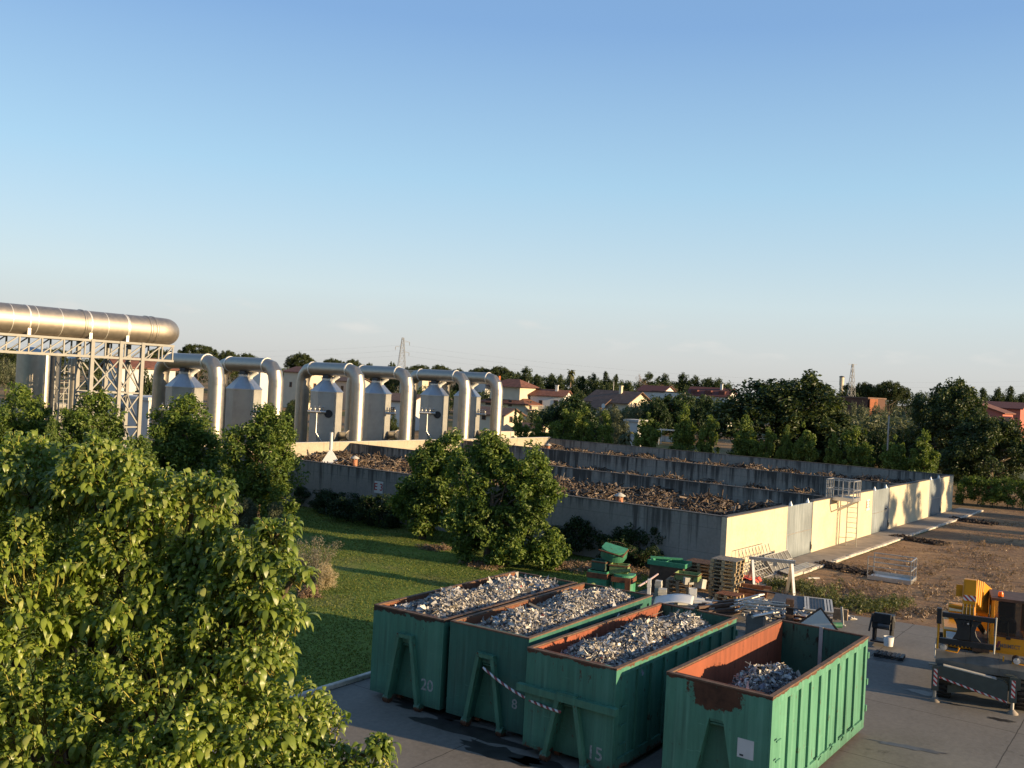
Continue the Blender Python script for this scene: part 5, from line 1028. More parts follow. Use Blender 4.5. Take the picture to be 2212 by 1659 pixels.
def proto(kind, var):
    key = (kind, var)
    if key in PROTO: return PROTO[key]
    rng = np.random.default_rng(abs(hash(kind)) % 1 + sum(map(ord, kind)) * 7 + var); b = MB(); pr = random.Random(var + 5); mt = None; bark = MT['bark']
    if kind == 'camphor':
        h, w = 7.0, 5.0; lobes = [(0, 0, 3.6, 2.2, 2.2, 2.4), (0.5, -0.3, 4.9, 1.5, 1.5, 1.5), (-0.9, 0.2, 4.2, 1.4, 1.4, 1.5), (0.9, 0.6, 3.0, 1.5, 1.5, 1.6), (-0.5, -0.9, 2.6, 1.6, 1.4, 1.5), (0.1, 0.1, 6.0, 0.8, 0.8, 0.9), (1.1, -0.7, 1.5, 1.2, 1.1, 1.1), (-1.2, -0.4, 1.4, 1.2, 1.2, 1.1), (0.1, 1.0, 1.5, 1.3, 1.1, 1.1)]
        C, d = clumps_in(rng, lobes, 175); C[:, 2] = np.maximum(C[:, 2], .5); V, F = foliage(rng, C, rng.uniform(.30, .62, len(C)), 120, 0.19, 0.55, 0.45); mt = LEAF['mid']; limbs(b, pr, (0, 0, 0), (0, 0, 5.0), 0.16, C[:14])
    elif kind == 'oak':
        h, w = 12.0, 13.0; lobes = [(0, 0, 6.0, 5.2, 5.2, 4.6), (-3.0, 0.5, 5.0, 3.6, 3.4, 3.6), (3.2, -0.5, 4.6, 3.4, 3.4, 3.6), (0.6, -1.5, 8.3, 3.2, 3.0, 3.0), (-1.8, 0.2, 8.0, 2.6, 2.6, 2.6), (0.5, -3.0, 4.0, 3.6, 2.6, 3.2)]
        C, d = clumps_in(rng, lobes, 330, (0.6, 1.02)); V, F = foliage(rng, C, rng.uniform(.5, 1.0, len(C)), 85, 0.34, 0.6, 0.4); mt = LEAF['oak']; limbs(b, pr, (0, 0, 0), (0.3, 0, 7.0), 0.42, C[:22])
    elif kind == 'umbrella_pine':
        h, w = 13.0, 13.0; lobes = [(0, 0, 10.2, 6.0, 6.0, 2.6), (-2.4, 0.6, 9.8, 3.8, 3.6, 2.2), (2.6, -0.6, 9.9, 3.6, 3.6, 2.3), (0.5 * var, 0, 10.8, 3.8, 3.8, 2.1)]
        C, d = clumps_in(rng, lobes, 260, (0.7, 1.0)); C[:, 2] = np.maximum(C[:, 2], 8.6 + rng.uniform(0, .8, len(C))); V, F = foliage(rng, C, rng.uniform(.5, .95, len(C)), 60, 0.38, 0.4, 0.7, squash=0.75); mt = LEAF['pine']; limbs(b, pr, (0, 0, 0), (0.2, 0, 9.6), 0.30, C[:20])
    elif kind == 'alder':
        h, w = 6.0, 3.4; lobes = [(0, 0, 2.5, 1.55, 1.55, 2.2), (0.3, -0.2, 3.9, 1.05, 1.05, 1.6), (-0.5, 0.2, 3.2, 1.0, 1.0, 1.5), (0.05 * var, 0, 5.1, 0.45, 0.45, 0.9)]
        C, d = clumps_in(rng, lobes, 95, (0.45, 1.08)); V, F = foliage(rng, C, rng.uniform(.22, .48, len(C)), 75, 0.22, 0.55, 0.4); mt = LEAF['row']; limbs(b, pr, (0, 0, 0), (0, 0, 4.6), 0.09, C[:12])
    elif kind == 'eucalyptus':
        h, w = 15.0, 6.5; lobes = [(0, 0, 7.0, 2.4, 2.4, 4.5), (-0.8, 0.3, 11.5, 1.9, 1.9, 2.6), (1.2, -0.3, 9.6, 1.8, 1.8, 2.4), (0.2, 0, 13.3, 1.1, 1.1, 1.6), (1.4, 0.2, 5.4, 1.8, 1.8, 2.2), (-1.5, 0, 5.0, 1.8, 1.8, 2.4)]
        C, d = clumps_in(rng, lobes, 150, (0.5, 1.05)); V, F = foliage(rng, C, rng.uniform(.5, .95, len(C)), 55, 0.42, 0.4, 0.2, droop=0.5); mt = LEAF['oak']; limbs(b, pr, (0, 0, 0), (0.2, 0, 11.5), 0.26, C[:14])
    elif kind == 'broadleaf':
        h, w = 8.0, 8.5; lobes = [(0, 0, 4.0, 3.6, 3.6, 3.2), (1.8, -0.6, 3.6, 2.3, 2.3, 2.4), (-1.9, 0.4, 3.6, 2.3, 2.3, 2.4), (0.3, 0, 5.8, 2.2, 2.2, 2.0)]
        C, d = clumps_in(rng, lobes, 170, (0.6, 1.03)); V, F = foliage(rng, C, rng.uniform(.4, .8, len(C)), 60, 0.34, 0.6, 0.4); mt = LEAF['oak']; limbs(b, pr, (0, 0, 0), (0, 0, 4.6), 0.25, C[:12])
    elif kind == 'olive':
        h, w = 4.5, 5.0; lobes = [(0, 0, 2.6, 2.0, 2.0, 1.6), (1.0, -0.3, 2.4, 1.3, 1.3, 1.3), (-1.0, 0.3, 2.5, 1.3, 1.3, 1.3)]
        C, d = clumps_in(rng, lobes, 95, (0.5, 1.05)); V, F = foliage(rng, C, rng.uniform(.3, .6, len(C)), 55, 0.24, 0.35, 0.4); mt = LEAF['olive']; limbs(b, pr, (0, 0, 0), (0.1, 0, 2.4), 0.2, C[:9])
    elif kind == 'shrub':
        h, w = 2.6, 3.6; lobes = [(0, 0, 1.2, 1.5, 1.4, 1.2), (0.7, -0.2, 1.0, 1.0, 1.0, 1.0), (-0.8, 0.2, 1.1, 1.0, 1.0, 1.1)]
        C, d = clumps_in(rng, lobes, 75, (0.5, 1.05)); V, F = foliage(rng, C, rng.uniform(.22, .42, len(C)), 90, 0.15, 0.5, 0.4); mt = LEAF['bush']; limbs(b, pr, (0, 0, 0), (0, 0, 1.4), 0.05, C[:8], 6)
    elif kind == 'cypress':
        h, w = 9.0, 1.7; z = rng.uniform(0.4, 8.9, 110); rr = 0.62 * np.sin(np.clip(z / 9.0, 0, 1) ** 0.7 * pi * 0.96 + 0.1); an = rng.uniform(0, 2 * pi, 110); C = np.stack([rr * np.cos(an) * rng.uniform(.2, 1, 110), rr * np.sin(an) * rng.uniform(.2, 1, 110), z], -1)
        V, F = foliage(rng, C, rng.uniform(.2, .36, len(C)), 45, 0.24, 0.35, 0.8); mt = LEAF['cyp']; b.tube([(0, 0, 0), (0, 0, 6)], [0.12, 0.04], 7)
    elif kind == 'bare_tree':
        h, w = 12.0, 5.0; lobes = [(0, 0, 7.5, 2.0, 2.0, 4.2)]; C, d = clumps_in(rng, lobes, 60, (0.3, 1.0)); V, F = foliage(rng, C, rng.uniform(.4, .8, len(C)), 30, 0.5, 0.10, 0.6); mt = LEAF['dry']; limbs(b, pr, (0, 0, 0), (0, 0, 9), 0.16, C[:24]); bark = LEAF['dry']
    elif kind in ('palm', 'low_palm'):
        tall = kind == 'palm'; h, w = (12.0, 5.0) if tall else (3.2, 5.0); zt = 10.2 if tall else 1.4; b.tube([(0, 0, 0), (0.1, 0, zt * .5), (0, 0, zt)], [0.38, 0.30, 0.34], 10); bark = MT['palmbark']; mt = LEAF['palm']; VV = []; FF = []; k0 = 0
        for f in range(58):
            az = rng.uniform(0, 2 * pi); el = rng.uniform(-0.9, 1.3); L = rng.uniform(1.7, 2.5); dh = np.array([cos(az), sin(az), 0]); p = np.array([0, 0, zt]); e = el; sd = np.array([-sin(az), cos(az), 0]); prev = None
            for s in range(7):
                wd = 0.34 * sin(pi * (s + 0.6) / 7.4); VV += [p - sd * wd - np.array([0, 0, .10]), p + np.array([0, 0, .04]), p + sd * wd - np.array([0, 0, .10])]
                if s: a = k0 + s * 3; FF += [(a - 3, a - 2, a + 1, a), (a - 2, a - 1, a + 2, a + 1)]
                p = p + (dh * cos(e) + np.array([0, 0, sin(e)])) * L / 6; e -= 0.27
            k0 += 21
        V, F = np.array(VV), np.array(FF)
    crown = np_mesh('crown', V, F, False); crown.materials.append(mt); tm = b.mesh('trunk', False); tm.materials.append(bark)
    PROTO[key] = (crown, tm, h, w); return PROTO[key]
CAT = dict(camphor='tree', oak='tree', umbrella_pine='pine tree', alder='tree', eucalyptus='tree', broadleaf='tree', olive='olive tree', shrub='shrub', cypress='cypress', bare_tree='tree', palm='palm tree', low_palm='palm tree')
NM = dict(camphor='leafy_tree', oak='oak_tree', umbrella_pine='umbrella_pine', alder='row_tree', eucalyptus='eucalyptus_tree', broadleaf='broadleaf_tree', olive='olive_tree', shrub='shrub', cypress='cypress_tree', bare_tree='bare_tree', palm='palm_tree', low_palm='palm_tree')
prng = random.Random(77)
def plant_at(kind, loc, h, w, label, group=None, leaf=None, rz=None, var=None):
    nv = dict(camphor=3, oak=2, umbrella_pine=3, alder=3, eucalyptus=3, broadleaf=3, olive=2, shrub=3, cypress=2).get(kind, 1)
    crown, trunk, h0, w0 = proto(kind, prng.randrange(nv) if var is None else var)
    t = thing(NM[kind], label, CAT[kind], loc, prng.uniform(0, 6.28) if rz is None else rz, group); t.scale = (w / w0, w / w0, h / h0)
    if leaf: crown = crown.copy(); crown.materials.clear(); crown.materials.append(leaf)
    for nme, me in (('crown', crown), ('trunk', trunk)):
        o = bpy.data.objects.new(nme, me); COL.objects.link(o); o.parent = t
    return t
def plant(kind, px, ptop, wpx, d, label, group=None, **k):
    yh = 830 + 0.0517 * (px - CX); h = CAM_H + (yh - ptop) * d / FPX
    return plant_at(kind, ground_at(px, d), h, wpx * d / FPX, label, group, **k)

# the big tree just below the camera
def fore_tree():
    rng = np.random.default_rng(3)
    LB = [(85, 1075, 150, 9.4), (225, 1055, 125, 9.0), (330, 1105, 120, 8.8), (415, 1110, 105, 8.7), (455, 1180, 80, 8.6), (540, 1215, 95, 8.3), (585, 1215, 80, 8.2), (575, 1330, 75, 8.0), (560, 1430, 95, 7.8), (640, 1545, 90, 7.6), (690, 1600, 80, 7.5), (735, 1680, 85, 7.3), (800, 1690, 70, 7.2), (820, 1610, 34, 7.2),
          (215, 985, 62, 9.0), (55, 990, 72, 9.4), (285, 1015, 58, 8.9), (470, 1065, 52, 8.6), (600, 1150, 50, 8.2), (640, 1240, 40, 8.0), (635, 1330, 38, 7.9), (500, 1300, 120, 8.4), (440, 1260, 110, 8.6), (560, 1290, 85, 8.1), (480, 1420, 150, 8.2), (150, 1180, 170, 9.3), (310, 1210, 170, 8.9), (300, 1330, 240, 8.9), (90, 1350, 260, 8.8), (360, 1560, 250, 8.1), (110, 1620, 240, 7.9), (520, 1650, 200, 7.6), (450, 1625, 130, 7.3), (560, 1600, 110, 7.3), (620, 1660, 100, 7.2), (330, 1690, 140, 7.2), (-120, 1250, 220, 9.0), (-150, 1550, 240, 8.3), (-60, 1080, 130, 9.2)]
    lobes = []
    for px, py, r, d in LB:
        c = W(px, py, d); rr = r * d / FPX * 0.94; lobes.append((c.x, c.y, c.z, rr, rr, rr))
    base = Vector((-3.6, 8.6, 0)); lobes = [(l[0] - base.x, l[1] - base.y) + l[2:] for l in lobes]
    t = thing('foreground_tree', 'large bright green tree with drooping leaves filling the lower left corner', 'tree', base)
    tips = []; dirs = []
    for l in lobes:
        n = max(10, int(150 * (l[3] / 0.6) ** 2)); u = rand_dirs(rng, n); u[:, 2] = np.abs(u[:, 2]) * 0.9 + u[:, 2] * 0.25; u = unit(u); u = u[(u[:, 1] < 0.45) | (rng.uniform(size=len(u)) < 0.35)]
        p = np.array(l[:3]) + u * l[3] * rng.uniform(0.62, 1.0, (len(u), 1)); tips.append(p); dirs.append(u)
    P = np.concatenate(tips); D = np.concatenate(dirs); keep = np.ones(len(P), bool)
    for l in lobes:   # drop shoots buried deep inside a neighbouring lobe
        keep &= ~((np.linalg.norm(P - np.array(l[:3]), axis=1) < 0.52 * l[3]))
    P, D = P[keep], D[keep]; D = unit(D + np.array([0, 0, 0.55]) + rng.normal(0, 0.22, D.shape)); per = 11; n = len(P) * per
    k = np.tile(np.arange(per), len(P)); D_ = np.repeat(D, per, 0); P_ = np.repeat(P, per, 0); e1 = perp(rng, D); e1 = np.repeat(e1, per, 0); e2 = np.cross(D_, e1)
    an = k * 2.4 + rng.normal(0, 0.35, n); al = (k / per); rad = e1 * np.cos(an)[:, None] + e2 * np.sin(an)[:, None]
    st = P_ - D_ * (0.13 * (1 - al))[:, None]; dr0 = unit(rad + D_ * (0.35 + 0.85 * al)[:, None] + np.array([0, 0, 0.55])); L = (0.138 * rng.lognormal(0, 0.2, n) * (1 - 0.35 * (al > .85)))[:, None]
    st = st + dr0 * 0.02; side = unit(np.cross(dr0, np.array([0, 0, 1.0]) + rng.normal(0, 0.25, (n, 3)))); droop = rng.uniform(0.75, 1.6, (n, 1)); S = np.linspace(0, 1, 6); rows = []; g = np.array([0, 0, -1.0])
    for s in S:
        c = st + L * (dr0 * (s - 0.33 * droop * s * s) + g * (0.52 * droop * s * s)); nrm = np.cross(side, dr0); wdt = L * 0.155 * (np.sin(pi * min(1, s * 0.96 + 0.03)) ** 0.75)
        rows += [c - side * wdt + nrm * wdt * -0.45, c, c + side * wdt + nrm * wdt * -0.45]
    V = np.stack(rows, 1).reshape(-1, 3); q = []
    for s in range(5): a = s * 3; q += [(a, a + 1, a + 4, a + 3), (a + 1, a + 2, a + 5, a + 4)]
    F = (np.arange(n)[:, None, None] * 18 + np.array(q)[None]).reshape(-1, 4)
    link('crown', np_mesh('crown', V, F, True), LEAF['fore'], t)
    b = MB(); pr = random.Random(8); fork = Vector((0, 0, 3.4)); b.tube([(0.1, 0, 0), (0, 0.05, 1.7), fork], [0.24, 0.19, 0.16], 12)
    for l in lobes:
        c = Vector(l[:3]); m_ = fork.lerp(c, 0.5) + Vector((0, 0, 0.25)); b.tube([fork, m_, c], [0.085, 0.05, 0.022], 8)
    b.build('trunk', MT['bark'], t)
    b = MB()
    for i in range(0, len(P), 1):
        p = Vector(P[i]); d = Vector(D[i]); l = min(lobes, key=lambda l: (Vector(l[:3]) - p).length / l[3]); c = Vector(l[:3]); r = p - d * 0.22; r2 = r.lerp(c, 0.42); b.tube([r2, r, p], [0.008, 0.0055, 0.003], 4, caps=False)
    b.build('twig', MT['stem'], t, None)
fore_tree()

# trees between the lawn and the gantry
for a in [(50, 815, 190, 60, 'dark green tree at the far left edge below the big duct'), (205, 830, 185, 58, 'bushy green tree under the gantry legs, second from the left edge'), (402, 838, 205, 59, 'rounded green tree between the gantry leg and the first scrubber duct'), (572, 870, 195, 55, 'airy green tree at the end of the concrete wall left of the E 3 sign'), (300, 930, 130, 52, 'low dark tree in the gap below the right gantry leg')]:
    plant('camphor', *a)
plant('camphor', 122, 902, 48, 48, 'small lighter sapling poking up before the dark trees at left')
def lobed_tree(px, d, lobes, label, n, seed, base_px, leaf='mid', per=120, ln=0.17):
    rng = np.random.default_rng(seed); base = ground_at(base_px, d); t = thing('leafy_tree', label, 'tree', base); Lb = []
    for (x, y, r, dd) in lobes:
        c = W(x, y, d + dd) - base; rr = r * (d + dd) / FPX; Lb.append((c.x, c.y, c.z, rr, rr, rr))
    C, dd_ = clumps_in(rng, Lb, n, (0.55, 1.02)); C = C[C[:, 2] > 0.15]; V, F = foliage(rng, C, rng.uniform(.24, .52, len(C)), per, ln, 0.58, 0.4, droop=0.3); ok = V[:, 2].reshape(-1, 4).min(1) > 0.03; F = F[ok]
    link('crown', np_mesh('crown', V, F), LEAF[leaf], t); b = MB(); limbs(b, random.Random(seed), (0, 0, 0), (0.1, 0, 3.4), 0.17, C[:18]); b.build('trunk', MT['bark'], t)
lobed_tree(1075, 46.5, [(1062, 985, 45, 0.5), (1020, 1020, 50, 0.6), (1140, 1015, 52, 0), (1165, 1075, 46, -0.4), (1090, 1075, 75, 0), (1150, 1150, 60, -0.5), (1060, 1150, 65, 0.2), (1180, 1195, 38, -0.6), (1100, 1190, 50, -0.8), (1010, 1120, 45, 0.4), (1000, 1165, 34, 0.2)], 'broad sunlit green tree on the lawn in front of the basin wall', 310, 21, 1072)
lobed_tree(925, 53.0, [(965, 975, 38, 0), (930, 1005, 48, 0), (985, 1020, 45, -0.5), (905, 1050, 52, 0), (955, 1075, 55, -0.8), (885, 1090, 38, 0), (920, 1115, 40, -0.5), (985, 1100, 40, -0.8)], 'darker tree just left of the broad sunlit lawn tree', 225, 22, 930)
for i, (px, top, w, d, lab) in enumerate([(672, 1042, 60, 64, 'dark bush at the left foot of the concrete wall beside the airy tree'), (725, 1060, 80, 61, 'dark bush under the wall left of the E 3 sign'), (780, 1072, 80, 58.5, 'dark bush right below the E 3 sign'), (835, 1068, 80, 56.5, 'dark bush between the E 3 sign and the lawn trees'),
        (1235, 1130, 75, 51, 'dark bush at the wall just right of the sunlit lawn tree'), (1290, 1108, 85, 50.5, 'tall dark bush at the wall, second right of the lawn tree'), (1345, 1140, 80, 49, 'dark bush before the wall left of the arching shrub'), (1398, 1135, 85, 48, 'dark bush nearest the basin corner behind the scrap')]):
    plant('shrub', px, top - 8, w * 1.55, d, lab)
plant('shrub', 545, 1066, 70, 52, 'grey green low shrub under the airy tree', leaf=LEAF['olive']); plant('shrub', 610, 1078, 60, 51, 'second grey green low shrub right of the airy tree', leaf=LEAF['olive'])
# arching twiggy shrub at the wall
t = thing('arching_shrub', 'twiggy shrub with long arching branches against the shaded wall', 'shrub', ground_at(1405, 47.2)); b = MB(); rg = random.Random(6); Cs = []
for k in range(16):
    a = rg.uniform(0, 6.28); L = rg.uniform(1.2, 2.4); p = Vector((0, 0, 0)); pts = [p.copy()]; e = rg.uniform(1.0, 1.5)
    for s in range(7): p = p + Vector((cos(a) * cos(e), sin(a) * cos(e), sin(e))) * L / 6; e -= 0.22; pts.append(p.copy()); Cs.append(tuple(p))
    b.tube(pts, [0.02] * 3 + [0.013] * 5, 5)
b.build('branches', MT['bark'], t); rn = np.random.default_rng(9); V, F = foliage(rn, np.array(Cs), np.full(len(Cs), .14), 22, 0.10, 0.45, 0.3); link('leaves', np_mesh('leaves', V, F), LEAF['bush'], t)
# dry shrubs beside the lawn
p = G(701, 1272); t = thing('dry_grass_clump', 'pale straw coloured dry grass dome at the lawn edge', 'grass clump', p); rn = np.random.default_rng(14); C, d_ = clumps_in(rn, [(0, 0, 0.45, 0.5, 0.5, 0.62)], 60, (0.3, 1)); V, F = foliage(rn, C, rn.uniform(.12, .22, 60), 90, 0.11, 0.12, 0.3); link('blades', np_mesh('blades', V[:, :] * 1.0, F), LEAF['hay'], t)
t = thing('dry_bush', 'grey twiggy half dead bush behind the straw clump', 'shrub', G(680, 1262)); b = MB(); Cs = []
for k in range(34):
    a = rg.uniform(0, 6.28); e = rg.uniform(0.9, 1.5); L = rg.uniform(1.2, 2.0); q = Vector((cos(a) * cos(e), sin(a) * cos(e), sin(e))) * L; b.tube([(0, 0, 0), q * .5 + Vector((0, 0, .1)), q], [.016, .010, .004], 5); Cs += [tuple(q * f) for f in (.6, .75, .9, 1.0)]
b.build('branches', MT['bark'], t); V, F = foliage(rn, np.array(Cs), np.full(len(Cs), .16), 16, 0.13, 0.14, 0.6); link('twigs', np_mesh('twigs', V, F), LEAF['grey'], t)
p = G(668, 1290); t = thing('dry_grass_clump', 'brown withered clump at the foot of the twiggy bush', 'grass clump', p); C, d_ = clumps_in(rn, [(0, 0, 0.2, 0.6, 0.4, 0.3)], 30, (0.3, 1)); V, F = foliage(rn, C, rn.uniform(.1, .2, 30), 60, 0.11, 0.3, 0.3); link('blades', np_mesh('blades', V, F), LEAF['dry'], t)

# row of young trees behind the far wall
ROW = [(1130, 905, 42, 112, 'pale young tree next to the end of the basin, beside the cypresses'), (1170, 915, 42, 110, 'bluish young tree second in the row behind the basin'), (1222, 893, 60, 108, 'pale green tree of the row before the dark round tree'), (1266, 888, 56, 106, 'bright green row tree right of the pale green one'), (1312, 896, 46, 104, 'dark row tree left of the white garage'),
       (1403, 896, 62, 100, 'dark green row tree between the garage and the umbrella pine trunk'), (1482, 890, 62, 96, 'broad green row tree below the dark umbrella pine'), (1535, 906, 50, 94, 'smaller green row tree at the left foot of the large oak'), (1618, 914, 66, 90, 'yellowish green row tree under the large oak'), (1662, 933, 42, 89, 'thin dull green row tree in the middle below the large oak'),
       (1702, 934, 36, 87.5, 'narrow row tree between two brighter row trees under the oak'), (1744, 918, 60, 86, 'bright spiky row tree at the right foot of the large oak'), (1806, 950, 44, 84.5, 'dull green row tree right of the oak skirt'), (1856, 930, 66, 82.5, 'leafy row tree left of the dry gap'), (1938, 945, 62, 80, 'bright row tree right of the dry gap'), (2002, 945, 72, 78, 'last bright row tree behind the far corner of the basin')]
for a in ROW:
    k_ = (a[0] - CX) / FPX; u_ = (37.5 - k_ * 80.9) / (0.796 + 0.605 * k_); plant('alder', a[0], a[1] - 12, a[2] * 1.12, 80.9 + 0.605 * u_ + 4.2, a[4], group='young trees in a row behind the basin')
plant('oak', 1690, 793, 360, 104, 'huge dark oak towering behind the basin', var=0, rz=0.4)
plant('oak', 2052, 806, 215, 108, 'tall dark tree with ragged top right of the pylon', var=1, rz=2.0); plant('oak', 2148, 878, 225, 93, 'green rounded tree above the hedge at the right edge', var=0, rz=3.3)
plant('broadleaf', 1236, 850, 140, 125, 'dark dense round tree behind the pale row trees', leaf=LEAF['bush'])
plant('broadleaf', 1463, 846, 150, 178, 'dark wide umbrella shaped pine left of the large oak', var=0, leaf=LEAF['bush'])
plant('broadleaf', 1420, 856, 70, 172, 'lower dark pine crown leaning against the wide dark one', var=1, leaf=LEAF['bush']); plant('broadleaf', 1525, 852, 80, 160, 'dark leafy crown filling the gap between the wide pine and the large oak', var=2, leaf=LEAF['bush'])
# hedge at the right
HP, HQ = G(2064, 1091), G(2300, 1112); t = thing('hedge', 'thick dark green clipped hedge beyond the far gate corner', 'hedge', HP, atan2(HQ.y - HP.y, HQ.x - HP.x)); HL = (HQ - HP).length; rn = np.random.default_rng(17); n = 520
C = np.stack([rn.uniform(0.2, HL + 16, n), rn.uniform(0.2, 2.4, n), rn.uniform(0.1, 2.15, n)], -1); C[:, 2] += 0.25; V, F = foliage(rn, C, rn.uniform(.3, .45, n), 85, 0.17, 0.5, 0.5); link('foliage', np_mesh('foliage', V, F), LEAF['mid'], t); b = MB()
for k in range(18): b.tube([(0.6 + k * 1.2, 1.2, 0), (0.7 + k * 1.2, 1.3, 1.5)], [.05, .02], 5)
b.build('stems', MT['bark'], t)
# two tall trees outside the frame whose shade dapples the far end of the front
for x_, y_, h_, lab_ in ((37, -44, 11.5, 'tree beyond the right edge dappling the second gate'), (43, -47, 14.5, 'tall tree beyond the right edge dappling the wall between the gates'), (49, -43, 13.5, 'tall tree beyond the right edge dappling the third gate'), (55, -46, 14.0, 'farthest tall tree beyond the right edge dappling the basin corner')):
    plant_at('eucalyptus', B2W(x_, y_, 0), h_, 6.0, lab_)

# pines, far trees and gardens
for px, top, w, d, lab in [(428, 742, 92, 330, 'umbrella pine at the left skyline just right of the big duct end'), (345, 752, 70, 330, 'umbrella pine partly hidden under the duct end'), (492, 757, 62, 340, 'umbrella pine above the first scrubber arch'), (534, 763, 58, 345, 'low umbrella pine above the second scrubber arch'), (648, 762, 77, 350, 'round topped umbrella pine over the white house with red roof'), (720, 774, 62, 360, 'umbrella pine above the second pair of scrubber arches'), (760, 776, 56, 362, 'umbrella pine touching the one left of the pylon'), (796, 784, 30, 365, 'small brownish umbrella pine left of the pylon'),
        (905, 788, 76, 370, 'wide umbrella pine right of the left pylon'), (950, 788, 56, 372, 'umbrella pine second right of the left pylon'), (988, 795, 34, 375, 'low umbrella pine left of the pine pair'), (1036, 793, 70, 372, 'umbrella pine left half of the pair above the villa'), (1078, 791, 72, 370, 'umbrella pine right half of the pair above the villa'), (1080, 812, 66, 330, 'lower umbrella pine in front of the pair above the villa'), (1920, 823, 90, 270, 'umbrella pine with bare twin trunks right of the right pylon'), (1868, 826, 70, 275, 'umbrella pine directly right of the right pylon'), (30, 752, 90, 330, 'umbrella pine under the duct at the far left edge'), (110, 752, 95, 340, 'umbrella pine seen below the gantry girder at left'), (240, 768, 95, 335, 'umbrella pine seen through the gantry legs')]:
    plant('umbrella_pine', px, top, w, d, lab)
plant('broadleaf', 846, 781, 34, 400, 'small round dark tree at the foot of the left pylon')
for px, top, w, d, lab in [(1134, 790, 36, 330, 'tall ragged brownish eucalyptus right of the pine pair'), (1118, 802, 28, 345, 'thin eucalyptus at the left end of the far belt'), (1160, 808, 34, 335, 'eucalyptus of the far belt right of the brownish one'), (1190, 806, 36, 340, 'eucalyptus of the far belt left of the tall palm'), (1210, 808, 32, 338, 'dark eucalyptus just left of the tall palm'), (1256, 812, 32, 340, 'eucalyptus just right of the tall palm'), (1280, 805, 28, 338, 'slim pointed eucalyptus right of the palm'), (1308, 802, 30, 336, 'tallest slim eucalyptus between palm and white house'), (1328, 808, 28, 335, 'slim eucalyptus left of the green dome tree'), (1290, 822, 50, 310, 'lower broad tree before the slim eucalypts'),
        (1402, 802, 34, 350, 'dark eucalyptus above the long white house'), (1434, 806, 44, 352, 'broad dark eucalyptus above the long white house, right one'), (1472, 803, 36, 348, 'tall olive green eucalyptus left of the red dormer house'), (1500, 810, 40, 345, 'sunlit eucalyptus behind the red dormer house'), (1530, 814, 44, 344, 'sunlit eucalyptus right behind the red dormer house'), (1552, 816, 36, 343, 'eucalyptus just left of the large oak crown'),
        (1828, 826, 36, 300, 'dark tree left of the right pylon'), (2155, 836, 40, 300, 'dark eucalyptus over the pink house, left'), (2180, 834, 38, 300, 'dark eucalyptus over the pink house, right'), (2208, 848, 40, 300, 'dark tree at the right edge over the pink house'), (2122, 838, 40, 240, 'dark tree crown peeping over the ragged tree at right')]:
    plant('eucalyptus', px, top, w, d, lab)
for px, top, w, d in [(1380, 800, 22, 345), (1392, 815, 26, 340), (1425, 822, 40, 335), (1450, 824, 36, 335)]: plant('bare_tree', px, top, w, d, {1380: 'pinkish bare tree standing highest above the long white house', 1392: 'brownish bare tree next to the pinkish one', 1425: 'pale twiggy tree above the middle of the long white house', 1450: 'pale twiggy tree above the right end of the long white house'}[px])
plant('palm', 1232, 793, 26, 300, 'tall solitary palm rising above the far tree belt'); plant('low_palm', 1357, 912, 44, 118, 'low bushy palm before the white garage')
plant('broadleaf', 1356, 822, 62, 280, 'fresh green dome shaped tree right of the gabled cream house'); plant('broadleaf', 1255, 845, 60, 230, 'green tree left of the gabled cream house')
for px, top, w, d, lab in [(1117, 883, 14, 150, 'dark slim cypress left one of the pair before the villa'), (1128, 888, 13, 150, 'dark slim cypress right one of the pair before the villa'), (1154, 885, 15, 150, 'dark cypress right of the villa balcony'), (258, 815, 26, 90, 'reddish dark cypress behind the gantry legs')]: plant('cypress', px, top, w, d, lab)
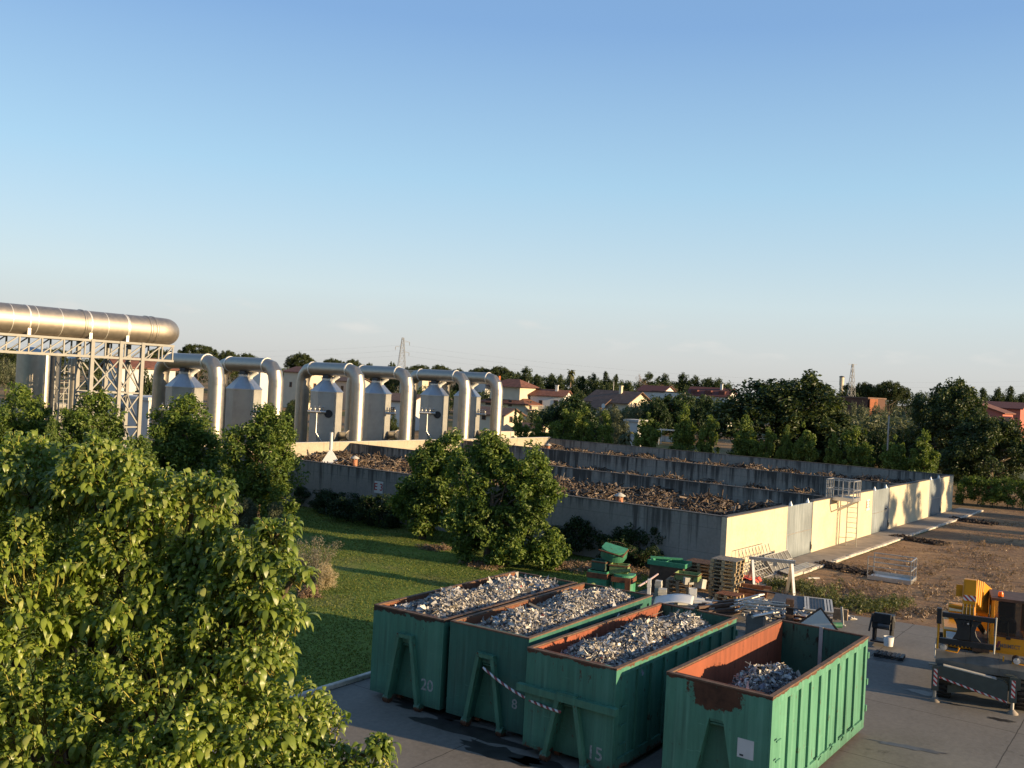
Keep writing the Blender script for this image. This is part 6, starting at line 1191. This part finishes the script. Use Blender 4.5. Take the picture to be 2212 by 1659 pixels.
GARD = [('olive', 1195, 870, 44, 200), ('olive', 1346, 902, 44, 122), ('olive', 1316, 870, 60, 170), ('olive', 1345, 876, 60, 165), ('olive', 1378, 872, 48, 175), ('olive', 1140, 895, 40, 160), ('broadleaf', 1010, 855, 40, 210), ('olive', 930, 843, 44, 200), ('broadleaf', 905, 838, 40, 230), ('olive', 955, 850, 44, 190), ('broadleaf', 850, 895, 50, 110), ('broadleaf', 876, 842, 34, 240), ('shrub', 640, 870, 50, 130), ('broadleaf', 636, 862, 40, 150), ('olive', 665, 830, 40, 230), ('broadleaf', 480, 820, 40, 150), ('broadleaf', 322, 800, 62, 120), ('olive', 360, 830, 40, 120), ('olive', 15, 770, 50, 200), ('broadleaf', 40, 765, 60, 260), ('olive', 100, 790, 60, 200), ('broadleaf', 210, 790, 50, 210),
        ('olive', 1580, 858, 44, 260), ('broadleaf', 1545, 845, 46, 290), ('olive', 1815, 864, 40, 195), ('olive', 1848, 866, 44, 194), ('olive', 1868, 866, 44, 190), ('olive', 1900, 864, 50, 180), ('olive', 1940, 870, 50, 170), ('olive', 1975, 880, 50, 165), ('olive', 1820, 872, 44, 160), ('olive', 1870, 885, 60, 150), ('olive', 1930, 895, 60, 140), ('shrub', 1850, 915, 60, 120), ('shrub', 1900, 918, 60, 118), ('shrub', 1960, 920, 60, 112), ('olive', 1880, 900, 50, 130), ('broadleaf', 1785, 860, 44, 210), ('shrub', 1790, 965, 40, 100), ('shrub', 1880, 960, 40, 96), ('olive', 1088, 868, 36, 200), ('broadleaf', 1215, 842, 40, 280), ('broadleaf', 1170, 832, 50, 300), ('broadleaf', 1120, 826, 46, 310), ('broadleaf', 1240, 832, 46, 300), ('broadleaf', 1320, 826, 46, 300), ('broadleaf', 1000, 812, 44, 330), ('broadleaf', 960, 812, 44, 330), ('broadleaf', 700, 805, 46, 330), ('broadleaf', 770, 806, 44, 330), ('broadleaf', 590, 785, 46, 330), ('broadleaf', 1490, 832, 46, 310), ('broadleaf', 1420, 828, 46, 320), ('broadleaf', 1850, 846, 46, 260), ('broadleaf', 1775, 843, 40, 280), ('broadleaf', 1990, 865, 50, 200), ('olive', 2195, 905, 40, 120), ('olive', 2180, 925, 50, 110)]
KN = dict(olive='silvery olive tree', broadleaf='round leafy tree', shrub='dark shrub')
def where(px):
    for lim, s in [(130, 'below the far left of the duct'), (300, 'seen through the gantry legs'), (460, 'behind the first scrubber arch'), (620, 'between the first two pairs of scrubbers'), (720, 'under the white house with red roof'), (880, 'behind the second pair of scrubbers'), (985, 'behind the third pair of scrubbers'), (1060, 'left of the terracotta villa'), (1165, 'around the terracotta villa'), (1260, 'between the villa and the gabled cream house'), (1330, 'beneath the gabled cream house'), (1400, 'between the cream house and the garage'), (1560, 'near the long white house'), (1800, 'beside the large oak'), (1890, 'under the right pylon'), (2000, 'in the gap between the oak and the ragged tree'), (3000, 'below the pink house')]:
        if px < lim: return s
cnt = {}
for k_, px, top, w, d in GARD:
    s = ('nearer ' if d < 170 else 'far ' if d > 280 else '') + KN[k_] + ' ' + where(px); cnt.setdefault(s, []).append((k_, px, top, w, d))
for s, L in cnt.items():
    for i, a in enumerate(sorted(L, key=lambda a: a[1])):
        lab = s if len(L) == 1 else s + ', ' + (['leftmost', 'rightmost'] if len(L) == 2 else ['leftmost', 'middle', 'rightmost'] if len(L) == 3 else ['leftmost', 'second from left', 'third from left', 'rightmost', 'far right'])[i]; plant(*a, lab, group='garden trees around the houses')
def far_wood(label, prof, d, leaf, seed, n):
    rn = np.random.default_rng(seed); xs = [p[0] for p in prof]; tp = [p[1] for p in prof]; C = []
    for px in rn.uniform(xs[0], xs[-1], n):
        top = np.interp(px, xs, tp) + rn.normal(0, 2.2) + 3 * sin(px * .23) ; yh = 830 + .0517 * (px - CX); dd = d + rn.uniform(-12, 12); h = max(2.0, CAM_H + (yh - top) * dd / FPX); p = ground_at(px, dd); C.append((p.x, p.y, h * rn.uniform(.15, 1) ** .6 - .6))
    V, F = foliage(rn, np.array(C), rn.uniform(.9, 1.7, n), 42, 0.55, 0.55, 0.5); prop(link('far_wood', np_mesh('far_wood', V, F), leaf), label, 'wood', None, 'stuff')
far_wood('distant belt of dark trees behind the villas', [(1085, 812), (1130, 806), (1230, 816), (1300, 814), (1360, 826), (1430, 818), (1500, 820), (1575, 826)], 352, LEAF['oak'], 61, 900)
far_wood('distant dark tree belt under the umbrella pines at left', [(-80, 772), (60, 772), (330, 778), (430, 775), (560, 786), (660, 792), (760, 797), (860, 803), (1000, 806), (1090, 812)], 385, LEAF['pine'], 62, 1500)
far_wood('distant tree belt at the right under the pylon and pink house', [(1770, 846), (1830, 842), (1900, 844), (2000, 850), (2080, 856), (2150, 852), (2300, 862)], 310, LEAF['oak'], 63, 700)
far_wood('low garden thicket between the far houses', [(880, 838), (960, 842), (1040, 846), (1200, 856), (1330, 858), (1400, 862), (1560, 866)], 262, LEAF['oak'], 64, 600)
far_wood('green thicket of gardens before the cream and white houses', [(1150, 888), (1200, 886), (1260, 888), (1355, 888), (1395, 866), (1480, 857), (1560, 862)], 195, LEAF['oak'], 66, 420)
far_wood('olive thicket filling the gap right of the large oak', [(1790, 905), (1840, 902), (1900, 900), (1960, 908), (2040, 912)], 135, LEAF['olive'], 65, 300)
# weeds on the dirt edge
def weeds(label, pts, n, seed, leaf='weed', h=0.30):
    rn = np.random.default_rng(seed); C = []
    for (px, py, rx, ry) in pts:
        g = [G(px + rx * rn.normal() * .5, py + ry * rn.normal() * .5) for _ in range(n)]; C += [(q.x, q.y, rn.uniform(.02, h)) for q in g]
    C = np.array(C); V, F = foliage(rn, C, rn.uniform(.10, .26, len(C)), 22, 0.16, 0.22, 0.2); V[:, 2] = np.maximum(V[:, 2], 0.006); prop(link('weeds', np_mesh('weeds', V, F), LEAF[leaf]), label, 'weeds', None, 'stuff')
weeds('green weeds growing on the dirt behind the scrap yard', [(1745, 1280, 70, 14), (1800, 1300, 70, 20), (1840, 1312, 50, 14), (1720, 1272, 30, 8), (1930, 1308, 50, 8), (1895, 1320, 40, 8), (1670, 1266, 30, 6)], 50, 3)
weeds('dry grass tufts on the dirt near the yard edge', [(1900, 1290, 120, 20), (2050, 1270, 120, 40), (2000, 1325, 120, 14), (2150, 1240, 80, 40), (1850, 1270, 80, 20), (1960, 1230, 120, 20), (2100, 1190, 90, 24)], 70, 4, 'dry', 0.05)
weeds('low mulch and dry leaves along the lawn by the scrap pile', [(1230, 1225, 60, 10), (1390, 1240, 60, 14), (1290, 1232, 50, 8), (1050, 1222, 40, 8), (940, 1186, 40, 5)], 80, 5, 'dry', 0.05)

def inside(px, py, poly):
    r = np.zeros(len(px), bool); n = len(poly)
    for i in range(n):
        x1, y1, x2, y2 = poly[i].x, poly[i].y, poly[(i + 1) % n].x, poly[(i + 1) % n].y
        if abs(y2 - y1) < 1e-9: continue
        r ^= ((y1 > py) != (y2 > py)) & (px < (x2 - x1) * (py - y1) / (y2 - y1) + x1)
    return r
def blades(label, poly, box, n, h, w, leaf, seed, name='grass', z=0.008, patchy=0.0):
    rn = np.random.default_rng(seed); px = rn.uniform(box[0], box[1], n); py = rn.uniform(box[2], box[3], n); ok = inside(px, py, poly)
    if patchy: ok &= (np.sin(px * .55 + 1.3 * np.sin(py * .4)) * np.sin(py * .7 + 1.1 * np.sin(px * .33)) + rn.normal(0, .35, n)) > patchy
    px, py = px[ok], py[ok]; k = len(px); px = np.repeat(px, 3) + rn.normal(0, w * .6, 3 * k); py = np.repeat(py, 3) + rn.normal(0, w * .6, 3 * k); a = rn.uniform(0, 2 * pi, 3 * k); hh = h * rn.lognormal(0, .3, 3 * k); ww = w * rn.lognormal(0, .3, 3 * k) * .5
    d = np.stack([np.cos(a), np.sin(a), np.zeros(3 * k)], -1); b0 = np.stack([px, py, np.full(3 * k, z)], -1); lean = np.stack([rn.normal(0, h * .5, 3 * k), rn.normal(0, h * .5, 3 * k), hh], -1)
    V = np.stack([b0 - d * ww[:, None], b0 + d * ww[:, None], b0 + lean + d * ww[:, None] * .45, b0 + lean - d * ww[:, None] * .45], 1).reshape(-1, 3)
    prop(link(name, np_mesh(name, V, np.arange(len(V)).reshape(-1, 4)), leaf), label, name.replace('_', ' '), None, 'stuff')
LEAF['lawn'] = M_leaf('lawn blades', [(0, (0.065, 0.10, 0.018)), (0.6, (0.125, 0.165, 0.030)), (1, (0.22, 0.21, 0.06))], 0.3)
LEAF['straw'] = M_leaf('straw blades', [(0, (0.13, 0.075, 0.036)), (0.6, (0.20, 0.12, 0.060)), (1, (0.30, 0.20, 0.105))], 0.3)
blades('short mown grass covering the lawn', lawn, (-22, 14, 24, 66), 230000, 0.026, 0.026, LEAF['lawn'], 41, 'grass', 0.008, -0.62)
blades('dry straw growing over the dirt', dirt, (12, 60, 36, 90), 70000, 0.030, 0.030, LEAF['straw'], 42, 'dry_grass', 0.004, 0.45)
# ------------------------------------------------------------------ houses and masts in the distance
def house(px, ytop, d, w, dp, eave, label, wall='wall', roof='roof', rz=-37, hip=False, win=(), side=(), chim=None, over=0.5, name='house', flat=False, gable='x'):
    """front faces -y before turning; (win) are (x, z, w, h) on the front, (side) on the sunlit right end"""
    yh = 830 + 0.0517 * (px - CX); rid = CAM_H + (yh - ytop) * d / FPX; eave = rid - eave; rz = R(rz)
    t = thing(name, label, 'house', ground_at(px, d), rz); x0, x1 = -w / 2, w / 2; b = MB(); wm = MT[wall]; rm = MT[roof]
    if flat: b.box(x0, x1, 0, dp, 0, rid - 0.3)
    elif hip: b.box(x0, x1, 0, dp, 0, eave)
    else: b.prism([(0, 0), (dp, 0), (dp, eave), (dp / 2, rid - 0.16), (0, eave)], x0, x1, 'yz')
    b.build('wall', wm, t); b = MB()
    if flat: b.box(x0 - .2, x1 + .2, -.2, dp + .2, rid - 0.297, rid)
    elif hip:
        o = over; k = min(w, dp) / 2 * 0.9; ridge = [(x0 + k, dp / 2, rid), (x1 - k, dp / 2, rid)] if w > dp else [(0, dp / 2, rid), (0.01, dp / 2, rid)]
        vs = [(x0 - o, -o, eave), (x1 + o, -o, eave), (x1 + o, dp + o, eave), (x0 - o, dp + o, eave)] + ridge; vs += [(v[0], v[1], v[2] - 0.18) for v in vs[:4]]
        b.add(vs, [(0, 1, 5, 4), (1, 2, 5), (2, 3, 4, 5), (3, 0, 4), (6, 7, 1, 0), (7, 8, 2, 1), (8, 9, 3, 2), (9, 6, 0, 3), (9, 8, 7, 6)])
    else:
        o = over; s = (rid - eave) / (dp / 2); za = eave - s * o
        for pl in ([(-o, za), (dp / 2, rid - 0.02), (dp / 2, rid + 0.16), (-o, za + 0.18)], [(dp + o, za), (dp + o, za + 0.18), (dp / 2, rid + 0.16), (dp / 2, rid - 0.02)]): b.prism(pl, x0 - o, x1 + o, 'yz')
    r = b.build('roof', rm, t)
    if chim: b = MB(); b.box(chim - .3, chim + .3, dp * .35, dp * .35 + .6, eave, rid + 1.1); b.box(chim - .4, chim + .4, dp * .35 - .1, dp * .35 + .7, rid + 1.1, rid + 1.25); b.build('chimney', wm, r)
    for (x, z, ww, hh) in win:
        b = MB(); b.box(x - ww / 2, x + ww / 2, -0.06, -0.004, z, z + hh); f = b.build('window', MT['shutter'], t); b = MB(); b.box(x - ww / 2 + .12, x + ww / 2 - .12, -0.075, -0.063, z + .1, z + hh - .1); b.build('pane', MT['pane'], f)
    for (y, z, ww, hh) in side:
        b = MB(); b.box(x1 + 0.004, x1 + 0.06, y - ww / 2, y + ww / 2, z, z + hh); f = b.build('window', MT['shutter'], t); b = MB(); b.box(x1 + .063, x1 + .075, y - ww / 2 + .12, y + ww / 2 - .12, z + .1, z + hh - .1); b.build('pane', MT['pane'], f)
    return t, rid, eave
def block(t, name, x0, x1, y0, y1, z0, z1, mt): b = MB(); b.box(x0, x1, y0, y1, z0, z1); return b.build(name, MT[mt], t)
house(640, 792, 240, 10, 8, 1.3, 'cream two storey house with red roof left of the second scrubber pair', 'wall', 'roof', -40, False, ((-2, 5.2, 1, 1.3), (2, 5.2, 1, 1.3)), ((2, 5.2, .9, 1.3), (5.5, 5.2, .9, 1.3), (3.5, 2, 1, 1.3)))
house(732, 812, 250, 9, 7, 1.2, 'pale grey house seen under the second scrubber arch', 'wallgrey', 'roofbrown', -37, False, ((-2, 4.5, 1, 1.6), (1.5, 4.5, 1, 1.6)), ((3, 4.5, 1, 1.3),))
house(852, 851, 165, 7.5, 6.5, 1.1, 'small house with brown tiled roof right of the second pair of scrubbers', 'wallwhite', 'roofbrown', -30, False, ((0, 2.6, 1.0, 1.2), (-2, 2.6, .8, 1.2)), ((3.2, 2.6, .8, 1.2),))
house(888, 799, 270, 9, 8, 0.6, 'flat roofed cream block above the third pair of scrubbers', 'wall', 'wall', -40, flat=True, win=((0, 7, 1.2, 1.3),), side=((3, 7, 1, 1.4),), name='flat_roofed_house')
v, rid, ev = house(1086, 852, 225, 13, 10, 1.9, 'large villa with stepped terracotta hip roofs and balcony', 'wall', 'roof', -37, True, ((-4, 3.6, 1.6, 1.5), (-1, 3.2, .9, 2.1), (2.5, 3.6, 1.1, 1.4)), ((2.5, 3.2, .9, 2.1), (6.5, 3.2, .9, 2.1)), None, 1.0, 'villa')
block(v, 'tower_wall', -4.8, 4.0, 1.5, 8.0, rid - 1.2, rid + 1.9, 'wall'); b = MB(); zz = rid + 1.9; b.add([(-5.8, .5, zz), (5, .5, zz), (5, 9, zz), (-5.8, 9, zz), (-2.2, 4.75, zz + 1.9), (1.4, 4.75, zz + 1.9)], [(0, 1, 5, 4), (1, 2, 5), (2, 3, 4, 5), (3, 0, 4), (3, 2, 1, 0)]); r = b.build('tower_roof', MT['roof'], v); block(r, 'chimney', -2.5, -1.9, .9, 1.5, zz, zz + 2.4, 'orangewall')
b = MB(); b.box(6.5, 7.7, 1, 9.0, 3.0, 3.15)
for y in np.arange(1, 9.1, .5): b.bar((7.65, y, 3.15), (7.65, y, 4.1), 0.05)
b.bar((7.65, 1, 4.1), (7.65, 9, 4.1), .07); b.build('balcony', MT['wallgrey'], v)
house(1058, 881, 155, 6.2, 5.5, 1.0, 'low cream house with brown roof below the villa', 'wall', 'roofbrown', -33, False, ((-.8, 2.8, .8, .9),), ((2, 2.6, .9, 1.0), (3.6, .4, .9, 2.0)))
house(1142, 916, 150, 4.0, 4, 0.7, 'tiny brown roofed shed beside the cypress pair', 'wall', 'roofbrown', -33, False, (), ((2, .8, .8, 1.2),), name='shed')
house(1183, 842, 225, 8.2, 6.5, 1.3, 'pale house with bright red tiled roof left of the dark round tree', 'wallwhite', 'roof', -20, False, ((2.2, 4.2, 1.1, 1.4), (-1.5, 4.2, .9, 1.2)), ((3, 4.2, .9, 1.2),), 1.5)
v, rid, ev = house(1312, 844, 205, 11, 8.5, 2.2, 'gabled cream house with grey brown roof and small balcony', 'wall', 'roofbrown', -42, False, ((2.0, 4.2, .9, 1.4),), ((2.8, 5.1, .8, 1.1), (5.2, 5.1, .8, 1.1), (4.2, 2.0, 1, 1.4)), 1.2, 0.7)
b = MB(); b.box(-2.5, 2.0, -3.2, -0.004, 0, ev - 1.6); b.build('porch_wall', MT['wallwhite'], v); b = MB(); b.prism([(-3.8, ev - 1.9), (-0.003, ev + .3), (-0.003, ev + .5), (-3.8, ev - 1.7)], -3.0, 1.2, 'yz'); b.build('porch_roof', MT['roofbrown'], v)
b = MB(); b.lathe([(0.5, 0), (0.35, .12), (0.05, .2)], (1.6, -3.3, ev - 1.0), 'y', 12); b.build('satellite_dish', MT['white'], v)
house(1405, 833, 300, 9, 8, 1.7, 'long white house with dark red gable roof at its left part', 'wallwhite', 'roofred', -37, False, ((-3, 4.4, .9, 1.4), (0, 4.4, .9, 1.4), (3, 4.4, .9, 1.4)), ((4, 5.2, .8, 1),))
house(1444, 845, 296, 11, 7, 0.5, 'low white flat roofed wing joined right of the dark red gable house', 'wallwhite', 'roofbrown', -37, flat=True, win=((-3, 3.6, 1, 1.2), (0, 3.6, 1, 1.2), (3.4, 3.6, 1.6, 1.2)), side=(), name='flat_roofed_house')
v, rid, ev = house(1528, 837, 270, 12, 8, 2.2, 'house with long dark red roof and three dormers left of the large oak', 'wallwhite', 'roofred', -30, False, (), ((4, 4.4, 1, 1.4),), 3.0)
for x in (-4, 0, 4): o = block(v, 'dormer', x - .9, x + .9, .3, 2.6, ev + .3, ev + 1.4, 'roofred')
house(1368, 906, 130, 2.0, 2.6, 0.5, 'white garage with flat roof behind the row trees', 'wallwhite', 'wallgrey', -37, flat=True, side=((1.5, .9, .8, 1.5),), name='garage')
v, rid, ev = house(1835, 856, 215, 9, 7, 0.5, 'low dark brown house with glowing orange end wall under the right pylon', 'darkbrick', 'roofbrown', -52, flat=True, name='low_house'); block(v, 'end_wall', 5.01, 5.12, -.1, 3.0, 0, rid - 0.31, 'rustwall')
v, rid, ev = house(2178, 874, 165, 8.5, 9, 1.5, 'pink house with low gable roof at the right edge', 'pink', 'roof', 52, False, ((-.5, rid_ := 3.2, .9, 1.2),), (), None, 0.4)
house(2148, 868, 185, 9, 9, 1.1, 'dark red roofed house behind the pink house', 'pink', 'roofred', -37, False, (), ()); house(2130, 899, 160, 6, 6, .8, 'low dark red roof left of the pink house', 'wallgrey', 'roofred', -37, False, (), (), name='shed')
v, rid, ev = house(318, 775, 150, 9, 7, 1.4, 'white gabled house with orange roof seen right of the gantry leg', 'wallwhite', 'roof', 40, False, ((0, 4.6, .9, 1.2),), ((3, 4.6, .9, 1.2),)); house(285, 855, 95, 6.5, 5, 0.3, 'low white wall like building behind the gantry legs', 'wallwhite', 'wallwhite', -37, flat=True, name='low_building', side=((2, 2.0, 1.4, 1.6),))
house(548, 800, 220, 5, 5, .6, 'small white block under the second scrubber arch', 'wallwhite', 'wallwhite', -37, flat=True, name='flat_roofed_house', win=((0, 4, 1, 1.2),)); house(1034 - 0, 812, 330, 6, 6, 1.2, 'tiny pale house far behind the last scrubbers', 'wallwhite', 'roof', -37)
# boundary wall, fences
def wall_run(px0, px1, d0, d1, h, label, mat, name='boundary_wall', post=2.5):
    A, B_ = ground_at(px0, d0), ground_at(px1, d1); L = (B_ - A).length; t = thing(name, label, 'wall', A, atan2(B_.y - A.y, B_.x - A.x)); b = MB(); b.box(0, L, -.1, .1, 0, h); b.build('wall', mat, t); b = MB(); b.box(-.02, L + .02, -.16, .16, h, h + .1)
    for x in np.arange(0, L, post): b.box(x, x + .3, -.15, -.102, 0, h - .003)
    b.build('coping', MT['wallgrey'], t)
wall_run(1340, 1475, 112, 104, 1.5, 'ochre boundary wall behind the row trees', MT['fieldwall']); wall_run(1080, 1165, 145, 150, 1.5, 'pale garden wall before the villa', MT['wall']); wall_run(1395, 1480, 175, 168, .9, 'low white garden wall beside the umbrella pine trunk', MT['wallwhite'])
def fence(px0, px1, d0, d1, label, n=14, h=1.6):
    A, B_ = ground_at(px0, d0), ground_at(px1, d1); L = (B_ - A).length; t = thing('wire_fence', label, 'fence', A, atan2(B_.y - A.y, B_.x - A.x))
    for k in range(n + 1): b = MB(); b.bar((L * k / n, 0, 0), (L * k / n, 0, h), .1); b.build('post', MT['wallgrey'], t)
    b = MB()
    for z in (.5, 1.0, 1.5): b.tube([(0, 0, z), (L, 0, z)], .012, 4)
    b.build('wire', MT['galv'], t)
fence(0, 70, 160, 190, 'wire fence across the brown field at the far left'); fence(1830, 2060, 92, 90, 'thin wire fence beyond the basin at right')
def pergola(px, d, label):
    t = thing('pergola', label, 'pergola', ground_at(px, d), R(-20)); b = MB()
    for x in (-1.6, 1.6):
        for y in (0, 2): b.bar((x, y, 0), (x, y, 2.4), .12)
    b.bar((-1.9, 0, 2.45), (1.9, 0, 2.45), .1); b.bar((-1.9, 2, 2.45), (1.9, 2, 2.45), .1); b.build('frame', MT['wallwhite'], t); b = MB()
    for x in np.arange(-1.6, 1.7, .5): b.bar((x, -.2, 2.55), (x, 2.2, 2.55), .07)
    b.build('slats', MT['wallwhite'], t)
pergola(1449, 160, 'small white pergola right of the umbrella pine trunk')
def lattice(px, ytop, d, wb, wt, label, arms=True):
    yh = 830 + .0517 * (px - CX); h = CAM_H + (yh - ytop) * d / FPX; t = thing('pylon', label, 'pylon', ground_at(px, d), R(20)); b = MB(); n = 11; rad = .055 * d / 300
    def ring(z): w = (wb + (wt - wb) * z / h) / 2; return [Vector((sx * w, sy * w, z)) for sx, sy in ((-1, -1), (1, -1), (1, 1), (-1, 1))]
    zs = [h * (1 - (1 - k / n) ** 1.15) for k in range(n + 1)]
    for k in range(n):
        A, B_ = ring(zs[k]), ring(zs[k + 1])
        for i in range(4): b.bar(A[i], B_[i], rad * 1.5); b.bar(A[i], B_[(i + 1) % 4], rad); b.bar(A[(i + 1) % 4], B_[i], rad); b.bar(B_[i], B_[(i + 1) % 4], rad)
    b.build('lattice', MT['pylon'], t)
    for z, s in (((h * .93, 1), (h * .84, -1), (h * .75, 1)) if arms else ((h - .1, 0),)):
        b = MB(); L = h * .075
        if s: b.bar((0, 0, z), (s * L * 1.6, 0, z), rad * 1.4); b.bar((0, 0, z + .9), (s * L * 1.6, 0, z), rad); b.tube([(s * L * 1.6, 0, z), (s * L * 1.6, 0, z - 1.6)], rad * 1.6, 6)
        else: b.bar((-L, 0, z), (L, 0, z), rad * 1.3)
        b.build('crossarm', MT['pylon'], t)
    return t, h
pl1, h1 = lattice(866, 729, 480, 6.0, .9, 'tall lattice pylon far left of the centre on the skyline'); pl2, h2 = lattice(1838, 786, 250, 2.9, .35, 'lattice pylon with small crossbar right of the large oak', False)
def wire(a, c, sag, label):
    o = thing('power_line', label, 'power line', a); q = c - a; b = MB(); b.tube([q * (k / 20) - Vector((0, 0, sag * 4 * (k / 20) * (1 - k / 20))) for k in range(21)], .013, 4); b.build('wire', MT['dark'], o)
for k, (z, nm) in enumerate(((.93, 'upper'), (.84, 'middle'), (.75, 'lower'))): wire(pl1.location + Vector((0, 0, h1 * z - 1.6)), ground_at(2400, 520) + Vector((0, 0, h1 * z - 1 + 3)), 9, nm + ' thin power line running right from the left pylon'); wire(pl1.location + Vector((0, 0, h1 * z - 1.6)), ground_at(-200, 560) + Vector((0, 0, h1 * z)), 9, nm + ' thin power line running left from the left pylon')
yh = 867; t = thing('water_tower', 'pale round water tower on the skyline left of the right pylon', 'water tower', ground_at(1816, 620)); hz = CAM_H + (yh - 812) * 620 / FPX; b = MB(); b.lathe([(1.2, 0), (1.2, hz - 6)], n=18); b.lathe([(1.45, hz - 6), (1.45, hz - .9)], n=18); b.build('shaft', MT['wall'], t); b = MB(); b.lathe([(1.7, hz - .9), (1.7, hz - .4), (.6, hz)], n=18); b.build('roof', MT['dark'], t)
for px, top, d, lab in [(1141.5, 823, 230, 'thin pole standing left of the pale red roofed house'), (1364, 826, 0, '')]:
    if d: yh = 830 + .0517 * (px - CX); h = CAM_H + (yh - top) * d / FPX; t = thing('utility_pole', lab, 'pole', ground_at(px, d)); b = MB(); b.tube([(0, 0, 0), (0, 0, h)], [.16, .10], 8); b.build('mast', MT['wallgrey'], t); b = MB(); b.lathe([(.14, h), (.05, h + .2)], n=8); b.build('cap', MT['dark'], t)
for px, top, d, lab in [(1922, 898, 110, 'thin concrete pole in the gap right of the oak'), (308, 806, 100, 'slim lamp post right of the gantry leg'), (1325, 824, 260, 'thin pole above the gabled cream house'), (2196, 918, 100, 'thin pole before the pink house')]:
    yh = 830 + .0517 * (px - CX); h = CAM_H + (yh - top) * d / FPX; t = thing('utility_pole', lab, 'pole', ground_at(px, d)); b = MB(); b.tube([(0, 0, 0), (0, 0, h)], [.13, .08], 8); b.build('mast', MT['wallgrey'], t); b = MB(); b.lathe([(.12, h), (.04, h + .15)], n=8); b.build('cap', MT['dark'], t)
